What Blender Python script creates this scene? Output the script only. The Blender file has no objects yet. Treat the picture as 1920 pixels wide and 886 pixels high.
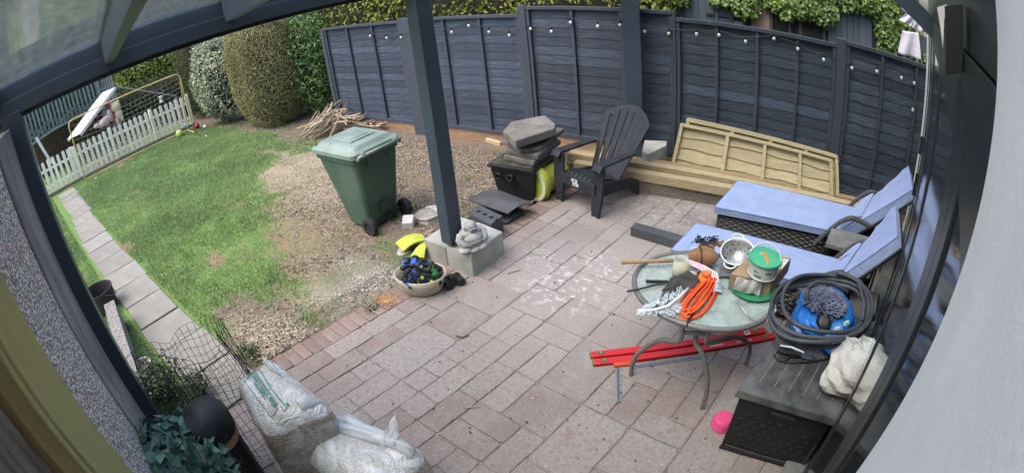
import bpy, bmesh, math, random
import numpy as np
from mathutils import Vector, Matrix
random.seed(7); RNG = np.random.default_rng(11)
SC = bpy.context.scene
COL = SC.collection
PI = math.pi
# ------------------------------------------------------------------ camera (wide security-camera lens)
CH, CYAW, CPIT, CROL = 2.270583, -0.78217, 0.498416, -0.156689
C1, C3, C5 = 1.034855, 0.03071, 0.058214
CCX, CCY = 814.966, 430.139           # optical centre in the 1920 x 886 picture
def _axes():
    cy, sy, cp, sp = math.cos(CYAW), math.sin(CYAW), math.cos(CPIT), math.sin(CPIT)
    f = Vector((sy*cp, cy*cp, -sp)); r = Vector((cy, -sy, 0)); u = r.cross(f)
    cr, sr = math.cos(CROL), math.sin(CROL)
    return f, cr*r + sr*u, -sr*r + cr*u
CF, CR, CU = _axes()
cam = bpy.data.cameras.new('camera'); camo = bpy.data.objects.new('camera', cam); COL.objects.link(camo)
SC.camera = camo
cam.type = 'PANO'
def setp(name, val):
    for o in (cam, getattr(cam, 'cycles', None)):
        if o is not None and hasattr(o, name):
            setattr(o, name, val); return
setp('panorama_type', 'FISHEYE_LENS_POLYNOMIAL')
setp('fisheye_fov', PI)
_R = np.linspace(0, 1.25, 400); _th = C1*_R + C3*_R**3 + C5*_R**5; _r = _R*10
_k = np.linalg.lstsq(np.stack([_r, _r**2, _r**3, _r**4], 1), _th, rcond=None)[0]
setp('fisheye_polynomial_k0', 0.0)
for i in range(4): setp('fisheye_polynomial_k%d' % (i+1), -float(_k[i]))
cam.sensor_width = 19.2; cam.sensor_fit = 'HORIZONTAL'
cam.shift_x = (960 - CCX)/1920; cam.shift_y = -(443 - CCY)/886
cam.clip_start = 0.01; cam.clip_end = 500
camo.matrix_world = Matrix(((CR.x, CU.x, -CF.x, 0), (CR.y, CU.y, -CF.y, 0), (CR.z, CU.z, -CF.z, CH), (0, 0, 0, 1)))
# ------------------------------------------------------------------ world and sun: bright overcast morning
W = bpy.data.worlds.new('World'); SC.world = W; W.use_nodes = True
wn = W.node_tree; bg = wn.nodes['Background']
sky = wn.nodes.new('ShaderNodeTexSky'); sky.sky_type = 'NISHITA'; sky.sun_disc = False
SUN_EL, SUN_ROT = math.radians(62), math.radians(205)
sky.sun_elevation = SUN_EL; sky.sun_rotation = SUN_ROT
sky.air_density = 1.0; sky.dust_density = 4.0; sky.ozone_density = 1.0
wn.links.new(sky.outputs[0], bg.inputs[0]); bg.inputs[1].default_value = 0.15
sun = bpy.data.lights.new('sun', 'SUN'); suno = bpy.data.objects.new('sun', sun); COL.objects.link(suno)
sun.energy = 0.6; sun.angle = math.radians(60); sun.color = (1.0, 0.95, 0.88)
_sd = Vector((math.sin(SUN_ROT)*math.cos(SUN_EL), math.cos(SUN_ROT)*math.cos(SUN_EL), math.sin(SUN_EL)))
suno.rotation_euler = _sd.to_track_quat('Z', 'Y').to_euler()
SC.view_settings.view_transform = 'Standard'; SC.view_settings.look = 'None'
SC.view_settings.exposure = 1.55; SC.view_settings.gamma = 1.0
SC.render.engine = 'CYCLES'
try:
    SC.cycles.max_bounces = 8; SC.cycles.diffuse_bounces = 6; SC.cycles.transparent_max_bounces = 24
except Exception: pass
# ------------------------------------------------------------------ surveying: where the picture's rays meet the place
def ray(px, py):
    x = (px-CCX)/1000; y = -(py-CCY)/1000; R = math.hypot(x, y) or 1e-9
    th = C1*R + C3*R**3 + C5*R**5
    return Vector((0, 0, CH)), math.cos(th)*CF + math.sin(th)*(x*CR + y*CU)/R
def P(px, py, z=0.0):
    o, d = ray(px, py); return o + d*((z-o.z)/d.z)
def PY(px, py, y):
    o, d = ray(px, py); return o + d*(y/d.y)
def PX(px, py, x):
    o, d = ray(px, py); return o + d*(x/d.x)
HA = math.atan(.1459); EH = Vector((math.sin(HA), math.cos(HA), 0)); EN = Vector((-math.cos(HA), math.sin(HA), 0)); HO = Vector((.262, 0, 0))
def ST(s, t, z=0.0): return HO + EH*s + EN*t + Vector((0, 0, z))
def PS(px, py, s):
    o, d = ray(px, py); return o + d*((s-(o-HO).dot(EH))/d.dot(EH))
def PT(px, py, t):
    o, d = ray(px, py); return o + d*((t-(o-HO).dot(EN))/d.dot(EN))
WM = .285
def WX(y, off=0.0): return .065 + WM*y + off          # the house wall's line
WE = Vector((WM, 1, 0)).normalized(); WNV = Vector((-1, WM, 0)).normalized()
# ------------------------------------------------------------------ materials
MATS = {}
def M(name, c1, c2=None, scale=8.0, rough=.6, bump=0.0, bscale=40.0, metal=0.0, spec=.4, stretch=None, detail=5.0, lo=.35, hi=.65,
      rv=0.0, spots=None, coords='Object', alpha=None, attr=None, c3=None, trans=0.0, sheen=0.0, scale2=None, coat=0.0):
    if name in MATS: return MATS[name]
    m = bpy.data.materials.new(name); m.use_nodes = True; MATS[name] = m
    nt = m.node_tree; N = nt.nodes; L = nt.links; b = N['Principled BSDF']
    b.inputs['Roughness'].default_value = rough; b.inputs['Metallic'].default_value = metal
    b.inputs['Specular IOR Level'].default_value = spec
    if sheen: b.inputs['Sheen Weight'].default_value = sheen
    if coat: b.inputs['Coat Weight'].default_value = coat; b.inputs['Coat Roughness'].default_value = .15
    if trans: b.inputs['Transmission Weight'].default_value = trans
    if alpha is not None: b.inputs['Alpha'].default_value = alpha
    tc = N.new('ShaderNodeTexCoord'); src = tc.outputs[coords]
    if coords == 'World':
        pass
    if stretch:
        mp = N.new('ShaderNodeMapping'); mp.inputs['Scale'].default_value = stretch; L.new(src, mp.inputs['Vector']); src = mp.outputs[0]
    def noise(sc, det=detail, r=.6):
        n = N.new('ShaderNodeTexNoise'); n.inputs['Scale'].default_value = sc; n.inputs['Detail'].default_value = det; n.inputs['Roughness'].default_value = r
        L.new(src, n.inputs['Vector']); return n.outputs['Fac']
    def ramp(fac, a, bb):
        r = N.new('ShaderNodeMapRange'); r.inputs['From Min'].default_value = a; r.inputs['From Max'].default_value = bb
        L.new(fac, r.inputs['Value']); return r.outputs[0]
    def mix(fac, a, bb, mode='MIX'):
        x = N.new('ShaderNodeMix'); x.data_type = 'RGBA'; x.blend_type = mode
        if isinstance(fac, (int, float)): x.inputs[0].default_value = fac
        else: L.new(fac, x.inputs[0])
        for i, v in ((6, a), (7, bb)):
            if isinstance(v, tuple): x.inputs[i].default_value = (*v[:3], 1)
            else: L.new(v, x.inputs[i])
        return x.outputs[2]
    if attr:
        at = N.new('ShaderNodeAttribute'); at.attribute_name = attr
        fac = at.outputs['Fac']
        col = mix(fac, c1, c2)
    elif c2 is not None:
        col = mix(ramp(noise(scale), lo, hi), c1, c2)
    else:
        col = c1
    if c3 is not None:
        col = mix(ramp(noise(scale2 or scale*.35, 3), .5, .7), col, c3)
    if spots:
        v = N.new('ShaderNodeTexVoronoi'); v.inputs['Scale'].default_value = spots[0]; L.new(src, v.inputs['Vector'])
        col = mix(ramp(v.outputs['Distance'], spots[1], spots[1]*.4), col, spots[2])
    if rv:
        oi = N.new('ShaderNodeObjectInfo'); r = N.new('ShaderNodeMapRange'); r.inputs['To Min'].default_value = 1-rv; r.inputs['To Max'].default_value = 1+rv
        L.new(oi.outputs['Random'], r.inputs['Value']); col = mix(1.0, col, (1, 1, 1)) if isinstance(col, tuple) else col
        h = N.new('ShaderNodeHueSaturation'); L.new(r.outputs[0], h.inputs['Value']); L.new(col, h.inputs['Color']); col = h.outputs[0]
    if isinstance(col, tuple): b.inputs['Base Color'].default_value = (*col[:3], 1)
    else: L.new(col, b.inputs['Base Color'])
    if bump:
        bp = N.new('ShaderNodeBump'); bp.inputs['Strength'].default_value = 1.0; bp.inputs['Distance'].default_value = bump
        L.new(noise(bscale, 4), bp.inputs['Height']); L.new(bp.outputs[0], b.inputs['Normal'])
    m['b'] = 1
    return m
# ------------------------------------------------------------------ mesh helpers
class MB:
    def __init__(self, X=None): self.v = []; self.f = []; self.mi = []; self.X = X; self.cur = 0
    def pts(self, ps):
        i = len(self.v)
        for p in ps:
            p = Vector(p); self.v.append(self.X @ p if self.X is not None else p)
        return i
    def face(self, idx): self.f.append(tuple(idx)); self.mi.append(self.cur)
    def para(self, o, ex, ey, ez):
        o, ex, ey, ez = map(Vector, (o, ex, ey, ez))
        i = self.pts([o, o+ex, o+ex+ey, o+ey, o+ez, o+ex+ez, o+ex+ey+ez, o+ey+ez])
        for q in ((0,3,2,1), (4,5,6,7), (0,1,5,4), (1,2,6,5), (2,3,7,6), (3,0,4,7)): self.face([i+k for k in q])
        return self
    def box(self, c, s, R=None):
        c = Vector(c); R = R or Matrix.Identity(3)
        ex, ey, ez = (R @ Vector((s[0],0,0)), R @ Vector((0,s[1],0)), R @ Vector((0,0,s[2])))
        return self.para(c-(ex+ey+ez)/2, ex, ey, ez)
    def bar(self, a, b, w, h, up=(0,0,1)):
        a, b = Vector(a), Vector(b); d = (b-a); u = Vector(up); sd = d.cross(u)
        if sd.length < 1e-6: sd = d.cross(Vector((1,0,0)))
        sd.normalize(); u = sd.cross(d).normalized()
        return self.para(a - sd*w/2 - u*h/2, d, sd*w, u*h)
    def hexa(self, bot, top):
        i = self.pts(list(bot)+list(top)); n = len(bot)
        self.face([i+k for k in range(n)][::-1]); self.face([i+n+k for k in range(n)])
        for k in range(n): self.face([i+k, i+(k+1)%n, i+n+(k+1)%n, i+n+k])
        return self
    def tube(self, pts, r, seg=8, closed=False, cap=True):
        pts = [Vector(p) for p in pts]; n = len(pts)
        rs = r if isinstance(r, (list, tuple)) else [r]*n
        rings = []; up = None
        for k in range(n):
            if closed: t = pts[(k+1)%n]-pts[k-1]
            else: t = pts[min(k+1, n-1)]-pts[max(k-1, 0)]
            if t.length < 1e-9: t = Vector((0,0,1))
            t.normalize()
            if up is None:
                up = Vector((0,0,1)) if abs(t.z) < .9 else Vector((1,0,0))
            sd = t.cross(up)
            if sd.length < 1e-4: sd = t.cross(Vector((.3,.5,.8)))
            sd.normalize(); up = sd.cross(t).normalized()
            rings.append(self.pts([pts[k]+(sd*math.cos(a)+up*math.sin(a))*rs[k] for a in (2*PI*j/seg for j in range(seg))]))
        for k in range(n if closed else n-1):
            a, b = rings[k], rings[(k+1)%n]
            for j in range(seg): self.face([a+j, a+(j+1)%seg, b+(j+1)%seg, b+j])
        if cap and not closed:
            self.face([rings[0]+j for j in range(seg)][::-1]); self.face([rings[-1]+j for j in range(seg)])
        return self
    def lathe(self, prof, c=(0,0,0), seg=24, R=None, capb=True, capt=True, sx=1.0, sy=1.0):
        c = Vector(c); R = R or Matrix.Identity(3); rings = []
        for r, z in prof:
            rings.append(self.pts([c + R @ Vector((r*sx*math.cos(2*PI*j/seg), r*sy*math.sin(2*PI*j/seg), z)) for j in range(seg)]))
        for a, b in zip(rings, rings[1:]):
            for j in range(seg): self.face([a+j, a+(j+1)%seg, b+(j+1)%seg, b+j])
        if capb: self.face([rings[0]+j for j in range(seg)][::-1])
        if capt: self.face([rings[-1]+j for j in range(seg)])
        return self
    def blob(self, c, s, seg=12, rng=8, R=None, jit=0.0, fn=None):
        c = Vector(c); R = R or Matrix.Identity(3); rows = []
        for i in range(1, rng):
            th = PI*i/rng; row = []
            for j in range(seg):
                ph = 2*PI*j/seg; q = Vector((math.sin(th)*math.cos(ph), math.sin(th)*math.sin(ph), math.cos(th)))
                k = 1 + (random.uniform(-jit, jit) if jit else 0)
                if fn: k *= fn(q)
                row.append(c + R @ Vector((q.x*s[0]*k, q.y*s[1]*k, q.z*s[2]*k)))
            rows.append(self.pts(row))
        t = self.pts([c + R @ Vector((0,0,s[2])), c - R @ Vector((0,0,s[2]))])
        for a, b in zip(rows, rows[1:]):
            for j in range(seg): self.face([a+j, b+j, b+(j+1)%seg, a+(j+1)%seg])
        for j in range(seg):
            self.face([t, rows[0]+j, rows[0]+(j+1)%seg]); self.face([t+1, rows[-1]+(j+1)%seg, rows[-1]+j])
        return self
    def surf(self, fn, nu, nv, closeu=False, thick=0.0):
        """sheet fn(u,v) with thickness along its own normal"""
        g = [[Vector(fn(i/nu, j/nv)) for j in range(nv+1)] for i in range(nu+1)]
        a = self.pts([p for r in g for p in r]); w = nv+1
        for i in range(nu):
            for j in range(nv): self.face([a+i*w+j, a+(i+1)*w+j, a+(i+1)*w+j+1, a+i*w+j+1])
        if thick:
            ns = []
            for i in range(nu+1):
                for j in range(nv+1):
                    du = g[min(i+1,nu)][j]-g[max(i-1,0)][j]; dv = g[i][min(j+1,nv)]-g[i][max(j-1,0)]
                    n = du.cross(dv); ns.append(n.normalized() if n.length > 1e-12 else Vector((0,0,1)))
            b = self.pts([p-n*thick for p, n in zip([p for r in g for p in r], ns)])
            for i in range(nu):
                for j in range(nv): self.face([b+i*w+j, b+i*w+j+1, b+(i+1)*w+j+1, b+(i+1)*w+j])
            for i in range(nu):
                for j, s in ((0, 1), (nv, 0)):
                    q = [a+i*w+j, a+(i+1)*w+j, b+(i+1)*w+j, b+i*w+j]; self.face(q if not s else q[::-1])
            for j in range(nv):
                for i, s in ((0, 0), (nu, 1)):
                    q = [a+i*w+j, a+i*w+j+1, b+i*w+j+1, b+i*w+j]; self.face(q if not s else q[::-1])
        return self
    def build(self, name, mats, parent=None, smooth=False, bevel=0.0, kind=None, subsurf=0, loc=None, recalc=True):
        me = bpy.data.meshes.new(name)
        vs = self.v
        if parent is not None:
            o0 = wloc(parent); orig = Vector((0,0,0)); off = o0
            if loc is None and vs:                      # each part keeps an origin of its own
                mn = [min(v[i] for v in vs) for i in range(3)]; mx = [max(v[i] for v in vs) for i in range(3)]
                ctr = Vector([(a+b)/2 for a, b in zip(mn, mx)])
            else: ctr = Vector(loc)
        else:
            off = Vector((0,0,0))
            if loc is None:
                mn = [min(v[i] for v in vs) for i in range(3)]; mx = [max(v[i] for v in vs) for i in range(3)]
                ctr = Vector(((mn[0]+mx[0])/2, (mn[1]+mx[1])/2, mn[2]))
            else: ctr = Vector(loc)
        me.from_pydata([tuple(v-ctr) for v in vs], [], self.f)
        if not isinstance(mats, (list, tuple)): mats = [mats]
        for m in mats: me.materials.append(m)
        if len(mats) > 1: me.polygons.foreach_set('material_index', self.mi)
        if recalc:
            bm = bmesh.new(); bm.from_mesh(me); bmesh.ops.recalc_face_normals(bm, faces=bm.faces); bm.to_mesh(me); bm.free()
        if smooth: me.polygons.foreach_set('use_smooth', [True]*len(me.polygons))
        me.update()
        o = bpy.data.objects.new(name, me); COL.objects.link(o)
        o.location = ctr-off
        if parent is not None: o.parent = parent
        WL[o.name] = ctr
        if bevel:
            bv = o.modifiers.new('bevel', 'BEVEL'); bv.width = bevel; bv.segments = 2; bv.limit_method = 'ANGLE'; bv.angle_limit = math.radians(40)
            try: bv.harden_normals = False
            except Exception: pass
        if subsurf:
            s = o.modifiers.new('smooth', 'SUBSURF'); s.levels = subsurf; s.render_levels = subsurf
        if kind: o['kind'] = kind
        return o
WL = {}
def wloc(o): return WL[o.name]
def tag(o, label, cat, group=None, kind=None):
    o['label'] = label; o['category'] = cat
    if group: o['group'] = group
    if kind: o['kind'] = kind
    return o
def thing(name, label, cat, loc, group=None):
    o = bpy.data.objects.new(name, None); COL.objects.link(o); o.location = loc; o.empty_display_size = .1
    WL[o.name] = Vector(loc); return tag(o, label, cat, group)
def Rz(a): return Matrix.Rotation(a, 3, 'Z')
def frame(o, ex, ey, ez=(0,0,1)):
    ex, ey, ez = Vector(ex), Vector(ey), Vector(ez)
    return Matrix(((ex.x, ey.x, ez.x, o[0]), (ex.y, ey.y, ez.y, o[1]), (ex.z, ey.z, ez.z, o[2]), (0,0,0,1)))
def ez2(v): return Vector((v[0], v[1], 0))
def npmesh(name, V, F, mat, parent=None, kind=None, rnd=None, loc=(0,0,0), smooth=False):
    """fast mesh from arrays; F is n x 3 or n x 4"""
    me = bpy.data.meshes.new(name); V = np.asarray(V, np.float32) - np.asarray(loc, np.float32); F = np.asarray(F, np.int32); n, k = F.shape
    me.vertices.add(len(V)); me.vertices.foreach_set('co', V.ravel())
    me.loops.add(n*k); me.loops.foreach_set('vertex_index', F.ravel())
    me.polygons.add(n); me.polygons.foreach_set('loop_start', np.arange(n, dtype=np.int32)*k)
    try: me.polygons.foreach_set('loop_total', np.full(n, k, np.int32))
    except Exception: pass
    if rnd is not None:
        a = me.attributes.new('rnd', 'FLOAT', 'FACE'); a.data.foreach_set('value', np.asarray(rnd, np.float32))
    if smooth: me.polygons.foreach_set('use_smooth', np.ones(n, bool))
    me.materials.append(mat); me.update(calc_edges=True); me.validate()
    o = bpy.data.objects.new(name, me); COL.objects.link(o)
    L = Vector(loc); o.location = L - (wloc(parent) if parent is not None else Vector((0,0,0)))
    if parent is not None: o.parent = parent
    WL[o.name] = L
    if kind: o['kind'] = kind
    return o
def copy_tree(o, parent=None):
    c = o.copy(); COL.objects.link(c)
    if parent is not None: c.parent = parent
    for ch in list(o.children): copy_tree(ch, c)
    return c
def hsh(x, y, s=0):
    v = np.sin(x*12.9898 + y*78.233 + s*37.7)*43758.5453; return v-np.floor(v)
def vnoise(x, y, s=0):
    x = np.asarray(x, float); y = np.asarray(y, float); xi = np.floor(x); yi = np.floor(y); fx = x-xi; fy = y-yi
    fx = fx*fx*(3-2*fx); fy = fy*fy*(3-2*fy)
    return (hsh(xi,yi,s)*(1-fx)+hsh(xi+1,yi,s)*fx)*(1-fy)+(hsh(xi,yi+1,s)*(1-fx)+hsh(xi+1,yi+1,s)*fx)*fy
def fbm(x, y, s=0): return .55*vnoise(x,y,s)+.28*vnoise(x*2.1,y*2.1,s+1)+.17*vnoise(x*4.3,y*4.3,s+2)
def sstep(a, b, x): t = np.clip((x-a)/(b-a), 0, 1); return t*t*(3-2*t)
# ------------------------------------------------------------------ common materials
anth = M('anthracite_powder_coat', (.042,.060,.082), (.052,.072,.096), 3, rough=.42, bump=.0004, bscale=300, spots=(11,.028,(.22,.25,.27)))
anth_dk = M('anthracite_frame', (.024,.027,.031), (.034,.038,.043), 4, rough=.35)
fencep = M('painted_fence_board', (.030,.043,.066), (.050,.069,.098), 6, rough=.75, stretch=(1.2,14,14), bump=.004, bscale=9, rv=.30, spots=(9,.09,(.022,.026,.033)), c3=(.075,.088,.108), scale2=3.0)
fencef = M('painted_fence_frame', (.036,.045,.062), (.054,.065,.085), 8, rough=.72, stretch=(6,6,2), bump=.002, bscale=14, rv=.08)
newwood = M('new_pale_timber', (.33,.26,.15), (.44,.36,.22), 5, rough=.75, stretch=(2,14,14), bump=.002, bscale=12, rv=.12, spots=(5,.06,(.2,.12,.05)))
oldwood = M('weathered_timber', (.12,.10,.085), (.22,.19,.16), 6, rough=.85, stretch=(1.5,14,14), bump=.004, bscale=12, rv=.1)
brownboard = M('brown_gravel_board', (.20,.12,.07), (.30,.20,.12), 5, rough=.85, stretch=(1.5,10,10), bump=.003, bscale=12, rv=.1)
concrete = M('rough_concrete', (.30,.30,.27), (.42,.42,.38), 7, rough=.9, bump=.004, bscale=60, c3=(.22,.22,.18), spots=(60,.05,(.18,.18,.17)))
blackpl = M('black_plastic', (.012,.013,.014), (.02,.021,.022), 10, rough=.42)
greypl = M('dark_grey_plastic', (.024,.027,.033), (.036,.040,.047), 6, rough=.6, spec=.25, bump=.0006, bscale=200)
whitepl = M('white_plastic', (.62,.62,.62), (.72,.72,.72), 6, rough=.4)
# ================================================================== THE GROUND
FY = 5.41
def gz(x, y):
    return -0.17*sstep(3.3, 5.1, y)*sstep(-2.55, -3.3, x)
def PG(px, py, dz=0.0):
    z = 0.0
    for _ in range(6):
        q = P(px, py, z+dz); z = float(gz(q.x, q.y))
    return Vector((q.x, q.y, z))
# bare patches: (px, py, radius along x, radius along y, bareness, kind)   kinds: 0 soil, 1 chips / straw, 2 brown thatch, 3 grey gravel
PATCH = [(770,290,1.3,1.1,1.5,0),(880,300,1.0,1.0,1.5,0),(880,360,.6,.6,1.5,0),(800,360,.7,.6,1.4,0),(780,440,.35,.35,1.2,0),(720,250,1.0,.5,1.0,0),(560,262,.9,.45,.8,0),(500,285,.5,.3,.5,0),(850,350,.6,.5,1.0,0),
         (585,300,.85,.36,1.0,1),(545,330,.75,.34,.95,1),(640,330,.5,.4,.9,1),(600,370,.5,.35,.8,1),
         (560,395,.7,.45,.80,2),(620,420,.55,.45,.85,0),(600,500,.45,.28,.7,0),(570,450,.4,.3,.6,2),(690,450,.42,.34,.9,0),(740,420,.45,.4,1.0,0),(500,400,.6,.4,.55,2),
         (400,487,.30,.15,.75,2),(455,478,.22,.12,.5,2),(520,443,.22,.10,.75,2),(440,380,.3,.14,.45,2),(610,440,.3,.2,.3,2),
         (455,565,.36,.14,.7,0),(520,545,.34,.16,.55,0),(590,560,.3,.2,.45,1),(480,600,.34,.2,.9,0),(540,590,.36,.18,.75,0),(430,585,.25,.15,.6,0),
         (490,635,.30,.18,1.1,1),(545,625,.30,.14,1.0,1),(600,590,.24,.14,.75,0),(640,555,.24,.14,.6,3),(690,535,.26,.16,.95,3),(720,515,.2,.14,.9,3),
         (660,500,.35,.2,.45,3),(710,480,.3,.2,.6,0),(500,660,.25,.1,.8,1),(470,660,.15,.15,.8,0),(560,500,.3,.15,.7,2),(640,470,.35,.25,.7,0)]
_pp = [(*PG(a,b)[:2], c, d, e, k) for a,b,c,d,e,k in PATCH]
def bare(x, y):
    x = np.asarray(x, float); y = np.asarray(y, float)
    w = np.zeros((4,)+x.shape); n = fbm(x*3.1, y*3.1, 5)-.5
    for cx, cy, rx, ry, e, k in _pp:
        d = ((x-cx)/rx)**2+((y-cy)/ry)**2
        w[k] = np.maximum(w[k], e*np.exp(-d*.9))
    # soil under the hedges and along the fence and patio edge
    w[0] = np.maximum(w[0], sstep(4.2, 4.7, y+.3*n)*sstep(-2.2,-2.6,x)*1.05)
    w[0] = np.maximum(w[0], sstep(-2.98, -2.80, x-.146*(y-1.2)+.1*n)*.9)
    w[2] = np.maximum(w[2], .62*sstep(.60, .78, fbm(x*1.3+4, y*1.3, 21)))
    tot = w.sum(0)
    b = sstep(.22, .95, np.clip(tot, 0, 1.4)+n*.8+(fbm(x*11, y*11, 8)-.5)*.7)
    return b, w
def onlawn(x, y): return (x > -11.35) & (x < -2.70+.146*(y-1.1)) & (y > -.1) & (y < 5.6)
xs = np.unique(np.round(np.concatenate([np.linspace(-60,-12,25), np.arange(-12,-6,.07), np.arange(-6,-2.4,.045), np.linspace(-2.4,2,30), np.linspace(2,40,20)]), 4))
ys = np.unique(np.round(np.concatenate([np.linspace(-40,-1,20), np.arange(-1,5.8,.05), np.linspace(5.8,9,16), np.linspace(9,60,20)]), 4))
GXX, GYY = np.meshgrid(xs, ys, indexing='ij')
GZZ = gz(GXX, GYY)
lawnm = onlawn(GXX, GYY)
GZZ = GZZ + np.where(lawnm, .03*(fbm(GXX*2.2, GYY*2.2, 1)-.5)+.02*(fbm(GXX*9, GYY*9, 3)-.5), 0)
pat = (GXX > -3.0+.146*(GYY-1.1)) & (GYY > -6) & (GXX < 4) & (GYY < 5.35)
GZZ = np.where(pat, -.06, GZZ)
B_, W_ = bare(GXX, GYY)
nx, ny = GXX.shape
V = np.stack([GXX, GYY, GZZ], -1).reshape(-1, 3)
I = np.arange(nx*ny).reshape(nx, ny)
F = np.stack([I[:-1,:-1], I[1:,:-1], I[1:,1:], I[:-1,1:]], -1).reshape(-1, 4)
gm = bpy.data.materials.new('garden_ground'); gm.use_nodes = True
def ground_mat(m):
    nt = m.node_tree; N = nt.nodes; L = nt.links; b = N['Principled BSDF']; b.inputs['Roughness'].default_value = .95; b.inputs['Specular IOR Level'].default_value = .1
    tc = N.new('ShaderNodeTexCoord')
    def noise(s, d=5):
        n = N.new('ShaderNodeTexNoise'); n.inputs['Scale'].default_value = s; n.inputs['Detail'].default_value = d; n.inputs['Roughness'].default_value = .65; L.new(tc.outputs['Object'], n.inputs['Vector']); return n.outputs['Fac']
    def rng(f, a, c):
        r = N.new('ShaderNodeMapRange'); r.inputs['From Min'].default_value = a; r.inputs['From Max'].default_value = c; L.new(f, r.inputs['Value']); return r.outputs[0]
    def mix(f, a, c):
        x = N.new('ShaderNodeMix'); x.data_type = 'RGBA'; L.new(f, x.inputs[0])
        for i, v in ((6,a),(7,c)):
            if isinstance(v, tuple): x.inputs[i].default_value = (*v,1)
            else: L.new(v, x.inputs[i])
        return x.outputs[2]
    def att(n): a = N.new('ShaderNodeAttribute'); a.attribute_name = n; return a.outputs['Fac']
    fine = rng(noise(45), .38, .62); mid = rng(noise(9), .35, .65)
    grass = mix(fine, (.09,.17,.045), (.17,.27,.09)); grass = mix(mid, grass, (.13,.215,.07))
    soil = mix(fine, (.095,.074,.058), (.215,.172,.138)); soil = mix(mid, soil, (.165,.132,.106))
    chips = mix(fine, (.22,.18,.13), (.38,.33,.25))
    thatch = mix(fine, (.15,.12,.07), (.26,.205,.125))
    grav = mix(rng(noise(80,2), .4, .6), (.16,.14,.12), (.36,.33,.29))
    c = mix(att('w0'), grass, soil); c = mix(att('w2'), c, thatch); c = mix(att('w1'), c, chips); c = mix(att('w3'), c, grav)
    L.new(c, b.inputs['Base Color'])
    bp = N.new('ShaderNodeBump'); bp.inputs['Distance'].default_value = .012; L.new(noise(55, 6), bp.inputs['Height']); L.new(bp.outputs[0], b.inputs['Normal'])
ground_mat(gm)
ground = npmesh('ground', V, F, gm, kind='structure', smooth=True)
wt = W_/np.maximum(W_.sum(0), 1e-6)
for k in range(4):
    a = ground.data.attributes.new('w%d' % k, 'FLOAT', 'POINT'); a.data.foreach_set('value', np.clip(B_*wt[k]*1.35, 0, 1).astype(np.float32).ravel())
# ---- grass blades
def grass(n):
    x = RNG.uniform(-11.3, -2.7, n*3); y = RNG.uniform(-.1, 5.2, n*3)
    d = np.hypot(x, y); k = onlawn(x, y) & ~((y > .33) & (y < .83)) & (y > .02+.0*x)
    b, _ = bare(x, y)
    k &= RNG.random(n*3) < np.clip(1.0-.92*b, 0, 1)*np.clip(1.25-d*.035, .3, 1)
    x, y = x[k][:n], y[k][:n]; m = len(x); d = np.hypot(x, y)
    z = gz(x, y); h = RNG.uniform(.014, .034, m)*(.8+.5*vnoise(x*2, y*2, 9)); w = .004+.0011*d
    a = RNG.uniform(0, 2*PI, m); lx = RNG.normal(0, .016, m); ly = RNG.normal(0, .016, m)
    dx, dy = np.cos(a)*w/2, np.sin(a)*w/2
    V = np.empty((m, 3, 3)); V[:,0] = np.stack([x-dx, y-dy, z-.012], -1); V[:,1] = np.stack([x+dx, y+dy, z-.012], -1); V[:,2] = np.stack([x+lx, y+ly, z+h], -1)
    r = np.clip(.55*RNG.random(m)+.75*(fbm(x*1.4, y*1.4, 4)-.2), 0, 1)
    return npmesh('grass', V.reshape(-1,3), np.arange(m*3).reshape(-1,3), M('grass_blade', (.125,.215,.075), (.335,.425,.18), attr='rnd', rough=.6, spec=.25), kind='stuff', rnd=r)
tag(grass(230000), 'green lawn grass thinning out towards the patio', 'grass')
# ---- loose scatter: wood chips, straw, stones on the bare ground
def scatter(name, n, kinds, size, flat, mat, label, cat, thr=.35, extra=None):
    x = RNG.uniform(-9.5, -2.3, n*12); y = RNG.uniform(.6, 5.2, n*12)
    b, w = bare(x, y); sel = sum(w[k] for k in kinds)
    k = (x < -2.78+.146*(y-1.1)) & ~((y > .33) & (y < .86)) & (RNG.random(len(x)) < np.clip((sel*b)-thr, 0, 1)*np.clip(1.5-np.hypot(x,y)*.12, .25, 1))
    x, y = x[k][:n], y[k][:n]; m = len(x); z = gz(x, y)+.006
    a = RNG.uniform(0, 2*PI, m); s = size*RNG.uniform(.5, 1.5, m); ti = RNG.normal(0, .35, (m, 2))
    ux, uy = np.cos(a), np.sin(a)
    base = np.array([(-1,-.45,0),(1,-.35,0),(.8,.5,0),(-.7,.4,0),(0,0,flat)])
    V = np.empty((m, 5, 3))
    for i, (p, q, r) in enumerate(base):
        V[:,i,0] = x+s*(p*ux-q*uy); V[:,i,1] = y+s*(p*uy+q*ux); V[:,i,2] = z+s*(r+.3*p*ti[:,0]+.3*q*ti[:,1])
    o = np.arange(m)[:,None]*5
    F = np.concatenate([o+np.array(t)[None] for t in ((0,1,4),(1,2,4),(2,3,4),(3,0,4))])
    return tag(npmesh(name, V.reshape(-1,3), F, mat, kind='stuff', rnd=np.tile(RNG.random(m), 4)), label, cat)
scatter('wood_chips', 18000, (1,), .0115, .3, M('wood_chip', (.17,.135,.095), (.42,.36,.27), attr='rnd', rough=.9), 'pale wood chips and straw strewn over the worn lawn', 'wood chips', .25)
scatter('soil_clods', 15000, (0,2), .012, .7, M('soil_clod', (.06,.046,.035), (.32,.265,.215), attr='rnd', rough=.95), 'brown soil crumbs and twigs on the bare bed', 'soil', .3)
scatter('gravel', 9000, (3,), .0085, .7, M('gravel_stone', (.16,.15,.14), (.55,.52,.48), attr='rnd', rough=.9), 'small grey stones scattered along the patio edge', 'gravel', .3)
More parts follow.
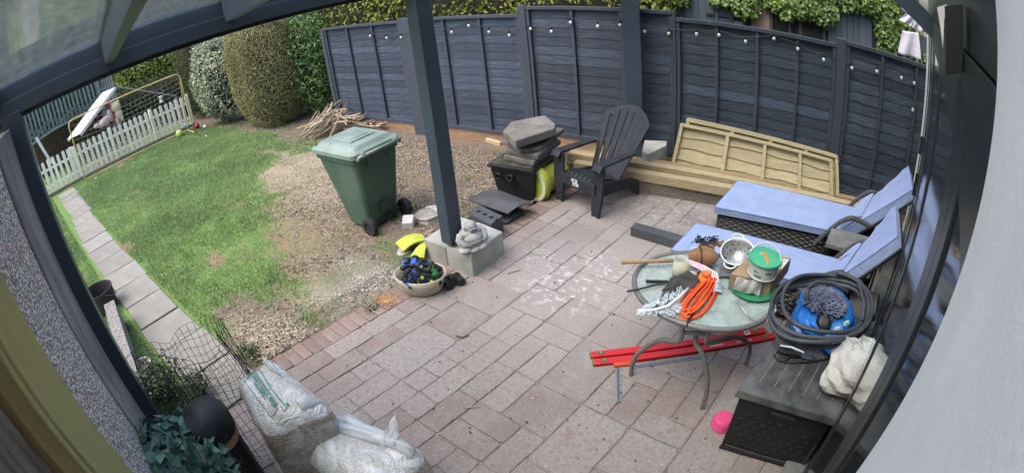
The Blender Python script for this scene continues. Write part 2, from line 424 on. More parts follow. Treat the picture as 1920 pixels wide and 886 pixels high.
# ---- patio: pavers with open joints
bed = MB()
CX_ = Vector((-.9965, .083, 0)).normalized()
def PAV(s, t, z=0.0): return HO + EH*s + CX_*t + Vector((0,0,z))
bed.hexa([PAV(-4,-3,-.05), PAV(6.2,-3,-.05), PAV(6.2,3.16,-.05), PAV(-4,3.16,-.05)], [PAV(-4,-3,-.0065), PAV(6.2,-3,-.0065), PAV(6.2,3.16,-.0065), PAV(-4,3.16,-.0065)])
bed.build('patio', M('jointing_sand', (.165,.138,.128), (.275,.243,.230), 20, rough=.95, bump=.004, bscale=120), kind='structure')
patio = bpy.data.objects['patio']
pavm = bpy.data.materials.new('patio_paver'); pavm.use_nodes = True
def paver_mat(m):
    nt = m.node_tree; N = nt.nodes; L = nt.links; b = N['Principled BSDF']; b.inputs['Roughness'].default_value = .8; b.inputs['Specular IOR Level'].default_value = .25
    ge = N.new('ShaderNodeNewGeometry'); oi = N.new('ShaderNodeObjectInfo')
    def noise(s, d=6):
        n = N.new('ShaderNodeTexNoise'); n.inputs['Scale'].default_value = s; n.inputs['Detail'].default_value = d; n.inputs['Roughness'].default_value = .65; L.new(ge.outputs['Position'], n.inputs['Vector']); return n.outputs['Fac']
    def rng(f, a, c, d=0., e=1.):
        r = N.new('ShaderNodeMapRange'); r.inputs['From Min'].default_value = a; r.inputs['From Max'].default_value = c; r.inputs['To Min'].default_value = d; r.inputs['To Max'].default_value = e; L.new(f, r.inputs['Value']); return r.outputs[0]
    def mix(f, a, c):
        x = N.new('ShaderNodeMix'); x.data_type = 'RGBA'
        if isinstance(f, float): x.inputs[0].default_value = f
        else: L.new(f, x.inputs[0])
        for i, v in ((6,a),(7,c)):
            if isinstance(v, tuple): x.inputs[i].default_value = (*v,1)
            else: L.new(v, x.inputs[i])
        return x.outputs[2]
    def mul(a, c):
        x = N.new('ShaderNodeMath'); x.operation = 'MULTIPLY'; L.new(a, x.inputs[0]); L.new(c, x.inputs[1]); return x.outputs[0]
    c = mix(oi.outputs['Random'], (.228,.176,.160), (.318,.276,.258))
    c = mix(rng(noise(2.2,3), .42, .68), c, (.31,.285,.27))
    c = mix(rng(noise(5.5,4), .60, .72, 0, .55), c, (.26,.12,.11))
    c = mix(rng(noise(38), .46, .64, 0, .6), c, (.19,.155,.145))
    # cement and lime dust spilt where work was done
    def spot(cx, cy, r):
        v = N.new('ShaderNodeVectorMath'); v.operation = 'DISTANCE'; L.new(ge.outputs['Position'], v.inputs[0]); v.inputs[1].default_value = (cx, cy, 0)
        return rng(v.outputs['Value'], r, r*.25)
    q = P(1060, 535); q2 = P(1010, 480); q3 = P(1120, 500); q4 = P(1250, 400)
    spk = rng(noise(16, 9), .535, .60)
    for qq, r, st in ((q, .46, .9), (q2, .18, .85), (q3, .30, .9), (q4, .8, .22)):
        x = mul(spot(qq.x, qq.y, r), spk); x = rng(x, 0, 1, 0, st); c = mix(x, c, (.74,.71,.69))
    x = rng(spot(q.x+.1, q.y+.1, 1.2), 0, 1, 0, .48); c = mix(x, c, (.43,.38,.365))
    # fine pale grit everywhere
    v = N.new('ShaderNodeTexVoronoi'); v.inputs['Scale'].default_value = 26; L.new(ge.outputs['Position'], v.inputs['Vector'])
    c = mix(rng(v.outputs['Distance'], .06, .03, 0, .6), c, (.5,.46,.43))
    L.new(c, b.inputs['Base Color'])
    bp = N.new('ShaderNodeBump'); bp.inputs['Distance'].default_value = .006; L.new(noise(28, 6), bp.inputs['Height']); L.new(bp.outputs[0], b.inputs['Normal'])
paver_mat(pavm)
U = .163; PMESH = {}
def paver_mesh(a, b, var):
    k = (a, b, var)
    if k in PMESH: return PMESH[k]
    rg = random.Random(hash(k) & 0xffff); me = bpy.data.meshes.new('paver'); g = .0021
    c = [(g, g), (a*U-g, g), (a*U-g, b*U-g), (g, b*U-g)]
    ring = []
    for i in range(4):
        p, q = c[i], c[(i+1)%4]
        for f in (.06, .36, .66, .94):
            j = .004 if f not in (.06,.94) else .002
            ring.append((p[0]+(q[0]-p[0])*f+rg.uniform(-j,j), p[1]+(q[1]-p[1])*f+rg.uniform(-j,j)))
    n = len(ring); cx, cy = a*U/2, b*U/2
    def W3(s, t, z): v = EH*s+CX_*t; return (v.x, v.y, z)
    vs = [W3(s, t, -.03) for s, t in ring]+[W3(s, t, -.005+rg.uniform(-.001,.001)) for s, t in ring]+[W3(s+(cx-s)*.035, t+(cy-t)*.035, .001+rg.uniform(-.001,.001)) for s, t in ring]+[W3(cx, cy, .0015)]
    fs = [(i, (i+1)%n, n+(i+1)%n, n+i) for i in range(n)]+[(n+i, n+(i+1)%n, 2*n+(i+1)%n, 2*n+i) for i in range(n)]+[(2*n+i, 2*n+(i+1)%n, 3*n) for i in range(n)]
    me.from_pydata(vs, [], fs); me.materials.append(pavm)
    bm = bmesh.new(); bm.from_mesh(me); bmesh.ops.recalc_face_normals(bm, faces=bm.faces); bm.to_mesh(me); bm.free(); me.update()
    PMESH[k] = me; return me
NS, NT, S0, T0 = 37, 22, -.75, -.62
occ = [[False]*NT for _ in range(NS)]; rg = random.Random(5); PAVN = 0
for i in range(NS):
    for j in range(NT):
        if occ[i][j]: continue
        opts = [(2,2)]*4+[(2,3)]*1+[(3,2)]*3+[(1,2)]*2+[(2,1)]*4+[(1,1)]*2; rg.shuffle(opts)
        for a, b in opts+[(1,1)]:
            if i+a > NS or j+b > NT or any(occ[i+p][j+q] for p in range(a) for q in range(b)): continue
            for p in range(a):
                for q in range(b): occ[i+p][j+q] = True
            ctr_ = PAV(S0+(i+a/2)*U, T0+(j+b/2)*U)
            if ctr_.x > WX(ctr_.y)+.12 or ctr_.y < -.35: break          # under the house or behind the side wall
            o = bpy.data.objects.new('paver', paver_mesh(a, b, rg.randrange(3))); COL.objects.link(o); o.parent = patio
            o.location = PAV(S0+i*U, T0+j*U, rg.uniform(-.002,.003)) - wloc(patio); PAVN += 1
            break
# soldier course of bricks along the lawn edge
bm_ = MB(); bkm = M('edging_brick', (.21,.145,.125), (.27,.215,.19), 9, rough=.9, bump=.004, bscale=50, rv=.18, c3=(.2,.175,.15))
me_b = None
for k in range(62):
    s = -.9+k*.0815
    if me_b is None:
        mb = MB(); mb.hexa([EH*a+CX_*b+Vector((0,0,-.05)) for a, b in ((.003,.003),(.078,.003),(.078,.19),(.003,.19))], [EH*a+CX_*b+Vector((0,0,.004)) for a, b in ((.003,.003),(.078,.003),(.078,.19),(.003,.19))])
        o = mb.build('brick', bkm, patio, bevel=.004); me_b = o.data; off0 = Vector(WL[o.name])
    else:
        o = o.copy(); COL.objects.link(o)
    o.location = PAV(s, 2.968, random.uniform(-.004,.003)) + off0 - wloc(patio)
# ---- stepping path of slabs
path = MB().box((-7.0,.58,-.03), (8.7,.56,.04)).build('path', M('path_bed', (.06,.05,.035), (.12,.10,.07), 14, rough=.95, bump=.006, bscale=60), kind='structure')
slabm = M('path_slab', (.19,.186,.166), (.25,.246,.222), 4, rough=.9, bump=.003, bscale=50, rv=.1, c3=(.18,.172,.145), spots=(14,.05,(.13,.12,.105)))
x = -10.95
k = 0
while x < -2.75:
    w = .505 if x > -8 else .47; j = lambda a=.012: random.uniform(-a, a)
    yl, yr = .365+.012*math.sin(k*2.1)+(.10 if x < -8.4 else .05*max(0, -(x+6.2)/2.2)), .80+.012*math.sin(k*1.3)+(.08 if x < -8.8 else 0)
    mb = MB(); zz = random.uniform(-.004,.006)
    c = [(x+.010+j(.006), yl+j()), (x+w-.010+j(.006), yl+j()), (x+w-.010+j(.006), yr+j()), (x+.010+j(.006), yr+j())]
    mb.hexa([(a, b, -.03) for a, b in c], [(a, b, .018+zz+j(.003)) for a, b in c])
    mb.build('slab', slabm, path, bevel=.006); x += w; k += 1
# ================================================================== PERGOLA (glass-roofed veranda)
perg = thing('pergola', 'anthracite metal pergola with a glass roof over the patio', 'pergola', ST(1.8, 3.04, 0))
def post(s0, s1, t0, t1, z0, z1, label=None):
    mb = MB(); mb.hexa([ST(s0,t0,z0), ST(s1,t0,z0), ST(s1,t1,z0), ST(s0,t1,z0)], [ST(s0,t0,z1), ST(s1,t0,z1), ST(s1,t1,z1), ST(s0,t1,z1)])
    o = mb.build('post', anth, perg, bevel=.004)
    if label: o['label'] = label
    return o
post(2.108, 2.238, 2.94, 3.055, .235, 2.215)
post(-.50, -.375, 2.93, 3.05, 0, 2.215)
MB().hexa([(-1.965,5.20,-.1),(-1.775,5.25,-.1),(-1.79,5.34,-.1),(-1.98,5.29,-.1)], [(-1.965,5.20,2.2),(-1.775,5.25,2.2),(-1.79,5.34,2.2),(-1.98,5.29,2.2)]).build('post', anth, perg, bevel=.004)
bm = MB()
bm.hexa([ST(-1.5,2.99,2.205), ST(5.2,2.99,2.16), ST(5.2,3.08,2.16), ST(-1.5,3.08,2.205)], [ST(-1.5,2.99,2.372), ST(5.2,2.99,2.33), ST(5.2,3.08,2.33), ST(-1.5,3.08,2.372)])
bm.build('beam', anth, perg, bevel=.004)
g = MB(); g.hexa([ST(-1.5,3.085,2.175), ST(5.2,3.085,2.135), ST(5.2,3.17,2.135), ST(-1.5,3.17,2.175)], [ST(-1.5,3.085,2.255), ST(5.2,3.085,2.215), ST(5.2,3.17,2.215), ST(-1.5,3.17,2.255)])
g.build('gutter', anth_dk, perg, bevel=.004)
e = MB(); e.hexa([ST(-1.5,2.965,2.203), ST(5.2,2.965,2.163), ST(5.2,2.989,2.163), ST(-1.5,2.989,2.203)], [ST(-1.5,2.965,2.285), ST(5.2,2.965,2.243), ST(5.2,2.989,2.243), ST(-1.5,2.989,2.285)])
e.build('trim', anth, perg, bevel=.003)
SL = .105
RS = [-1.2, -.52, .173, .869, 1.60, 2.33, 3.05, 3.75, 4.45, 5.12]
def zr(t): return 2.262+(3.0-t)*SL
for s in RS:
    r = MB(); w = .026
    r.hexa([ST(s-w,-.9,zr(-.9)-.035), ST(s+w,-.9,zr(-.9)-.035), ST(s+w,2.985,zr(2.985)-.035), ST(s-w,2.985,zr(2.985)-.035)],
           [ST(s-w,-.9,zr(-.9)+.10), ST(s+w,-.9,zr(-.9)+.10), ST(s+w,2.985,zr(2.985)+.10), ST(s-w,2.985,zr(2.985)+.10)])
    o = r.build('rafter', anth, perg, bevel=.003)
    c = MB()
    c.hexa([ST(s-.04,-.9,zr(-.9)+.101), ST(s+.04,-.9,zr(-.9)+.101), ST(s+.04,3.0,zr(3.0)+.101), ST(s-.04,3.0,zr(3.0)+.101)],
           [ST(s-.04,-.9,zr(-.9)+.116), ST(s+.04,-.9,zr(-.9)+.116), ST(s+.04,3.0,zr(3.0)+.116), ST(s-.04,3.0,zr(3.0)+.116)])
    c.build('glazing_bar', anth_dk, o)
def glass_mat(name, tint, glossr, dirt, dirtcol, f0=.08, gl=1.0):
    m = bpy.data.materials.new(name); m.use_nodes = True; nt = m.node_tree; N = nt.nodes; L = nt.links; N.clear()
    out = N.new('ShaderNodeOutputMaterial'); tr = N.new('ShaderNodeBsdfTransparent'); tr.inputs[0].default_value = (*tint, 1)
    gl_ = N.new('ShaderNodeBsdfGlossy'); gl_.inputs['Roughness'].default_value = glossr; gl_.inputs[0].default_value = (gl, gl, gl, 1)
    fr = N.new('ShaderNodeFresnel'); fr.inputs[0].default_value = 1.22
    mx = N.new('ShaderNodeMixShader'); L.new(fr.outputs[0], mx.inputs[0]); L.new(tr.outputs[0], mx.inputs[1]); L.new(gl_.outputs[0], mx.inputs[2])
    tc = N.new('ShaderNodeTexCoord'); n = N.new('ShaderNodeTexNoise'); n.inputs['Scale'].default_value = 26; n.inputs['Detail'].default_value = 8; n.inputs['Roughness'].default_value = .7; L.new(tc.outputs['Object'], n.inputs[0])
    r = N.new('ShaderNodeMapRange'); r.inputs['From Min'].default_value = .47; r.inputs['From Max'].default_value = .72; r.inputs['To Min'].default_value = dirt*.25; r.inputs['To Max'].default_value = dirt; L.new(n.outputs['Fac'], r.inputs[0])
    df = N.new('ShaderNodeBsdfTranslucent'); df.inputs[0].default_value = (*dirtcol, 1)
    m2 = N.new('ShaderNodeMixShader'); L.new(r.outputs[0], m2.inputs[0]); L.new(mx.outputs[0], m2.inputs[1]); L.new(df.outputs[0], m2.inputs[2]); L.new(m2.outputs[0], out.inputs[0])
    return m
roofglass = glass_mat('roof_glass', (.945,.982,.972), .05, .07, (.55,.64,.62))
for a, b in zip(RS, RS[1:]):
    p = MB(); p.hexa([ST(a+.028,-.9,zr(-.9)+.088), ST(b-.028,-.9,zr(-.9)+.088), ST(b-.028,2.95,zr(2.95)+.088), ST(a+.028,2.95,zr(2.95)+.088)],
           [ST(a+.028,-.9,zr(-.9)+.094), ST(b-.028,-.9,zr(-.9)+.094), ST(b-.028,2.95,zr(2.95)+.094), ST(a+.028,2.95,zr(2.95)+.094)])
    p.build('glass_pane', roofglass, perg)
# sloping end brace where the roof meets the house, upper right
h0, h1 = PS(1630,-60,3.2), PS(1764,70,3.2)
br = MB().bar(h0+(h0-h1)*.4, h1, .09, .12); br.build('end_brace', anth, perg, bevel=.003)
# ================================================================== HOUSE: white rendered wall and glazed doors
house = thing('house', 'white rendered house wall with dark framed glass doors beside the patio', 'house', (WX(2.5), 2.5, 0))
render_w = M('white_render', (.73,.74,.76), (.79,.80,.82), 12, rough=.9, bump=.0004, bscale=200, spots=(26,.035,(.50,.50,.50)))
def W3(y, off, z): p = Vector((WX(y), y, 0)) - WNV*off; p.z = z; return p    # off > 0 goes into the house
def wbox(y0, y1, o0, o1, z0, z1):
    return [W3(y0,o0,z0), W3(y1,o0,z0), W3(y1,o1,z0), W3(y0,o1,z0)], [W3(y0,o0,z1), W3(y1,o0,z1), W3(y1,o1,z1), W3(y0,o1,z1)]
YJ = .297
m_ = MB(); m_.hexa(*wbox(-3, YJ, 0, .3, 0, 2.75)); m_.build('wall', render_w, house)  # unseen wall top set low to let more sky light onto the patio
m_ = MB(); m_.hexa(*wbox(YJ+.003, 5.02, .01, .3, 2.245, 2.75)); m_.build('fascia', anth_dk, house)
m_ = MB(); m_.hexa(*wbox(5.02, 5.6, .03, .3, 0, 2.75)); m_.build('wall', render_w, house)
# white jamb / drain pipe at the far end
m_ = MB(); m_.hexa(*wbox(4.955, 5.01, -.02, .06, .04, 2.2)); m_.build('jamb', M('white_upvc', (.70,.72,.70), (.75,.77,.75), 5, rough=.35), house, bevel=.004)
m_ = MB(); m_.hexa(*wbox(4.86, 4.95, 0, .06, .04, 2.2)); m_.build('jamb', M('grey_jamb', (.20,.20,.21), (.26,.26,.27), 5, rough=.5), house, bevel=.004)
doorglass = bpy.data.materials.new('door_glass'); doorglass.use_nodes = True
_b = doorglass.node_tree.nodes['Principled BSDF']; _b.inputs['Base Color'].default_value = (.030,.034,.037,1); _b.inputs['Roughness'].default_value = .07; _b.inputs['Specular IOR Level'].default_value = .5; _b.inputs['Specular Tint'].default_value = (.34,.36,.38,1); _b.inputs['IOR'].default_value = 1.35
def leaf(y0, y1, st=.055, rail=.09, sl_=None):
    sl_ = sl_ or st
    f = MB()
    for a, b, c, d in ((y0, y0+sl_, .06, 2.2), (y1-st, y1, .06, 2.2)): f.hexa(*wbox(a, b, .003, .05, c, d))
    f.hexa(*wbox(y0+sl_, y1-st, .004, .048, .06, .06+rail)); f.hexa(*wbox(y0+sl_, y1-st, .004, .048, 2.2-rail, 2.2))
    o = f.build('door_leaf', anth_dk, house, bevel=.003)
    g = MB(); g.hexa(*wbox(y0+sl_, y1-st, .008, .018, .06+rail, 2.2-rail)); g.build('pane', doorglass, o)
    if y0 < 2: return
    h = MB(); h.hexa(*wbox(y1-st*.7, y1-st*.4, -.02, .002, .95, 1.12)); h.build('handle', blackpl, o)
leaf(YJ+.003, .56, .065, .09, .010); leaf(.562, 1.55, .07, .09, .12); leaf(1.55, 2.6, .06); leaf(2.6, 3.7, .06); leaf(3.7, 4.85, .06)
m_ = MB(); m_.hexa(*wbox(YJ, 4.95, .0, .09, .03, .058)); m_.build('door_track', M('door_track', (.05,.055,.055), (.08,.085,.085), 8, rough=.4, metal=.3), house)
m_ = MB(); m_.hexa(*wbox(YJ, 4.95, .0, .09, 2.2, 2.242)); m_.build('door_head', anth_dk, house)
m_ = MB(); m_.hexa(*wbox(-.5, 5.0, -.13, 0, .0, .05)); m_.build('door_step', M('grey_step', (.13,.14,.135), (.20,.21,.20), 7, rough=.8, bump=.002, bscale=60), house, bevel=.004)
# wall-mounted dark box above the doors, with a white bracket
bx = thing('wall_box', 'black hanging box fixed high on the house wall above the doors', 'box', W3(1.0,0,1.95))
a0 = PX(1772,16,.27); a1 = PX(1840,138,.27)
m_ = MB(); z0, z1 = PX(1785,138,.28).z, PX(1785,14,.28).z
y0 = .28/1.0
def rayd(px, py, dist): o, d = ray(px, py); return o + d*dist
c = [rayd(1771,12,.62), rayd(1806,8,.62), rayd(1804,138,.62), rayd(1772,142,.62)]
dpt = (c[0]-Vector((0,0,CH))).normalized()*.08
m_.hexa(c, [p+dpt for p in c]); m_.build('casing', M('matte_black', (.010,.010,.012), (.016,.016,.018), 6, rough=.6), bx)
c = [rayd(1757,14,.70), rayd(1776,8,.70), rayd(1770,40,.70), rayd(1768,92,.70), rayd(1763,50,.70)]
dpt = (c[0]-Vector((0,0,CH))).normalized()*.02
m_ = MB(); m_.hexa(c, [p+dpt for p in c]); m_.build('bracket', whitepl, bx)
# ================================================================== SIDE WALL (left): pebble dash with a smooth end band
peb = bpy.data.materials.new('pebble_dash'); peb.use_nodes = True
def peb_mat(m):
    nt = m.node_tree; N = nt.nodes; L = nt.links; b = N['Principled BSDF']; b.inputs['Roughness'].default_value = .9
    tc = N.new('ShaderNodeTexCoord'); v = N.new('ShaderNodeTexVoronoi'); v.inputs['Scale'].default_value = 75; L.new(tc.outputs['Object'], v.inputs[0])
    r = N.new('ShaderNodeValToRGB'); e = r.color_ramp.elements; e[0].color = (.66,.62,.58,1); e[1].color = (.15,.13,.13,1); e[0].position = .1; e[1].position = .62
    L.new(v.outputs['Distance'], r.inputs[0])
    mx = N.new('ShaderNodeMix'); mx.data_type = 'RGBA'; mx.blend_type = 'MULTIPLY'; mx.inputs[0].default_value = .75; L.new(r.outputs[0], mx.inputs[6]); 
    h = N.new('ShaderNodeHueSaturation'); h.inputs['Saturation'].default_value = .35; L.new(v.outputs['Color'], h.inputs['Color']); L.new(h.outputs[0], mx.inputs[7])
    g = N.new('ShaderNodeHueSaturation'); g.inputs['Value'].default_value = 2.9; L.new(mx.outputs[2], g.inputs['Color']); L.new(g.outputs[0], b.inputs['Base Color'])
    bp = N.new('ShaderNodeBump'); bp.invert = True; bp.inputs['Distance'].default_value = .012; L.new(v.outputs['Distance'], bp.inputs['Height']); L.new(bp.outputs[0], b.inputs['Normal'])
peb_mat(peb)
sw = thing('side_wall', 'pebble dashed side wall with a smooth grey cement band at its end', 'wall', ST(-.6, 1.6, 0))
def stbox(s0, s1, t0, t1, z0, z1): return [ST(s0,t0,z0), ST(s1,t0,z0), ST(s1,t1,z0), ST(s0,t1,z0)], [ST(s0,t0,z1), ST(s1,t0,z1), ST(s1,t1,z1), ST(s0,t1,z1)]
SWF = -.47
m_ = MB(); m_.hexa(*stbox(SWF-.25, SWF, -.3, 2.40, 0, 2.15)); m_.build('pebble_face', peb, sw)
m_ = MB(); m_.hexa(*stbox(SWF-.25, SWF+.012, 2.401, 3.12, 0, 2.15)); m_.build('cement_band', M('stained_cement', (.17,.16,.155), (.42,.40,.385), 3.5, rough=.9, stretch=(1,1,.35), bump=.004, bscale=30, detail=8, c3=(.13,.12,.11)), sw, bevel=.006)
stub = tag(MB().hexa(*stbox(SWF-.04, SWF+.075, 3.2, 4.7, 0, .26)).build('low_wall', M('weathered_pebble', (.10,.095,.09), (.30,.285,.27), 60, rough=.95, bump=.006, bscale=80, detail=3)), 'low stub of pebble dashed wall running from behind the left post beside the path', 'wall')  # same pebble dash as the side wall, colour darkened to offset open-sky light
# ================================================================== BOUNDARY FENCE
X0F, PF = -7.1861, 1.9314
DX = [-.0757, .0437, .0503, -.0166, -.0016]; ZT = [1.618, 1.635, 1.735, 1.669, 1.723]; PHT = 1.638
fence = thing('boundary_fence', 'dark grey painted timber fence with five lapped panels along the garden', 'fence', (-2.5, FY, 0))
def fbase(x): return float(gz(x, FY))
nb = 14
def fence_panel(k):
    xl = X0F+k*PF+DX[k]; w = 1.83; zt = ZT[k]; zb = zt-PHT
    bays = 3 if k < 3 else 4
    fr = MB(); t = .045
    fr.box((xl+w/2, FY-.005, zt-.02), (w, .055, .04)); fr.box((xl+w/2, FY-.004, zb+.025), (w-.004, .04, .05))
    fr.box((xl+.022, FY-.003, (zt+zb)/2), (.044, .04, PHT-.09)); fr.box((xl+w-.022, FY-.003, (zt+zb)/2), (.044, .04, PHT-.09))
    o = fr.build('fence_panel', fencef, fence, bevel=.003)
    for b in range(1, bays):
        MB().box((xl+w*b/bays, FY-.002, (zt+zb)/2+.002), (.038, .038, PHT-.095)).build('batten', fencef, o, bevel=.002)
    me = None; bh = (PHT-.06)/nb
    for b in range(nb):
        mb = MB(); z0 = zb+.03+b*bh; n = 12
        # lapped board with a wavy lower edge, thick at the bottom
        lo = [z0-.012+.004*math.sin(i*1.7+b*3.1+k)*random.uniform(.3,1.4) for i in range(n+1)]
        def fn(u, v, z0=z0, lo=lo):
            x = xl+.03+u*(w-.06); zz = lo[int(round(u*n))]*(1-v)+(z0+bh+.006)*v
            return (x, FY+.024-.007*(1-v)+.001*math.sin(u*9+b), zz)
        mb.surf(lambda u, v: fn(u, v), n, 1, thick=.006)
        mb.build('board', fencep, o)
for k in range(5): fence_panel(k)
def fpost(x, zt, w=.085):
    MB().box((x, FY+.005, (zt-.25)/2), (w, .085, zt+.25)).build('fence_post', fencef, fence, bevel=.004)
fpost(X0F+DX[0]-.05, 1.60)
for k in range(4):
    a = X0F+k*PF+DX[k]+1.83; b = X0F+(k+1)*PF+DX[k+1]
    fpost((a+b)/2, max(ZT[k], ZT[k+1])+.012, (b-a)-.006)
fpost(X0F+4*PF+DX[4]+1.83+.05, 1.72)
for k in range(5):
    xl = X0F+k*PF+DX[k]; zb = ZT[k]-PHT
    MB().box((xl+.915, FY+.012, (zb-.003-.28)/2-.0), (1.83, .03, zb-.003+.28)).build('gravel_board', brownboard, fence, bevel=.003)
# ---- festoon lights along the fence
fest = thing('festoon_lights', 'string of clear bulb festoon lights drooping along the dark fence', 'string lights', PY(1000,60,FY-.06))
BUL = [(694,67),(725,71),(752,70),(847,60),(879,48),(917,60),(955,66),(995,54),(1034,59),(1070,42),(1121,49),(1163,47),(1209,59),(1254,63),(1306,64),(1348,66),(1398,78),(1451,73),(1496,92),(1544,112),(1597,128),(1644,134),(1690,146),(1714,156)]
cab = M('black_cable', (.012,.012,.012), None, rough=.5)
bulm = bpy.data.materials.new('clear_bulb'); bulm.use_nodes = True
_b = bulm.node_tree.nodes['Principled BSDF']; _b.inputs['Base Color'].default_value = (.8,.8,.8,1); _b.inputs['Roughness'].default_value = .08; _b.inputs['Specular IOR Level'].default_value = .9; _b.inputs['Transmission Weight'].default_value = .25
pts = [PY(a, b, FY-.05) for a, b in BUL]
cp = []
for i, p in enumerate(pts):
    cp.append(p+Vector((0,.01,.045)))
    if i+1 < len(pts):
        q = pts[i+1]
        for f in (.33, .67): cp.append(p.lerp(q, f)+Vector((0,.015,.045-.02*random.random())))
MB().tube(cp, .004, 5).build('cable', cab, fest)
bme = sme = None
for p in pts:
    if bme is None:
        ob = MB().blob(p, (.019,.019,.022), 10, 7).build('bulb', bulm, fest, smooth=True, loc=p)
        os_ = MB().lathe([(.010,.0),(.011,.012),(.009,.04)], p+Vector((0,0,.016)), 8).build('socket', cab, ob)
        bme, sme, soff = ob.data, os_.data, os_.location.copy()
    else:
        ob = bpy.data.objects.new('bulb', bme); COL.objects.link(ob); ob.parent = fest; ob.location = p-wloc(fest)
        os_ = bpy.data.objects.new('socket', sme); COL.objects.link(os_); os_.parent = ob; os_.location = soff
MB().blob(PY(1711,206,FY-.04), (.018,.018,.022), 10, 7).build('bulb', bulm, fest, smooth=True)
# ================================================================== PLANTS
def leaves(name, C, N_, mat, size, parent=None, aspect=.5, label=None, cat=None, rndbias=None, fold=.25, droop=0.0, kind=None, loc=(0,0,0), orient=.6):
    """C points, N_ outward normals -> folded leaf quads"""
    n = len(C); s = size*RNG.uniform(.6, 1.35, n)
    nn = N_+RNG.normal(0, orient, (n,3)); nn /= np.linalg.norm(nn, axis=1)[:,None]+1e-9
    d = RNG.normal(0, 1, (n,3)); d[:,2] -= droop; d -= (d*nn).sum(1)[:,None]*nn; d /= np.linalg.norm(d, axis=1)[:,None]+1e-9
    w = np.cross(nn, d)
    V = np.empty((n,4,3)); V[:,0] = C; V[:,1] = C+d*(s*.5)[:,None]+w*(s*aspect*.5)[:,None]+nn*(s*fold*.3)[:,None]; V[:,2] = C+d*s[:,None]; V[:,3] = C+d*(s*.5)[:,None]-w*(s*aspect*.5)[:,None]+nn*(s*fold*.3)[:,None]
    r = RNG.random(n) if rndbias is None else np.clip(rndbias+RNG.normal(0,.18,n), 0, 1)
    return npmesh(name, V.reshape(-1,3), np.arange(n*4).reshape(-1,4), mat, parent, kind, r, loc)
def lumpy(c, rad, n, seed, inner=.82, square=2.0, lump=.12, lumpf=3.0, zmin=None):
    """points near the surface of a superellipsoid-like lumpy crown"""
    u = RNG.normal(0, 1, (n,3)); u /= np.linalg.norm(u, axis=1)[:,None]
    k = (np.abs(u)**square).sum(1)**(-1/square)
    l = 1+lump*(fbm(u[:,0]*lumpf+seed, u[:,1]*lumpf+u[:,2]*lumpf*1.3, seed)-.45)*2
    r = k*l*(inner+(1-inner)*RNG.random(n)**.5)
    Pn = np.asarray(c)+u*r[:,None]*np.asarray(rad)
    nn = u/np.asarray(rad); nn /= np.linalg.norm(nn, axis=1)[:,None]
    if zmin is not None:
        m = Pn[:,2] > zmin; Pn, nn, u = Pn[m], nn[m], u[m]
    bias = fbm(Pn[:,0]*4+seed, Pn[:,1]*3+Pn[:,2]*4, seed+3)
    return Pn, nn, bias
coreM = M('inner_twigs', (.012,.014,.008), (.025,.024,.014), 12, rough=1)  # solid dark core added inside the leaves to block the view through
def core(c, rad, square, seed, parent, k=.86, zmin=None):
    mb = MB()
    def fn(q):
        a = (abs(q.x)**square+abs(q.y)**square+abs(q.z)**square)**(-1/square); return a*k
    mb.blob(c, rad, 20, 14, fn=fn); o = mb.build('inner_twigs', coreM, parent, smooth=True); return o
def trunk(parent, c, h, r):
    MB().tube([(c[0], c[1], c[2]), (c[0]+.02, c[1]+.01, c[2]+h*.5), (c[0], c[1], c[2]+h)], [r, r*.8, r*.5], 7).build('trunk', M('bark', (.06,.045,.035), (.12,.09,.07), 9, rough=.95, bump=.006, bscale=40), parent)
def shrub(name, label, cat, c, rad, base, n, mat, size, seed, square=2.4, lump=.12, orient=.6, aspect=.5, inner=.85, group=None, k=.86, lumpf=3.0, droop=0.):
    t = thing(name, label, cat, (c[0], c[1], base), group)
    Pn, nn, b = lumpy(c, rad, n, seed, inner, square, lump, lumpf, zmin=base+.02)
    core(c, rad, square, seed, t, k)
    leaves('foliage', Pn, nn, mat, size, t, aspect, rndbias=b, orient=orient, loc=c, droop=droop)
    trunk(t, (c[0], c[1], base-.05), max(.2, c[2]-base), .04)
    return t
lf_hedge = M('clipped_hedge_leaf', (.15,.165,.065), (.38,.35,.155), attr='rnd', rough=.7, spec=.2)
lf_green = M('green_shrub_leaf', (.035,.09,.022), (.15,.26,.075), attr='rnd', rough=.5, spec=.35)
lf_var = M('variegated_leaf', (.06,.11,.05), (.58,.60,.42), attr='rnd', rough=.5, spec=.35)
lf_dark = M('dark_hedge_leaf', (.035,.055,.018), (.125,.14,.055), attr='rnd', rough=.6, spec=.25)
lf_lime = M('lime_leaf', (.075,.13,.012), (.26,.33,.055), attr='rnd', rough=.5, spec=.3)
lf_ivy = M('ivy_leaf', (.025,.06,.012), (.15,.24,.045), attr='rnd', rough=.45, spec=.4)
lf_yel = M('golden_conifer_leaf', (.05,.085,.012), (.25,.26,.05), attr='rnd', rough=.6, spec=.25)
q = PG(480,243); shrub('clipped_hedge', 'large olive brown clipped hedge with rounded top left of the fence', 'hedge', (q.x-.05, q.y+.52, .98), (.84,.62,1.16), -.15, 60000, lf_hedge, .026, 3, square=3.2, lump=.07, orient=.9, inner=.9, lumpf=2.5, k=.92)
q = PG(575,222); shrub('leafy_shrub', 'loose green leafy shrub between the brown hedge and the fence end', 'shrub', (q.x-.02, q.y+.42, .86), (.68,.60,1.04), -.17, 9500, lf_green, .075, 7, lump=.38, orient=.9, inner=.7, aspect=.4, lumpf=4.5, k=.74)
q = PG(400,238); shrub('variegated_shrub', 'pale variegated shrub with cream edged leaves beside the brown hedge', 'shrub', (q.x-.05, q.y+.45, .84), (.70,.60,.98), -.1, 11000, lf_var, .06, 11, square=2.3, lump=.22, orient=.9, inner=.8, aspect=.45, k=.80)
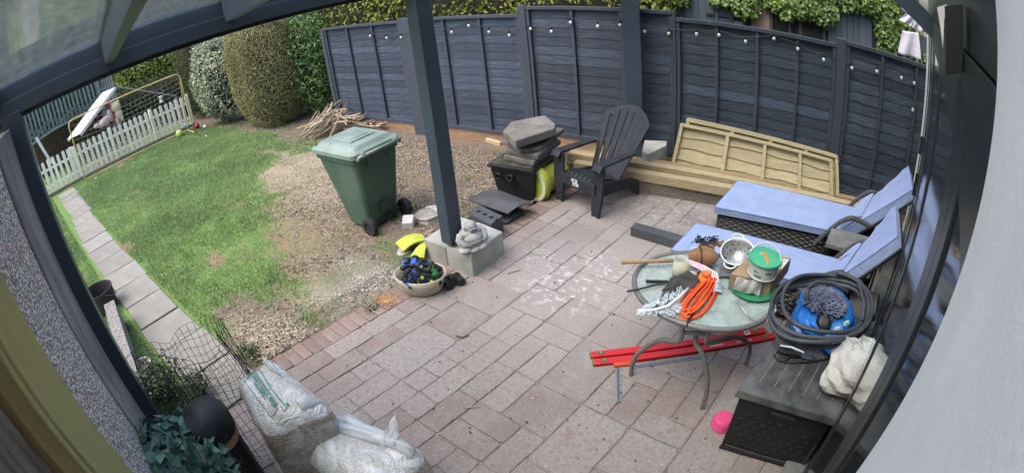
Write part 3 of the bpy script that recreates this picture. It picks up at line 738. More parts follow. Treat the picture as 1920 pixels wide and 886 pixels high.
q = PG(345,190); shrub('upright_hedge', 'tall narrow dark olive hedge behind the variegated shrub', 'hedge', (-12.7, q.y-.55, 1.05), (.75,.85,1.35), -.1, 26000, lf_dark, .035, 13, square=3.2, lump=.1, orient=.9, inner=.88, k=.9)
shrub('lime_shrub', 'bright lime green shrub beyond the picket fence', 'shrub', tuple(PX(275,138,-15.2)), (.8,1.05,.75), 0, 9000, lf_lime, .085, 17, lump=.35, orient=.9, inner=.75, k=.78)
shrub('dark_shrub', 'dark leafless looking shrub behind the playhouse and net', 'shrub', tuple(PX(235,150,-16.2)), (.8,1.0,1.0), 0, 7000, M('twiggy_leaf', (.02,.022,.012), (.085,.07,.045), attr='rnd', rough=.8), .06, 19, lump=.3, orient=1.0, inner=.7)
c = PX(290,175,-14.2); shrub('low_hedge', 'dark green hedge seen through the football net beyond the pickets', 'hedge', (c.x, c.y, .45), (.6,2.2,.75), -.1, 12000, lf_dark, .055, 23, square=3.5, lump=.2, orient=.9, inner=.8)
# tall golden conifer hedge beyond the fence
for i, (px, py, rx, ry, rz, dy, lab) in enumerate(((520,20,1.2,.8,1.5,1.6,'tall green conifer rising behind the loose shrub at the fence end'),(680,22,1.3,.7,1.25,1.35,'golden green conifer behind the left fence panel'),
        (760,20,1.1,.7,1.2,1.5,'golden green conifer behind the middle pergola post'),(900,12,1.4,.7,1.2,1.5,'golden green conifer behind the second fence panel'),(1080,2,1.5,.7,1.15,1.6,'golden green conifer behind the tallest fence panel'))):
    c = PY(px, py, FY+dy); shrub('conifer', lab, 'conifer', (c.x, c.y, c.z-.15), (rx,ry,rz), 0, 12000, lf_green if i == 0 else lf_yel, .075, 31+i, square=2.6, lump=.3, orient=.9, inner=.78, group=None, lumpf=4)
# distant trees behind the neighbour's garden
for i, (x, y, r, h) in enumerate(((-24,4,2.6,4.0),(-26,9,3.2,5.0),(-22,13,2.8,4.4))):
    shrub('tree', ('broad green tree far left beyond the playhouse','broad green tree far behind the hedges','green tree far behind the conifers')[i], 'tree', (x, y, h*.55), (r, r, h*.5), 0, 6000, lf_dark, .22, 41+i, lump=.3, orient=.9, inner=.75)
# ================================================================== WHEELIE BIN
bing = M('green_bin_plastic', (.052,.098,.072), (.068,.118,.086), 4, rough=.5, bump=.0006, bscale=220, spec=.4, c3=(.09,.135,.105), scale2=2.2)
ting = M('faded_green_lid', (.13,.18,.145), (.19,.25,.215), 3.5, rough=.42, spec=.45, c3=(.23,.29,.265))
A_, B0, C0 = P(648,432), P(698,438), P(757,402)
back = ez2(C0-B0); wd = back.length; exw = back.normalized(); eyd = Vector((exw.y, -exw.x, 0))     # eyd: from the front to the wheel side
bc = (B0+C0)/2
whb = thing('wheelie_bin', 'green two wheeled household bin with closed lid standing on the bare soil', 'wheelie bin', (bc.x-.2, bc.y, 0))
BX = frame(bc, exw, eyd)             # local: x along the wheel axle, y to the wheel side, z up
H = .80; hw0, hw1 = .19, .275; yb0, yf0 = -.03, -.36; yb1, yf1 = .045, -.56
m_ = MB(BX)
def ring(z, hw, yf, yb, r=.05, n=4):
    out = []
    for cx, cy, a0 in ((hw-r, yb-r, 0), (-hw+r, yb-r, PI/2), (-hw+r, yf+r, PI), (hw-r, yf+r, 1.5*PI)):
        for k in range(n): a = a0+PI/2*k/(n-1); out.append((cx+r*math.cos(a), cy+r*math.sin(a), z))
    return out
prev = None; R_ = []
for f in (0, .02, .15, .5, .90, .905, .985, 1):
    g_ = 1.0
    hw = hw0+(hw1-hw0)*f; yf = yf0+(yf1-yf0)*f; yb = yb0+(yb1-yb0)*f
    if f > .9: hw += .014; yf -= .014; yb += .010
    R_.append(m_.pts(ring(.035+(H-.035)*f, hw, yf, yb)))
for a, b in zip(R_, R_[1:]):
    for j in range(16): m_.face([a+j, a+(j+1)%16, b+(j+1)%16, b+j])
m_.face([R_[0]+j for j in range(16)][::-1]); m_.face([R_[-1]+j for j in range(16)])
m_.build('body', bing, whb, smooth=False, bevel=.004)
for sx, yy in ((-.13,None),(.13,None)):
    MB(BX).box((sx, yb1+.006, H-.115), (.010,.03,.05)).build('rib', bing, whb, bevel=.003)
m_ = MB(BX); m_.box((.02,.012,.205), (.15,.05,.09)); m_.build('lower_grip', M('dark_recess', (.02,.035,.022), (.03,.045,.03), 6, rough=.5), whb, bevel=.004)
m_ = MB(BX); m_.tube([(-.25,-.01,.085),(.25,-.01,.085)], .013, 8); m_.build('axle', blackpl, whb)
for s in (-1, 1):
    w = MB(BX); R90 = Matrix.Rotation(PI/2, 3, 'Y'); cx = s*.232
    w.lathe([(.045,-.027),(.082,-.027),(.088,-.018),(.088,.018),(.082,.027),(.045,.027),(.045,-.027)], (cx,.02,.088), 24, R90, False, False)
    o = w.build('wheel', M('tyre_rubber', (.014,.014,.014), (.028,.028,.027), 8, rough=.75), whb, smooth=False)
    h = MB(BX); h.lathe([(.044,-.016),(.044,.016)], (cx,.02,.088), 16, R90); h.lathe([(.016,-.026),(.016,.026)], (cx,.02,.088), 12, R90)
    for k in range(5):
        a = 2*PI*k/5; h.box((cx, .02+.027*math.cos(a), .088+.027*math.sin(a)), (.036,.012,.012), Matrix.Rotation(a,3,'X'))
    h.build('hub', greypl, o)
# lid
m_ = MB(BX); L0 = H+.006
lid = [(hw1+.022, yb1+.025), (-hw1-.022, yb1+.025), (-hw1-.022, yf1-.035), (hw1+.022, yf1-.035)]
def lr(z, ins, r=.06): return ring(z, hw1+.024-ins, yf1-.045+ins, yb1+.02-ins, r)
R_ = [m_.pts(lr(z, i)) for z, i in ((L0-.03,0),(L0+.012,0),(L0+.022,.012),(L0+.03,.035),(L0+.062,.07),(L0+.066,.09))]
for a, b in zip(R_, R_[1:]):
    for j in range(16): m_.face([a+j, a+(j+1)%16, b+(j+1)%16, b+j])
m_.face([R_[-1]+j for j in range(16)]); m_.face([R_[0]+j for j in range(16)][::-1])
lo = m_.build('lid', ting, whb, bevel=.003)
m_ = MB(BX); m_.box((0,-.27,L0+.071), (.30,.30,.012)); m_.box((0,-.27,L0+.079),(.22,.2,.006)); m_.build('lid_panel', ting, lo, bevel=.004)
m_ = MB(BX); m_.tube([(-.255,.075,H-.03),(-.25,.1,H+.0),(.25,.1,H+.0),(.255,.075,H-.03)], .017, 8); m_.build('handle', ting, whb, smooth=True)
for s in (-1, 1):
    m_ = MB(BX); m_.lathe([(.026,-.02),(.03,0),(.026,.02)], (s*.2,.085,H+.005), 12, Matrix.Rotation(PI/2,3,'Y')); m_.build('hinge', ting, whb)
m_ = MB(BX); m_.box((-.20,yf1+.02,L0+.025),(.10,.05,.035)); m_.build('lid_grip', M('dark_recess', (.02,.035,.022)), lo, bevel=.004)
# ================================================================== STICK PILE behind the bin
stk = thing('stick_pile', 'heap of cut branches and sticks piled on the soil by the fence', 'stick pile', PG(650,250))
barkm = M('cut_branch', (.17,.13,.095), (.35,.29,.21), 6, rough=.9, stretch=(3,3,3), rv=.35, bump=.003, bscale=60)
endm = M('cut_branch_pale', (.34,.28,.20), (.48,.41,.30), 9, rough=.9, rv=.2)
rg = random.Random(12)
for k in range(150):
    u = rg.random(); px = 585+u*140+rg.uniform(-6,6); 
    q = PG(px, 262-18*u+rg.uniform(-8,8)); ht = .06+.34*math.exp(-((u-.38)/.30)**2)*rg.random()**.6
    if u < .45: a = rg.gauss(1.05, .35); el = rg.gauss(.55,.28)
    else: a = rg.gauss(.0, .3); el = rg.gauss(.16,.18)
    ln = rg.uniform(.22,.6); r = rg.uniform(.006,.020)
    d = Vector((math.cos(a)*math.cos(el), math.sin(a)*math.cos(el), math.sin(el)))
    c = Vector((q.x-.25, q.y+.12, q.z+ht)); p0, p1 = c-d*ln*.5, c+d*ln*.5
    if p0.z < q.z: p0.z = q.z+r
    mid = (p0+p1)/2+Vector((rg.uniform(-.03,.03), rg.uniform(-.03,.03), rg.uniform(-.02,.03)))
    MB().tube([p0, mid, p1], [r, r*.95, r*.75], 6).build('stick', barkm if rg.random() < .7 else endm, stk)
q = PG(622,240); MB().tube([q+Vector((-.1,.1,.1)), q+Vector((-.02,.12,.42))], [.02,.016], 7).build('stick', endm, stk)
for k in range(5):
    q = PG(575+k*6+rg.uniform(-5,5), 262+k*3); MB().tube([q+Vector((0,0,.01)), q+Vector((rg.uniform(-.2,.2), rg.uniform(-.15,.1), .015))], .008, 5).build('stick', barkm, stk)
a, b = PG(722,284), PG(760,273)
tag(MB().bar(a+Vector((0,0,.012)), b+Vector((0,0,.014)), .022, .018).build('wood_batten', endm, bevel=.003), 'pale stick lying on the soil to the right of the green bin', 'stick')
# ================================================================== PLINTH under the middle post
pl = thing('concrete_plinth', 'two part concrete plinth block that the middle pergola post stands on', 'plinth', P(870,500))
p0, p1, p2 = P(797,464,0), P(883,516,0), P(942,468,0)
ZP = .205
t0, t1, t2 = P(797,452,.165), P(883,478,ZP), P(942,434,ZP)
spl = .40
e1 = ez2(t1-t0); e2 = ez2(t2-t1); sp = t0+e1*.42
conc2 = M('pale_concrete', (.36,.36,.32), (.50,.50,.45), 6, rough=.9, bump=.004, bscale=50, spots=(40,.05,(.24,.24,.22)), c3=(.27,.27,.22))
def blk(q, z, b=.006, mat=concrete, top=0.):
    m_ = MB(); m_.hexa([(a.x, a.y, -.03) for a in q], [(a.x, a.y, z) for a in q]); return m_.build('block', mat, pl, bevel=b)
s0 = ez2(t0)+e1*.47
blk([s0, ez2(t1), ez2(t1)+e2, s0+e2*1.05], ZP, mat=conc2)
blk([ez2(t0)-e1*.02, s0-e1*.012, s0-e1*.012+e2*1.1, ez2(t0)-e1*.02+e2*1.1], .185)
# laughing seated figure
bud = thing('buddha_statue', 'pale stone laughing seated statue on the concrete plinth', 'statue', P(884,462,ZP))
stone = M('pale_cast_stone', (.36,.36,.355), (.52,.52,.51), 9, rough=.9, bump=.002, bscale=90, c3=(.28,.28,.27))
o0 = P(884,460,ZP); vdir = ez2(Vector((0,0,0))-o0).normalized()
fx = (Rz(.55) @ vdir); rx_ = Vector((-fx.y, fx.x, 0))
BU = frame(o0, rx_*1.12, fx*1.08, (0,0,.9)); 
m_ = MB(BX); m_ = MB(BU)
m_.blob((0,0,.055), (.105,.085,.06), 16, 10); m_.blob((0,.015,.095), (.075,.075,.07), 16, 10)
for s in (-1,1):
    m_.blob((s*.075,.045,.03), (.06,.05,.032), 12, 8, Rz(s*.5)); m_.blob((s*.03,.085,.02), (.045,.025,.02), 10, 6)
    m_.tube([(s*.075,-.005,.15),(s*.10,.01,.11),(s*.085,.05,.075),(s*.05,.08,.065)], [.026,.028,.024,.018], 10)
m_.blob((0,-.005,.14), (.085,.06,.045), 14, 8)
m_.build('body', stone, bud, smooth=True)
h = MB(BU); h.blob((0,.012,.20), (.043,.044,.05), 18, 12)
for s in (-1,1):
    h.blob((s*.044,.008,.19), (.010,.012,.026), 8, 6); h.blob((s*.020,.048,.188), (.016,.014,.013), 8, 6)
h.blob((0,.056,.195), (.009,.010,.011), 8, 6); h.blob((0,.045,.168), (.020,.014,.009), 8, 6)
h.build('head', stone, bud, smooth=True)
for s in (-1,1):
    e = MB(BU); e.tube([(s*.027,.046,.208),(s*.018,.053,.211),(s*.009,.052,.208)], .0028, 5); e.build('eye', M('dark_crease', (.16,.16,.155)), bud)
e = MB(BU); e.tube([(-.018,.057,.170),(0,.061,.164),(.018,.057,.170)], .003, 5); e.build('mouth', M('dark_crease', (.16,.16,.155)), bud)
e = MB(BU)
for z, r, y in ((.118,.074,.02),(.088,.083,.02)): e.tube([(r*math.sin(a), y+r*.86*math.cos(a), z-.01*abs(math.sin(a))) for a in [(-1.1+2.2*k/10) for k in range(11)]], .004, 5)
e.build('robe_fold', stone, bud, smooth=True)
# black block with three holes, and folded rubber sheets, beside the plinth
hb = thing('perforated_block', 'dark grey block with a row of round holes leaning by the statue', 'block', P(915,420))
q0, q1, q2 = P(878,400,.17), P(920,420,.17), P(942,404,.17)
gx, gy = ez2(q1-q0), ez2(q2-q1)
nxt = gx.normalized(); nyt = gy.normalized()
slate = M('slate_grey', (.055,.058,.066), (.09,.094,.104), 6, rough=.75, bump=.001, bscale=90)
m_ = MB(); z1 = .17
m_.hexa([(p.x,p.y,0.) for p in (q0,q1,q1+gy,q0+gy)], [(p.x,p.y,z1) for p in (q0,q1,q1+gy,q0+gy)]); m_.build('body', slate, hb, bevel=.005)
for f in (.2,.48,.76):
    c = q0+gx*f+gy*.5; MB().lathe([(.021,z1-.02),(.021,z1+.0015)], (c.x,c.y,0), 14).build('hole', M('hole_black', (.004,.004,.005), None, rough=.9), hb)
c = q1+gy*.5+Vector((0,0,-.03)); MB().lathe([(.016,0),(.016,.003)], q1+gy*.5-Vector((0,0,.0))+Vector((.0,0,.0)), 12).build('hole', M('hole_black', (.004,.004,.005)), hb)
rb = thing('rubber_sheets', 'two dark grey curved plastic sheets lying between plinth and black tank', 'sheet', P(935,400))
ca, cb, cc, cd = P(877,376,.19), P(935,358,.12), P(1000,384,.09), P(952,402,.12)
def bil(a,b,c,d,sag,zup=0):
    def fn(u,v):
        p = (a*(1-u)+b*u)*(1-v)+(d*(1-u)+c*u)*v; p = p.copy(); p.z += sag*math.sin(PI*u)*1.0+zup; return p
    return fn
MB().surf(bil(ca,cb,cc,cd,.035), 10, 6, thick=.012).build('sheet', slate, rb, smooth=False)
ca2, cb2, cc2, cd2 = P(885,402,.06), P(930,365,.05), P(985,398,.03), P(950,420,.012)
MB().surf(bil(ca2,cb2,cc2,cd2,.01), 8, 6, thick=.012).build('sheet', slate, rb)
# rubble by the bin and the post
def rock(name, label, cat, px, py, s, mat, seed, z=0):
    r = random.Random(seed); q = PG(px, py); mb = MB(); 
    ph = [r.uniform(0,6) for _ in range(4)]
    mb.blob((q.x,q.y,q.z+s[2]*.6), s, 9, 6, Rz(r.uniform(0,3)), fn=lambda v: 1+.16*math.sin(3*v.x+ph[0])+.13*math.sin(4*v.y+ph[1])+.12*math.sin(5*v.z+ph[2]))
    return tag(mb.build(name, mat, bevel=.0), label, cat)
rub = M('rubble_stone', (.24,.22,.20), (.40,.37,.34), 8, rough=.95, bump=.006, bscale=40)
qa = PG(768,425); m_ = MB(); m_.box((qa.x,qa.y,qa.z+.05), (.105,.12,.09), Rz(.6) @ Matrix.Rotation(.25,3,'X')); tag(m_.build('brick', M('pale_block', (.48,.47,.46), (.58,.57,.56), 8, rough=.9), bevel=.008), 'pale grey broken block lying beside the bin wheel', 'block')
rock('rubble', 'large flat lump of rubble between the pale block and the post', 'rubble', 800, 412, (.14,.11,.05), rub, 1)
rock('rubble', 'pale lump of broken concrete behind the flat rubble lump', 'rubble', 812, 399, (.08,.07,.04), M('pale_block', (.48,.47,.46)), 2)
rock('rubble', 'small brown brick fragment at the foot of the plinth', 'rubble', 808, 440, (.05,.045,.03), M('edging_brick', (.2,.1,.08)), 3)
rock('rubble', 'grey stone beside the yellow netting in the grass', 'stone', 757, 474, (.07,.06,.03), rub, 4)
rock('rubble', 'small yellow green lump behind the right bin wheel', 'lump', 772, 391, (.035,.03,.03), M('lime_plastic', (.34,.39,.04), (.43,.48,.07), 9, rough=.6), 5)
rock('rubble', 'white pebble of plaster beside the foot of the black tank', 'plaster lump', 1001, 374, (.028,.022,.018), whitepl, 6)
# yellow green netted toy pieces by the basket
lime = M('lime_plastic', (.34,.39,.04), (.43,.48,.07), 9, rough=.6)
ym = thing('lime_mat', 'folded yellow green textured mat lying behind the toy basket', 'mat', P(775,460))
a, b, c, d = P(743,456,.03), P(790,440,.08), P(800,452,.10), P(758,472,.04)
MB().surf(bil(a,b,c,d,.03), 8, 6, thick=.012).build('upper_flap', lime, ym)
rdg = MB()
for k in range(7):
    f = bil(a,b,c,d,.033,.003); rdg.tube([f(u/6,(k+.5)/7) for u in range(7)], .004, 4)
rdg.build('ridges', M('lime_ridge', (.28,.33,.02), (.36,.42,.04), 9, rough=.6), ym)
a, b, c, d = P(772,480,.02), P(796,456,.10), P(803,460,.12), P(797,482,.04)
MB().surf(bil(a,b,c,d,.02), 6, 5, thick=.012).build('lower_flap', lime, ym)
# ================================================================== BASKET OF TOY TRUCKS
bq = (P(745,545)+P(835,535))/2
cen = P(790,538,0)
bk = thing('fabric_basket', 'cream fabric basket overflowing with toy trucks beside the plinth', 'basket', cen)
c0 = P(788,515,.13); cen = Vector((c0.x, c0.y+.0, 0))
m_ = MB(); prof = [(.115,.0),(.14,.02),(.17,.10),(.185,.155),(.178,.158),(.165,.10),(.13,.03),(.05,.02)]
m_.lathe(prof, cen, 22, Rz(.4), True, True, 1.12, .86); MB().lathe([(.001,.095),(.150,.085)], cen, 20, Rz(.4), False, False, 1.12, .86).build('dark_filling', M('toy_heap_dark', (.015,.015,.018), (.05,.05,.055), 20, rough=.8), bk)  # flat dark disc added: darkness inside the basket put into colour
m_.build('shell', M('cream_canvas', (.40,.37,.28), (.52,.49,.39), 12, rough=.9, bump=.002, bscale=160), bk, smooth=True)
dd = ez2(P(812,530)-Vector((0,0,0))).normalized()
g_ = P(812,523,.11); MB().lathe([(.007,0),(.009,.004)], g_, 10, Matrix.Rotation(1.2,3,'X')).build('eyelet', M('dark_metal', (.08,.08,.08), None, metal=.8, rough=.4), bk)
blue = M('toy_blue', (.012,.06,.36), (.02,.09,.45), 6, rough=.3, coat=.3); tyre = M('tyre_rubber', (.014,.014,.014)); limew = M('toy_lime', (.45,.6,.05), None, rough=.4); tan = M('toy_tan', (.55,.44,.28), None, rough=.5); tgreen = M('toy_green', (.03,.25,.06), None, rough=.4)
def toy_truck(label, c, yaw, s, body, hubc, tilt=(0,0)):
    R3 = Rz(yaw) @ Matrix.Rotation(tilt[0],3,'X') @ Matrix.Rotation(tilt[1],3,'Y'); X = Matrix.Translation(c) @ R3.to_4x4() @ Matrix.Scale(s,4)
    t = thing('toy_truck', label, 'toy truck', c, 'toy trucks with fat tyres')
    b_ = MB(X); b_.hexa([(-.9,-.42,.42),(.95,-.42,.42),(.95,.42,.42),(-.9,.42,.42)], [(-.85,-.38,.72),(.9,-.38,.66),(.9,.38,.66),(-.85,.38,.72)]); b_.build('body', body, t, bevel=.002)
    b_ = MB(X); b_.hexa([(-.45,-.36,.72),(.32,-.36,.71),(.32,.36,.71),(-.45,.36,.72)], [(-.32,-.3,1.06),(.1,-.3,1.06),(.1,.3,1.06),(-.32,.3,1.06)]); b_.build('cab', blackpl, t, bevel=.002)
    for sx in (-.58,.6):
        for sy in (-1,1):
            w = MB(X); R90 = Matrix.Rotation(PI/2,3,'X'); w.lathe([(.18,-.16),(.36,-.16),(.4,-.08),(.4,.08),(.36,.16),(.18,.16)], (sx,sy*.55,.4), 12, R90); o = w.build('wheel', tyre, t)
            h_ = MB(X); h_.lathe([(.19,-.175),(.19,.175)], (sx,sy*.55,.4), 10, R90); h_.build('hub', hubc, o)
zt = .125
for lab, px, py, yaw, s, bod, hub, ti in (
    ('blue toy truck with dark cab lying highest in the basket', 772, 490, .5, .062, blue, blackpl, (.4,-.3)),
    ('blue toy truck with tan wheels at the back of the basket', 795, 497, 1.2, .060, blue, tan, (-.35,.25)),
    ('black and green toy truck with lime hubs on the right of the basket', 812, 503, 2.0, .058, tgreen, limew, (.6,.2)),
    ('small blue toy truck with lime hubs at the front of the basket', 782, 514, .1, .055, blue, limew, (.3,.5)),
    ('black toy truck upturned on the left of the basket', 758, 508, 2.6, .052, blackpl, blackpl, (1.3,.2)),
    ('black toy truck wedged deep at the near side of the basket', 797, 522, .9, .055, blackpl, limew, (-.5,.6)),
    ('blue toy truck with black hubs wedged at the near left of the basket', 768, 520, 1.9, .050, blue, blackpl, (.9,-.4)),
    ('green toy truck half buried at the far right of the basket', 818, 514, .2, .048, tgreen, blackpl, (.2,.9))):
    q = P(px, py+6, zt+.012); toy_truck(lab, q, yaw, s*1.15, bod, hub, ti)
q = P(850,533,.0); toy_truck('black toy truck with chunky tyres on the patio between basket and plinth', q+Vector((0,0,.0)), 1.1, .085, blackpl, greypl)
# ================================================================== BLACK TANK with stacked stone slabs
T1, T2, T3 = P(915,306,.37), P(998,318,.37), P(1052,278,.37)
tk = thing('black_tank', 'black plastic tank with two pipe stubs carrying a pile of stone slabs', 'tank', P(960,370))
ta, tb = ez2(T2-T1), ez2(T3-T2)
def quad(o, a, b, s=0.0): return [o-a*s-b*s, o+a*(1+s)-b*s, o+a*(1+s)+b*(1+s), o-a*s+b*(1+s)]
o_ = ez2(T1); m_ = MB(); q1 = quad(o_, ta, tb, -.10); q2 = quad(o_, ta, tb, -.015)
m_.hexa([(p.x,p.y,0) for p in q1], [(p.x,p.y,.34) for p in q2]); m_.build('body', blackpl, tk, bevel=.01)
q3 = quad(o_, ta, tb, .02); m_ = MB(); m_.hexa([(p.x,p.y,.335) for p in q3], [(p.x,p.y,.365) for p in q3]); m_.build('rim', blackpl, tk, bevel=.006)
q4 = quad(o_, ta, tb, -.03); m_ = MB(); m_.hexa([(p.x,p.y,.366) for p in q4], [(p.x,p.y,.38) for p in quad(o_, ta, tb, -.06)]); m_.build('lid', M('mossy_black', (.02,.022,.018), (.07,.07,.055), 7, rough=.85), tk, bevel=.004)
nrm = Vector((ta.y,-ta.x,0)).normalized()
if nrm.dot(-o_) < 0: nrm = -nrm
for f in (.22,.50):
    c = o_+ta*f-tb*.06*0+Vector((0,0,.255))+nrm*(-.02); MB().lathe([(.030,0),(.030,.05),(.022,.05),(.022,.0)], c, 14, nrm.to_track_quat('Z','Y').to_matrix()).build('pipe_stub', greypl, tk)
slabm2 = M('dirty_stone_slab', (.10,.095,.088), (.205,.195,.18), 6, rough=.95, bump=.006, bscale=35, rv=.12, c3=(.15,.14,.125))
cc = o_+ta*.48+tb*.5
def sslab(label, px_corners, z0, th):
    q = [P(a,b,z0+th) for a,b in px_corners]; m_ = MB(); m_.hexa([(p.x,p.y,z0) for p in q], [(p.x,p.y,p.z) for p in q])
    return tag(m_.build('stone_slab', slabm2, bevel=.010), label, 'stone slab', 'stone slabs stacked on the black tank')
zz = .381
sslab('dark stone slab lowest in the pile on the black tank', [(944,291),(1000,303),(1052,262),(1010,248)], zz, .05)
sslab('second stone slab from the bottom of the pile on the tank', [(946,280),(1008,291),(1046,258),(980,250)], zz+.052, .05)
sslab('wide thin stone slab under the topmost slab of the pile', [(938,262),(975,280),(1012,276),(1058,240),(1020,236)], zz+.104, .045)
q = [P(a,b,.67) for a,b in ((943,245),(966,264),(1040,240),(1042,232),(1022,215),(958,228))]; m_ = MB(); m_.hexa([(p.x,p.y,p.z-.085+.02*(i in (3,4))) for i,p in enumerate(q)], q); tag(m_.build('stone_slab', slabm2, bevel=.012), 'thick pale topped stone slab on top of the pile on the tank', 'stone slab', 'stone slabs stacked on the black tank')
# lime tub lying on its side against the tank
lt = thing('lime_toy_tub', 'yellow green plastic play piece lying between tank and black chair', 'toy', P(1022,370))
ax = (P(1060,325,.12)-P(1012,350,.12)).normalized(); c0 = P(1004,374,0)+Vector((0,0,.155))
Q = ax.to_track_quat('Z','Y').to_matrix()
m_ = MB(); m_.lathe([(.02,.0),(.150,.0),(.174,.016),(.178,.07),(.155,.09),(.137,.14),(.13,.40),(.11,.44)], c0, 24, Q, True, True, .85, 1.0); m_.build('shell', M('lime_plastic', (.36,.42,.03)), lt, smooth=False, bevel=.003)
m_ = MB(); m_.lathe([(.125,-.004),(.165,-.004),(.165,.008)], c0, 24, Q, False, False, .85, 1.0); m_.build('rim', M('pale_lime', (.5,.55,.3), (.58,.62,.4), 6, rough=.5), lt)
for k in range(4):
    a = k*PI/2+.4; m_ = MB(); m_.tube([c0+Q @ Vector((.075*math.cos(a), .095*math.sin(a), .06)), c0+Q @ Vector((.07*math.cos(a), .09*math.sin(a), .30))], .018, 8); m_.build('rib', M('lime_plastic', (.36,.42,.03)), lt)
# ================================================================== ADIRONDACK CHAIR
FLf, FRf, RRf = P(1048,375), P(1118,408), P(1200,367)
wv = ez2(FRf-FLf); CW = wv.length; wv.normalize(); fv = Vector((wv.y, -wv.x, 0))      # fv: to the front
dep = abs((RRf-FRf).dot(fv)); org = (FLf+FRf)/2
ch = thing('garden_chair', 'black plastic adirondack chair with slatted fan back on the patio', 'chair', org)
CX4 = frame(org, wv, fv)   # local x right (towards FR), y front (0 at the front feet, -dep at the rear), z up
hw = CW/2
# front legs: broad panels curving in at the top
for s in (-1, 1):
    m_ = MB(CX4)
    def leg(u, v, s=s):
        z = u*.50; wth = .040+.020*u+.014*math.sin(PI*u); cx = s*(hw-.015+.02*math.sin(u*PI*.5))
        return (cx+(v-.5)*2*wth, -.012*math.sin(PI*v)+.012-.03*u, z)
    m_.surf(leg, 10, 4, thick=.025); m_.build('front_leg', greypl, ch, bevel=.003)
    m_ = MB(CX4)   # side skirt arching to the rear leg
    def rear(u, v, s=s):
        y = -.03-u*(dep-.02); top = .31-.10*u; arch = .19*math.sin(min(1,u*1.15)*PI)**.8*(1-.1*u) if u < .87 else 0
        bot = max(0.0, top-.085-.05*(1-u)) if u < .74 else max(0, (top-.09)*(1-(u-.74)/.26))
        z = bot*(1-v)+top*v*(1 if u < .8 else 1-(u-.8)*1.2)+(0 if u < .8 else 0)
        return (s*(hw-.035), y, z)
    m_.surf(rear, 14, 3, thick=.022); m_.build('rear_leg', greypl, ch, bevel=.003)
    m_ = MB(CX4)   # armrest
    def arm(u, v, s=s):
        y = .035-u*(dep*.86); w_ = .055-.012*u; cx = s*(hw+.015-.01*u); return (cx+(v-.5)*2*w_, y, .515+.012*math.sin(PI*v)-.015*u-.05*max(0,.06-u)/.06)
    m_.surf(arm, 12, 6, thick=.026); m_.build('armrest', greypl, ch, smooth=False, bevel=.004)
# seat slats running front to back with narrow gaps, dipping to the rear
ns = 7
for k in range(ns):
    m_ = MB(CX4); x0 = -hw+.06+(CW-.12)*k/ns; x1 = -hw+.06+(CW-.12)*(k+1)/ns-.010
    def seat(u, v, x0=x0, x1=x1):
        y = -.02-u*(dep*.70); z = .325+.018*math.sin(PI*min(1,u*1.3))-.115*u-.05*max(0,.08-u)/.08; return (x0+(x1-x0)*v, y, z)
    m_.surf(seat, 10, 2, thick=.016); m_.build('seat_slat', greypl, ch, bevel=.002)
m_ = MB(CX4); m_.hexa([(-hw+.02,-.01,.21),(hw-.02,-.01,.21),(hw-.02,.008,.21),(-hw+.02,.008,.21)], [(-hw+.02,-.012,.318),(hw-.02,-.012,.318),(hw-.02,.006,.318),(-hw+.02,.006,.318)]); m_.build('front_apron', greypl, ch, bevel=.006)
MB(CX4).box((-.005,.011,.250),(.075,.004,.030)).build('label', M('paper_label', (.6,.6,.6), (.7,.7,.7), 9, rough=.7), ch)
m_ = MB(CX4); m_.box((-.02,.011,.285),(.075,.004,.028)); lb = m_.build('label', M('paper_label', (.6,.6,.6), (.7,.7,.7), 9, rough=.7), ch)
for c_, s_ in (((-.02,.0135,.285),(.03,.002,.014)), ((.0,.0135,.25),(.02,.002,.006)), ((-.02,.0135,.25),(.01,.002,.012))): MB(CX4).box(c_, s_).build('print', M('ink_dark', (.03,.03,.035)), lb)
# fan back: seven slats, round top
back_b = -dep*.70; nb_ = 7; Hb = .74
for k in range(nb_):
    m_ = MB(CX4); c = (k-(nb_-1)/2)/((nb_-1)/2)
    def bk_(u, v, c=c):
        wl = .185; wt = .30; x = c*(wl+(wt-wl)*u)*.86; halfw = (.025+.014*u)
        top = Hb*(1-.16*c*c); l = u*top; lean = .60
        return (x+(v-.5)*2*halfw, back_b+.02-l*math.sin(lean)+.05*c*c*(1), .215+l*math.cos(lean)+.006*math.sin(PI*v))
    m_.surf(bk_, 8, 3, thick=.018); m_.build('back_slat', greypl, ch, bevel=.003)
def rail(f, r0):
    m_ = MB(CX4)
    def fn(u, v):
        c = (u-.5)*2; wl, wt = .185, .30; x = c*(wl+(wt-wl)*f)*.95; top = Hb*(1-.16*c*c); l = top*f+(v-.5)*r0; lean = .60
        return (x, back_b+.02-.016-l*math.sin(lean)+.05*c*c, .215+l*math.cos(lean)-.004)
    m_.surf(fn, 14, 1, thick=.014); m_.build('back_rail', greypl, ch)
rail(.05,.09); rail(.50,.05); rail(.955,.075)
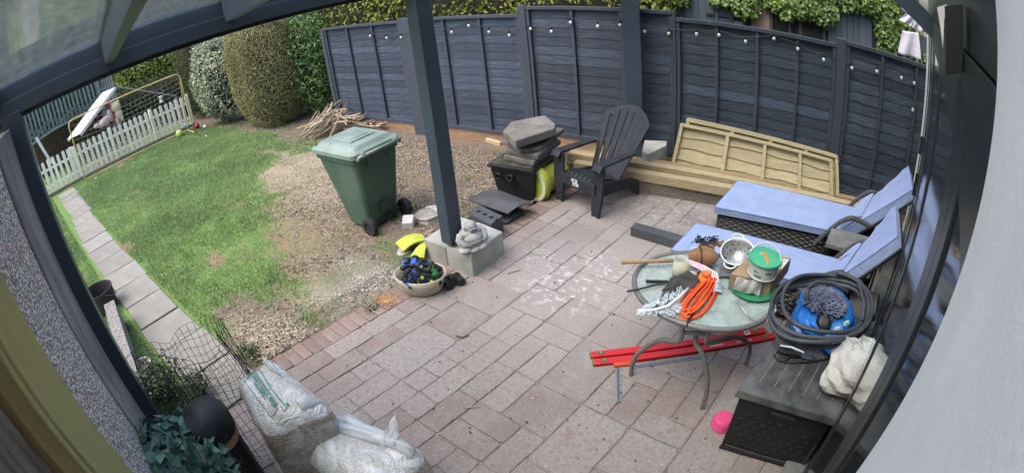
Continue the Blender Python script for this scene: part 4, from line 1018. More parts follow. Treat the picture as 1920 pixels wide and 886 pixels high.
# ================================================================== TIMBER STACK along the fence
def timber(label, pa, pb, za, zb, y_off, w, h, mat, group='new timbers lying along the fence'):
    a, b = P(*pa, za), P(*pb, zb); m_ = MB(); m_.bar(a-Vector((0,0,h/2)), b-Vector((0,0,h/2)), w, h)
    return tag(m_.build('timber', mat, bevel=.004), label, 'timber', group)
dkw = M('dark_sleeper', (.07,.06,.05), (.13,.115,.10), 6, rough=.9, stretch=(1.5,8,8), bump=.004, bscale=14)
timber('old dark sleeper lowest in the timber edging beside the patio', (1085,318), (1640,412), .13, .13, 0, .16, .13, oldwood, 'timbers in the stacked edging')
timber('pale new timber forming the front upper edge of the stack', (1078,302), (1560,388), .225, .225, 0, .10, .09, newwood)
timber('pale new timber laid second row behind the front one', (1068,284), (1620,386), .235, .235, 0, .10, .10, newwood)
timber('longest pale new timber at the back of the stack against the leaning panels', (1050,278), (1655,384), .20, .20, 0, .09, .12, M('new_timber_dark', (.24,.17,.09), (.33,.25,.14), 5, rough=.8, stretch=(2,12,12), bump=.002, bscale=12))
a, b = P(912,262,.03), P(940,270,.03); tag(MB().bar(a, b, .05, .05).build('timber', newwood, bevel=.003), 'short pale timber end poking out behind the slab pile', 'timber')
# concrete block behind the chair
q = [P(a,b,.30) for a,b in ((1204,282),(1214,289),(1250,272),(1251,264),(1209,262))]; m_ = MB(); m_.hexa([(p.x,p.y,-.15) for p in q], q); tag(m_.build('concrete_block', conc2, bevel=.008), 'pale concrete footing block behind the chair at the rear post', 'concrete block')
# ================================================================== LEANING NEW FENCE PANELS
def lean_panel(label, c4, mat, rails, depth=.035):
    """c4: lower left, lower right, upper right, upper left"""
    ll, lr_, ur, ul = map(Vector, c4); t = thing('fence_panel', label, 'fence panel', ll.lerp(lr_, .5), 'new unpainted fence panels')
    nn = (lr_-ll).cross(ul-ll).normalized()
    if nn.y > 0: nn = -nn
    def at(u, v): return (ll*(1-u)+lr_*u)*(1-v)+(ul*(1-u)+ur*u)*v
    nbd = 4
    for b in range(nbd):
        m_ = MB(); n = 24; r = random.Random(b*7+len(label)); ph = [r.uniform(0,6) for _ in range(3)]
        def fn(u, v, b=b):
            v0 = b/nbd-.012+(.022*math.sin(u*7+ph[0])*math.sin(u*13+ph[1])+.008*math.sin(u*31+ph[2]) if b > 0 else 0); v1 = (b+1)/nbd+.02
            return at(u, v0+(v1-v0)*v)+nn*(.002+.016*(1-v)**2)
        m_.surf(fn, n, 1, thick=.010); m_.build('board', mat, t)
    fr = []
    for v0, v1 in ((.93,1.0),(-.02,.05)):
        m_ = MB(); p = [at(0,v0),at(1,v0),at(1,v1),at(0,v1)]; m_.hexa([x+nn*.030 for x in p], [x+nn*(.030+depth) for x in p]); m_.build('rail', mat, t, bevel=.003)
    for f in rails:
        m_ = MB(); w = .011; p = [at(f-w,.05),at(f+w,.05),at(f+w,.93),at(f-w,.93)]; m_.hexa([x+nn*.029 for x in p], [x+nn*(.027+depth) for x in p]); m_.build('batten', mat, t, bevel=.003)
    return t
pw = M('pressure_treated_board', (.31,.255,.145), (.42,.36,.225), 4, rough=.8, stretch=(1.5,10,10), bump=.002, bscale=12, rv=.08, spots=(3.2,.06,(.10,.06,.03)), lo=.3, hi=.7)
yb, yt = 5.02, 5.24
lean_panel('new unpainted fence panel leaning lengthwise in front against the dark fence', (PY(1258,318,yb), PY(1562,384,yb), PY(1560,300,yt), PY(1278,232,yt)), pw, (.012,.31,.55,.78,.988))
lean_panel('second new fence panel mostly hidden behind the front leaning one', (PY(1268,318,yb+.09), PY(1572,384,yb+.09), PY(1570,292,yt+.08), PY(1290,222,yt+.08)), pw, (.012,.3,.55,.78,.99))
# loose dark post on the patio
a, b = P(1188,424,.05), P(1300,462,.05)
a0, a1 = P(1187,420,.09), P(1300,452,.09)
tag(MB().bar(ez2(a0)+Vector((0,0,.045)), ez2(a1)+(a1-a0)*.4*Vector((1,1,0)).length*0+Vector((0,0,.045)), .10, .085).build('metal_post', M('grey_painted_post', (.060,.066,.072), (.085,.092,.098), 5, rough=.55), bevel=.004), 'dark grey box section post lying on the patio beside the lounger', 'post')
# ================================================================== SUN LOUNGERS
cush = M('lilac_grey_cushion', (.25,.315,.52), (.29,.36,.58), 5, rough=.9, bump=.022, bscale=6, sheen=.2)
cushd = M('cushion_piping', (.19,.23,.38), None, rough=.9)
ratt = bpy.data.materials.new('black_rattan'); ratt.use_nodes = True
def rat(m):
    nt = m.node_tree; N = nt.nodes; L = nt.links; b = N['Principled BSDF']; b.inputs['Roughness'].default_value = .45
    n = N.new('ShaderNodeTexNoise'); n.inputs['Scale'].default_value = 30
    r = N.new('ShaderNodeValToRGB'); r.color_ramp.elements[0].color = (.012,.011,.011,1); r.color_ramp.elements[1].color = (.06,.055,.052,1); L.new(n.outputs['Fac'], r.inputs[0]); L.new(r.outputs[0], b.inputs['Base Color'])
rat(ratt)
def weave(mb, o, ex, ey, nu, nv, nrm, r=.008):
    """woven bands on a rectangle"""
    for j in range(nv):
        pts = []
        for i in range(nu*2+1):
            pts.append(o+ex*(i/(nu*2))+ey*((j+.5)/nv)+nrm*(.005*math.cos(PI*(i*.5+j))))
        mb.tube(pts, r, 4)
    for i in range(nu+1):
        p = o+ex*(i/nu); mb.bar(p-nrm*.004, p+ey-nrm*.004, .008, .008, nrm)
def lounger(label, f0, f1, h0, h1, bt0, bt1, seatz=.35):
    """f0 f1: front corners near/far of the seat top; h0 h1: hinge corners near/far; bt0 bt1: top corners of the raised back"""
    f0, f1, h0, h1, bt0, bt1 = map(Vector, (f0, f1, h0, h1, bt0, bt1))
    t = thing('sun_lounger', label, 'sun lounger', ez2((f0+h1)/2), 'rattan sun loungers')
    def sheet(a, b, c, d, th, name, puff=.02, ins=0.0):
        m_ = MB(); nn = (b-a).cross(d-a).normalized()
        if nn.z < 0: nn = -nn
        def fn(u, v):
            e = min(u, 1-u, .08)/.08; e2 = min(v, 1-v, .12)/.12; k = (1-(1-e)**2)*(1-(1-e2)**2)
            return (a*(1-u)+b*u)*(1-v)+(d*(1-u)+c*u)*v+nn*(puff*k+.004*math.sin(u*23)*math.sin(v*9)*k+.007*math.sin(9*u+14*v)*math.sin(5*v+2)*k*(abs(u-.5)*2)**2+.006*math.sin(31*u+6*v)*k*max(0,abs(u-.5)*2-.55)*2)
        m_.surf(fn, 24, 12, thick=0); g = m_
        # sides and base
        w = 13; nu, nv = 24, 12
        ring_ = [i*w for i in range(nu+1)]+[nu*w+j for j in range(1,nv+1)]+[i*w+nv for i in range(nu-1,-1,-1)]+[j for j in range(nv-1,0,-1)]
        lo = [m_.pts([m_.v[i]-nn*th]) for i in ring_]; n = len(ring_)
        for k in range(n): m_.face([ring_[k], ring_[(k+1)%n], lo[(k+1)%n], lo[k]])
        m_.face(lo)
        o = m_.build(name, cush, t, smooth=False)
        p_ = MB(); p_.tube([m_.v[i] for i in ring_], .0045, 5, closed=True); p_.build('piping', cushd, o)
        return o
    sheet(f0, h0, h1, f1, .055, 'seat_cushion')
    sheet(h0, bt0, bt1, h1, .075, 'back_cushion')
    # rattan base
    dz = Vector((0,0,-.065)); ins = (h0-f0).normalized()*.03; wv_ = (f1-f0).normalized()*.03
    a, b, c, d = f0+ins+wv_+dz, h0+wv_+dz, h1-wv_+dz, f1+ins-wv_+dz
    ext = (h0-f0).normalized()*.22
    def low(p): return Vector((p.x, p.y, .05))
    m_ = MB(); k1, k2 = .006, .006
    m_.hexa([low(a)+Vector((.012,.012,0)), low(b+ext), low(c+ext), low(d)+Vector((.012,-.012,0))], [a+Vector((.012,.012,0)), b+ext, c+ext, d+Vector((.012,-.012,0))]); m_.build('base', M('rattan_inner', (.008,.008,.008), None, rough=.7), t)
    m_ = MB(); h_ = a.z-.05
    nrm_ = Vector((wv_.x,wv_.y,0)).normalized()*-1
    weave(m_, low(a), (b+ext-a), Vector((0,0,h_)), 30, 12, nrm_); m_.build('side_weave', ratt, t)
    m_ = MB(); weave(m_, low(d), (a-d), Vector((0,0,h_)), 14, 12, -ins.normalized()); m_.build('front_weave', ratt, t)
    # frame rails, legs
    for p in (a, b+ext, c+ext, d):
        m_ = MB(); m_.tube([Vector((p.x,p.y,0)), Vector((p.x,p.y,.07))], .018, 8); m_.build('leg', blackpl, t)
    # arm hoops
    for hh, s in ((h0,-1),(h1,1)):
        u_ = (h0-f0).normalized(); o0 = hh-u_*.20+wv_*s*1.6; m_ = MB(); pts = []
        for k in range(13):
            f = k/12; pts.append(o0+u_*(.50*f+.0)+Vector((0,0,-.12+.30*math.sin(min(1,f*1.5)*PI/2)-(.04*max(0,f-.6)/.4))))
        m_.tube(pts, .019, 8)
        for k in range(len(pts)-1):
            for q in (0,.33,.66):
                pp = pts[k].lerp(pts[k+1], q); dd_ = (pts[k+1]-pts[k]).normalized(); m_.tube([pp-dd_*.004, pp+dd_*.004], .0225, 8)
        m_.build('armrest', M('grey_rattan', (.05,.05,.052), (.10,.10,.105), 20, rough=.55), t, smooth=False)
    # back frame
    nn = (bt0-h0).cross(h1-h0).normalized()
    if nn.z < 0: nn = -nn
    m_ = MB(); off = nn*-.09; m_.tube([h0+off, bt0+off*.95, bt1+off*.95, h1+off], .014, 8); m_.build('back_frame', blackpl, t)
    for ba_, ha_ in ((bt0, h0), (bt1, h1)): MB().tube([ba_.lerp(ha_,.35)+off, ez2(ba_.lerp(ha_,.2))+Vector((0,0,.05))], .010, 6).build('back_prop', blackpl, t)
    return t, h0, h1, bt0, bt1
z = .36
l2 = lounger('rattan sun lounger with lilac grey cushion nearest the fence', P(1340,388,z), P(1383,338,z), P(1572,436,z), P(1612,392,z), PY(1711,355,4.12), PY(1703,311,4.62))
l1 = lounger('rattan sun lounger with lilac grey cushion beside the glass table', P(1258,468,z), P(1305,418,z), P(1540,540,z), P(1592,492,z), PY(1683,443,3.16), PY(1679,383,3.66))
# folded head cushion and tags on the near lounger
for (t, h0, h1, b0, b1), pl_ in ((l1, 1), (l2, 0)):
    m_ = MB(); nn = (b0-h0).cross(h1-h0).normalized()
    if nn.z < 0: nn = -nn
    ba = h0.lerp(b0,.02); bb = h0.lerp(b0,.30); bc_ = h1.lerp(b1,.30); bd = h1.lerp(b1,.02)
    def fn(u, v): k = math.sin(PI*u)**.5*math.sin(PI*min(max(v,.02),.98))**.3; return (ba*(1-u)+bb*u)*(1-v)+(bd*(1-u)+bc_*u)*v+nn*(.03+.05*k)
    m_.surf(fn, 10, 10, thick=.035); o = m_.build('head_pillow', cush, t)
    if pl_:
        c = fn(.75,.35)+nn*.012; ux = (bb-ba).normalized(); vx = (bd-ba).normalized()
        m_ = MB(); m_.para(c, ux*.05, vx*.03, nn*.003); m_.para(c-ux*.035-vx*.02, ux*.045, vx*.03, nn*.003); m_.build('care_tag', whitepl, o)
# grey side table between the loungers
sq = [P(a,b,.42) for a,b in ((1548,455),(1600,470),(1635,445),(1560,425))]
m_ = MB(); m_.hexa([p-Vector((0,0,.035)) for p in sq], sq); o_t = thing('side_table', 'weathered grey board resting low between the two loungers', 'side table', ez2(sq[0]))
m_.build('top', M('weathered_board', (.13,.13,.125), (.21,.21,.20), 6, rough=.85), o_t, bevel=.004)
for p in sq: MB().bar(p*.96+sq[2]*.02+sq[0]*.02-Vector((0,0,.035)), Vector((p.x*.96+(sq[2].x+sq[0].x)*.02, p.y*.96+(sq[2].y+sq[0].y)*.02, 0)), .03, .03, (0,1,0)).build('leg', blackpl, o_t)
# ================================================================== ROUND GLASS TABLE
TZ = .58
Lp, Rp, Bp, Tp = P(1178,528,TZ), P(1456,572,TZ), P(1312,616,TZ), P(1290,464,TZ)
tc_ = Vector(((Lp.x+Rp.x)/2, (Bp.y+Tp.y)/2, 0)); ra, rb_ = .43, .355
ta_ = math.atan2(Rp.y-Lp.y, Rp.x-Lp.x)
tab = thing('glass_table', 'round patio table with pebbled glass top and bent grey metal legs', 'table', tc_)
TX = Matrix.Translation(tc_) @ Rz(ta_).to_4x4() @ Matrix.Diagonal((ra, rb_, 1, 1))
greyt = M('grey_powder_metal', (.15,.15,.145), (.20,.20,.19), 12, rough=.45, metal=.2)
m_ = MB(TX)
pr = []
for k in range(64):
    a = 2*PI*k/64; pr.append((math.cos(a), math.sin(a), TZ))
rim = MB(); rim.tube([TX @ Vector(p) for p in pr], .016, 10, closed=True); rim.build('rim', greyt, tab, smooth=True)
glasst = bpy.data.materials.new('pebbled_table_glass'); glasst.use_nodes = True
def gtab(m):
    nt = m.node_tree; N = nt.nodes; L = nt.links; b = N['Principled BSDF']; b.inputs['Base Color'].default_value = (.42,.50,.47,1); b.inputs['Roughness'].default_value = .22; b.inputs['Alpha'].default_value = .62
    tc = N.new('ShaderNodeTexCoord'); v = N.new('ShaderNodeTexVoronoi'); v.inputs['Scale'].default_value = 70; L.new(tc.outputs['Object'], v.inputs[0])
    bp = N.new('ShaderNodeBump'); bp.inputs['Distance'].default_value = .003; L.new(v.outputs['Distance'], bp.inputs['Height']); L.new(bp.outputs[0], b.inputs['Normal'])
    n = N.new('ShaderNodeTexNoise'); n.inputs['Scale'].default_value = 9; n.inputs['Detail'].default_value = 6; L.new(tc.outputs['Object'], n.inputs[0])
    r = N.new('ShaderNodeMapRange'); r.inputs['From Min'].default_value = .4; r.inputs['From Max'].default_value = .65; r.inputs['To Min'].default_value = .42; r.inputs['To Max'].default_value = .8; L.new(n.outputs['Fac'], r.inputs[0]); L.new(r.outputs[0], b.inputs['Alpha'])
gtab(glasst)
m_ = MB(TX); m_.lathe([(.975,TZ-.004),(.975,TZ+.004)], (0,0,0), 64); m_.build('glass_top', glasst, tab)
hub = Vector((tc_.x, tc_.y, .47))
m_ = MB(); m_.tube([hub+Vector((.09*math.cos(a),.09*math.sin(a),0)) for a in [2*PI*k/20 for k in range(20)]], .011, 7, closed=True); m_.build('hub_ring', greyt, tab, smooth=True)
feet = [P(1183,703), P(1316,765), P(1398,682), None]
feet[3] = tc_*2-feet[1]+Vector((0,.0,0)); feet[3] = Vector((tc_.x-.10, tc_.y+.33, 0))
tops = [P(1277,622,.52), P(1308,625,.50), P(1330,626,.52), Vector((tc_.x-.04, tc_.y+.2, .52))]
for f, tp in zip(feet, tops):
    d = ez2(f-tc_); d.normalize(); out = f.copy(); 
    pts = []
    h_ = hub+d*.10
    ctrl = [tp+Vector((0,0,.045)), tp+Vector((0,0,-.06)), tp.lerp(Vector((f.x,f.y,.28)), .45)+Vector((0,0,-.03)), Vector((f.x,f.y,.20)).lerp(Vector((tp.x,tp.y,.2)), .12)+Vector((0,0,.015)), Vector((f.x,f.y,.10)), Vector((f.x,f.y,.0))]
    n = 28
    for k in range(n+1):       # B-spline through the control polygon
        u = k/n*(len(ctrl)-1); i = int(min(u, len(ctrl)-2)); w = u-i
        p0, p1, p2, p3 = ctrl[max(i-1,0)], ctrl[i], ctrl[i+1], ctrl[min(i+2,len(ctrl)-1)]
        pts.append(.5*((2*p1)+(p2-p0)*w+(2*p0-5*p1+4*p2-p3)*w*w+(3*p1-p0-3*p2+p3)*w**3))
    MB().tube(pts, .0145, 10).build('leg', greyt, tab, smooth=True)
MB().bar(tops[0], tops[2], .014, .02).build('crossbar', greyt, tab); MB().bar(tops[1], tops[3], .014, .02).build('crossbar', greyt, tab)
Z1 = TZ+.006
# ---- hobby horse: brown stick and plush head with bridle
hh = thing('hobby_horse', 'brown plush hobby horse head on a wooden stick lying on the glass table', 'hobby horse', P(1260,490,Z1))
plush = M('brown_plush', (.20,.095,.04), (.30,.155,.07), 12, rough=.95, bump=.006, bscale=90, sheen=.3)
a, b = P(1169,491,Z1+.05), P(1285,487,Z1+.035); sm = M('varnished_stick', (.30,.19,.10), (.40,.27,.16), 6, rough=.5, stretch=(2,10,10))
MB().tube([a, b], .0125, 10).build('stick', sm, hh, smooth=True)
MB().lathe([(.014,-.01),(.015,.012)], a, 10, (b-a).to_track_quat('Z','Y').to_matrix()).build('stick_cap', M('gold_cap', (.4,.3,.12), None, rough=.5), hh)
c = P(1318,482,Z1+.06); m_ = MB(); dx = (P(1352,486,Z1)-P(1290,485,Z1)).normalized(); dy = Vector((-dx.y,dx.x,0)); FR_ = Matrix((( dx.x,dy.x,0),(dx.y,dy.y,0),(0,0,1)))
m_.blob(c, (.105,.062,.055), 18, 12, FR_, fn=lambda q: 1+.10*math.sin(3*q.x+1)+.06*math.sin(7*q.y+2*q.x))
m_.blob(c+dx*.03+dy*.06+Vector((0,0,.02)), (.055,.06,.042), 14, 10, FR_)
m_.build('head', plush, hh, smooth=True)
for s in (0, .035):
    e = MB(); q = c+dx*(.075+s)+dy*.085+Vector((0,0,.03)); e.lathe([(.014,0),(.017,.015),(.009,.04),(.002,.055)], q, 8, (dx*.8+dy*.5+Vector((0,0,.4))).to_track_quat('Z','Y').to_matrix()); e.build('ear', plush, hh, smooth=True)
mn = MB(); r = random.Random(3)
for k in range(44):
    q = c+dx*(.085-.0016*k*1.6)+dy*(.075+.03*math.sin(k*.07*PI))+Vector((0,0,.05)); mn.tube([q, q+Vector((r.uniform(-.03,.03), r.uniform(-.02,.03), r.uniform(.0,.03))), q+Vector((r.uniform(-.045,.045), r.uniform(-.03,.05), r.uniform(-.02,.02)))], .0038, 4)
mn.build('mane', M('navy_wool', (.012,.014,.03), (.04,.045,.07), 20, rough=.9), hh, kind='stuff')
br_ = MB(); br_.tube([c+FR_ @ Vector((-.02+.0*math.sin(t), .066*math.cos(t), .058*math.sin(t))) for t in [2*PI*k/18 for k in range(18)]], .006, 5, closed=True); br_.build('bridle', M('dark_strap', (.03,.02,.015), None, rough=.6), hh)
m_ = MB(); m_.para(c+FR_ @ Vector((-.075,.01,.045)), dx*.03+dy*.01, dy*.012, Vector((0,0,.006))); m_.build('label', whitepl, hh)
# ---- glass jar with yellow wax
q = P(1274,515,Z1); jr = thing('glass_jar', 'small clear tumbler with yellow content standing near the hobby horse', 'glass', q)
jg = bpy.data.materials.new('clear_tumbler'); jg.use_nodes = True; _b = jg.node_tree.nodes['Principled BSDF']; _b.inputs['Base Color'].default_value = (.75,.78,.72,1); _b.inputs['Roughness'].default_value = .08; _b.inputs['Alpha'].default_value = .4; _b.inputs['Specular IOR Level'].default_value = .8
MB().lathe([(.045,.0),(.052,.05),(.042,.11),(.039,.11),(.048,.05),(.041,.006)], q, 20, None, True, False).build('glass', jg, jr, smooth=True)
MB().lathe([(.040,.008),(.046,.048)], q, 18).build('wax', M('yellow_wax', (.50,.44,.12), (.58,.52,.2), 10, rough=.5), jr)
# ---- colander
q = P(1383,488,Z1+.03); co = thing('colander', 'white rimmed metal colander with two handles on the glass table', 'colander', ez2(q)+Vector((0,0,Z1)))
steel = M('dull_steel', (.36,.36,.36), (.50,.50,.50), 14, rough=.35, metal=.7)
tl = Matrix.Rotation(.30,3,'X') @ Matrix.Rotation(-.10,3,'Y')
MB().lathe([(.045,.0),(.075,.025),(.100,.075),(.108,.095),(.104,.095),(.096,.075),(.07,.028),(.02,.006)], ez2(q)+Vector((0,.01,Z1+.01)), 28, tl).build('bowl', steel, co, smooth=True)
c = ez2(q)+Vector((0,.01,Z1+.01)); MB().tube([c+tl @ Vector((.107*math.cos(t), .107*math.sin(t), .096)) for t in [2*PI*k/32 for k in range(32)]], .0055, 6, closed=True).build('rim', whitepl, co, smooth=True)
for sg in (-1, 1):
    MB().tube([c+tl @ Vector((.04*math.cos(t)*1.0-.02, sg*(-.105-.035*math.sin(t)), .096)) for t in [PI*k/10 for k in range(11)]], .0055, 6).build('handle', whitepl, co, smooth=True)
hl = MB()
for ring_ in range(3):
    for k in range(14):
        t = 2*PI*k/14+.2*ring_; r0 = .055+.017*ring_; z0 = .0145+.021*ring_+(.006 if ring_ == 2 else 0); hl.blob(c+tl @ Vector((r0*math.cos(t), r0*math.sin(t), z0+.006)), (.0042,.0042,.004), 6, 4)
hl.build('drain_holes', M('hole_black', (.004,.004,.005)), co, kind='stuff')
# ---- cardboard box, bucket on it, packet
card = M('brown_cardboard', (.30,.21,.13), (.36,.26,.165), 5, rough=.85)
B1, B2, B3 = P(1372,545,Z1), P(1444,566,Z1), P(1472,512,Z1)
zb = Z1+.10
c1, c2, c3_ = P(1370,513,zb), P(1447,528,zb), P(1475,494,zb)
cb_ = thing('cardboard_box', 'small brown cardboard box on the glass table under the white bucket', 'box', B2)
e1, e2 = ez2(c2-c1), ez2(c3_-c2)
q = [ez2(c1), ez2(c2), ez2(c2)+e2*1.35, ez2(c1)+e2*1.35]
m_ = MB(); m_.hexa([(p.x,p.y,Z1) for p in q], [(p.x,p.y,zb) for p in q]); m_.build('carton', card, cb_, bevel=.002)
m_ = MB(); o = ez2(c2)+e2*.7-e1*.02+Vector((0,0,zb+.0005)); m_.para(o-e1*.16, e1*.16, e2*.5, Vector((0,0,.0012))); lbx = m_.build('address_label', M('label_white', (.68,.68,.66), None, rough=.7), cb_)
for k in range(4): m_ = MB(); m_.para(o-e1*.14+e2*(.08+.1*k)+Vector((0,0,.0014)), e1*(.1 if k%2 else .07), e2*.03, Vector((0,0,.0006))); m_.build('print_line', M('ink_grey', (.12,.12,.12)), lbx)
m_ = MB(); m_.para(ez2(c1)+e2*.62+Vector((0,0,zb+.0005)), e1, e2*.1, Vector((0,0,.001))); m_.build('tape', M('parcel_tape', (.36,.27,.16), None, rough=.35), cb_)
bc2 = P(1424,512,zb+.001); bc2 = ez2(P(1428,514,zb))+Vector((0,0,zb+.0015))
bu2 = thing('lidded_bucket', 'white plastic bucket with orange smeared green lid standing on the cardboard box', 'bucket', bc2)
MB().lathe([(.078,0),(.086,.01),(.096,.095),(.100,.098),(.100,.104)], bc2, 32).build('tub', M('bucket_white', (.56,.57,.57), (.63,.64,.64), 8, rough=.35), bu2, smooth=False, bevel=.002)
gl_ = M('green_lid', (.06,.36,.19), (.075,.42,.23), 5, rough=.4); dl = MB()
lid_ = MB().lathe([(.104,.098),(.107,.104),(.107,.114),(.101,.118),(.096,.112),(.02,.1115)], bc2, 36).build('lid', gl_, bu2, bevel=.0015)
sm_ = M('orange_smear', (.55,.17,.03), (.62,.28,.08), 30, rough=.8)
r = random.Random(4)
for i,(u,v,s,a_) in enumerate(((-.01,.035,.02,.4),(.0,.01,.026,1.2),(.015,-.02,.022,1.0),(.02,-.048,.018,1.3),(-.03,.02,.009,0))):
    MB().blob(bc2+Vector((u,v,.112)), (s*1.3,s*.45,.004), 10, 5, Rz(-a_), jit=.25).build('smear', sm_ if i < 4 else M('cream_smear', (.6,.6,.4)), lid_)
MB().tube([bc2+Vector((.104*math.cos(t), .06*math.sin(t)*0-.02+.10*math.cos(0)*0+.075*math.sin(t), .085+.085*math.sin(t))) for t in [PI*k/16 for k in range(17)]], .004, 6).build('handle', whitepl, bu2, smooth=True)
MB().tube([bc2+Vector((.088*math.cos(t), .088*math.sin(t), .012)) for t in [2*PI*k/28 for k in range(28)]], .004, 5, closed=True).build('foot_ring', M('bucket_white', (.56,.57,.57)), bu2)
vdir = ez2(-bc2).normalized(); va = math.atan2(vdir.y, vdir.x)
def printed(txt, ang, z, size, rad, mat, par, name='print'):
    cu = bpy.data.curves.new('t', 'FONT'); cu.body = txt; cu.size = size; cu.align_x = 'CENTER'; cu.extrude = .0003; cu.resolution_u = 2
    ob = bpy.data.objects.new('t', cu); COL.objects.link(ob); bpy.context.view_layer.update()
    me = bpy.data.meshes.new_from_object(ob.evaluated_get(bpy.context.evaluated_depsgraph_get())); bpy.data.objects.remove(ob)
    return me
def text_mesh(txt, size, extr=.0005, align='CENTER'):
    cu = bpy.data.curves.new('t', 'FONT'); cu.body = txt; cu.size = size; cu.align_x = align; cu.extrude = extr; cu.resolution_u = 3
    ob = bpy.data.objects.new('t', cu); COL.objects.link(ob); bpy.context.view_layer.update()
    me = bpy.data.meshes.new_from_object(ob.evaluated_get(bpy.context.evaluated_depsgraph_get())); bpy.data.objects.remove(ob); bpy.data.curves.remove(cu)
    vs = [v.co.copy() for v in me.vertices]; fs = [tuple(p.vertices) for p in me.polygons]; bpy.data.meshes.remove(me); return vs, fs
ink = M('ink_dark', (.03,.03,.035))
# small dark print marks and stripe round the tub
for a0, z0, w_, h_ in ((-.55,.055,.16,.012),(-.30,.055,.05,.010),(.25,.058,.42,.010),(-.5,.030,.5,.010)):
    m_ = MB(); a0 = va+a0; rr = .0875+.010*(z0/.095)+.0012
    m_.surf(lambda u, v: bc2+Vector(((rr+.001*v)*math.cos(a0+w_*u), (rr+.001*v)*math.sin(a0+w_*u), z0+h_*v)), 6, 1, thick=.001); m_.build('print', M('print_green_grey', (.10,.14,.12)), bu2)
pk = P(1404,540,Z1+.06); n_ = -(e2.normalized()); m_ = MB()
o = ez2(c1)+e1*.18-e2.normalized()*.012+Vector((0,0,zb-.004)); ux = e1*.62
def pkf(u, v): return o+ux*(u+.08*v*(u-.5))-e2.normalized()*(.02*v+.010*math.sin(PI*u)*math.sin(PI*v)+.004*math.sin(17*u+3*v))+Vector((0,0,-.078*v+.006*math.sin(11*u)))
tag(m_.surf(pkf, 12, 8, thick=.003).build('plastic_packet', M('crinkled_plastic', (.28,.27,.26), (.50,.50,.49), 16, rough=.2, spec=.8, bump=.004, bscale=50)), 'crinkled clear plastic packet hanging against the cardboard box', 'packet')
# ---- green tub under the box (rim and basin), white wire handle
gt = thing('green_tub', 'shallow dark green tub under the cardboard box with white handle hanging over the table edge', 'tub', P(1405,565,Z1))
q = ez2(P(1408,545,Z1))+Vector((.0,.02,Z1)); MB().lathe([(.10,.0),(.135,.006),(.15,.018),(.146,.018),(.13,.010),(.03,.004)], q, 30, None, True, True, 1.0, .9).build('rim', M('deep_green_plastic', (.02,.20,.09), (.03,.26,.12), 6, rough=.35), gt, smooth=False)
ha = [P(1384,563,Z1+.02), P(1392,578,Z1+.05), P(1402,592,Z1+.03), P(1418,602,Z1-.01), P(1432,604,Z1-.02), P(1445,596,Z1), P(1454,580,Z1+.03), P(1453,566,Z1+.03)]
MB().tube(ha, .0055, 7).build('handle', M('silver_wire', (.5,.5,.5), (.6,.6,.6), 9, rough=.35, metal=.5), gt, smooth=True)
MB().tube([ha[4].lerp(ha[5],.0), ha[5], ha[6]], .0085, 7).build('handle_grip', M('light_grip', (.45,.45,.46), None, rough=.5), gt)
# ---- orange extension lead
ol = thing('extension_lead', 'coiled bright orange extension cable with round winder cap on the glass table', 'cable', P(1310,570,Z1))
orange = M('orange_cable', (.72,.075,.012), (.80,.11,.02), 5, rough=.45)
A_, Bq = P(1338,530,Z1), P(1284,597,Z1); ax = (A_-Bq); al = ax.length; axn = ax.normalized(); sd = Vector((-axn.y, axn.x, 0)); r = random.Random(8); ce = (A_+Bq)/2
for k in range(11):
    pts = []; la = al*.5*(1.02-.02*k+r.uniform(-.05,.05)); wa = .062*(1.0-.085*k)+r.uniform(-.006,.006); oz = .006+.0045*k*.9
    sk = r.uniform(-.012,.012); sd2 = r.uniform(-.018,.018)
    for j in range(36):
        t = 2*PI*j/36; pts.append(ce+sd*sd2+axn*(la*math.cos(t)+sk)+sd*(wa*math.sin(t)*(1.15-.25*math.cos(t)))+Vector((0,0,oz+.006*math.sin(2*t+k)+.006*math.cos(t))))
    MB().tube(pts, .0060, 7, closed=True).build('cable_loop', orange, ol, smooth=True)
c = P(1322,528,Z1); cpm = M('orange_cap', (.72,.15,.035), (.78,.19,.05), 6, rough=.4)
MB().lathe([(.045,.0),(.048,.012),(.044,.022),(.02,.026),(.018,.030),(.027,.032),(.029,.046),(.026,.052)], c+Vector((0,.005,.012)), 24).build('winder_cap', cpm, ol, bevel=.0015)
p_ = P(1300,592,Z1); MB().tube([p_+Vector((0,0,.015)), P(1290,602,Z1+.01), P(1288,612,Z1-.005)], [.006,.010,.008], 8).build('plug', blackpl, ol)
# ---- chain harness: white-blue chain links and a bent steel bar
chn = thing('steel_chain', 'heap of pale steel chain links under a bent white metal bar on the table edge', 'chain', P(1240,570,Z1))
chm = M('chain_blue_steel', (.46,.52,.58), (.68,.72,.76), 20, rough=.35, metal=.2); r = random.Random(21)
for k in range(150):
    u = r.random(); v = r.random(); px = 1195+95*u+r.uniform(-3,3); py = 590-38*u*v-u*22*(v>.5)-6*r.random()
    p = P(px, py, Z1+.008+.014*r.random()); yaw = r.uniform(0,PI); ti = r.uniform(-.9,.9); Rm = Rz(yaw) @ Matrix.Rotation(ti,3,'X')
    if k == 0 or k % 1 == 0:
        if k == 0:
            o = MB().tube([Vector((.0155*math.cos(t), .0085*math.sin(t), 0)) for t in [2*PI*j/10 for j in range(10)]], .0028, 5, closed=True).build('link', chm, chn, loc=(0,0,0)); lme = o.data
        else:
            o = bpy.data.objects.new('link', lme); COL.objects.link(o); o.parent = chn
        o.location = p-wloc(chn); o.rotation_euler = Rm.to_euler()
bar_ = [P(1196,582,Z1+.02), P(1225,581,Z1+.025), P(1252,574,Z1+.03), P(1275,556,Z1+.035), P(1291,540,Z1+.035)]
MB().tube(bar_, .009, 8).build('bent_bar', M('white_metal_bar', (.62,.64,.66), (.72,.73,.74), 8, rough=.3), chn, smooth=True)
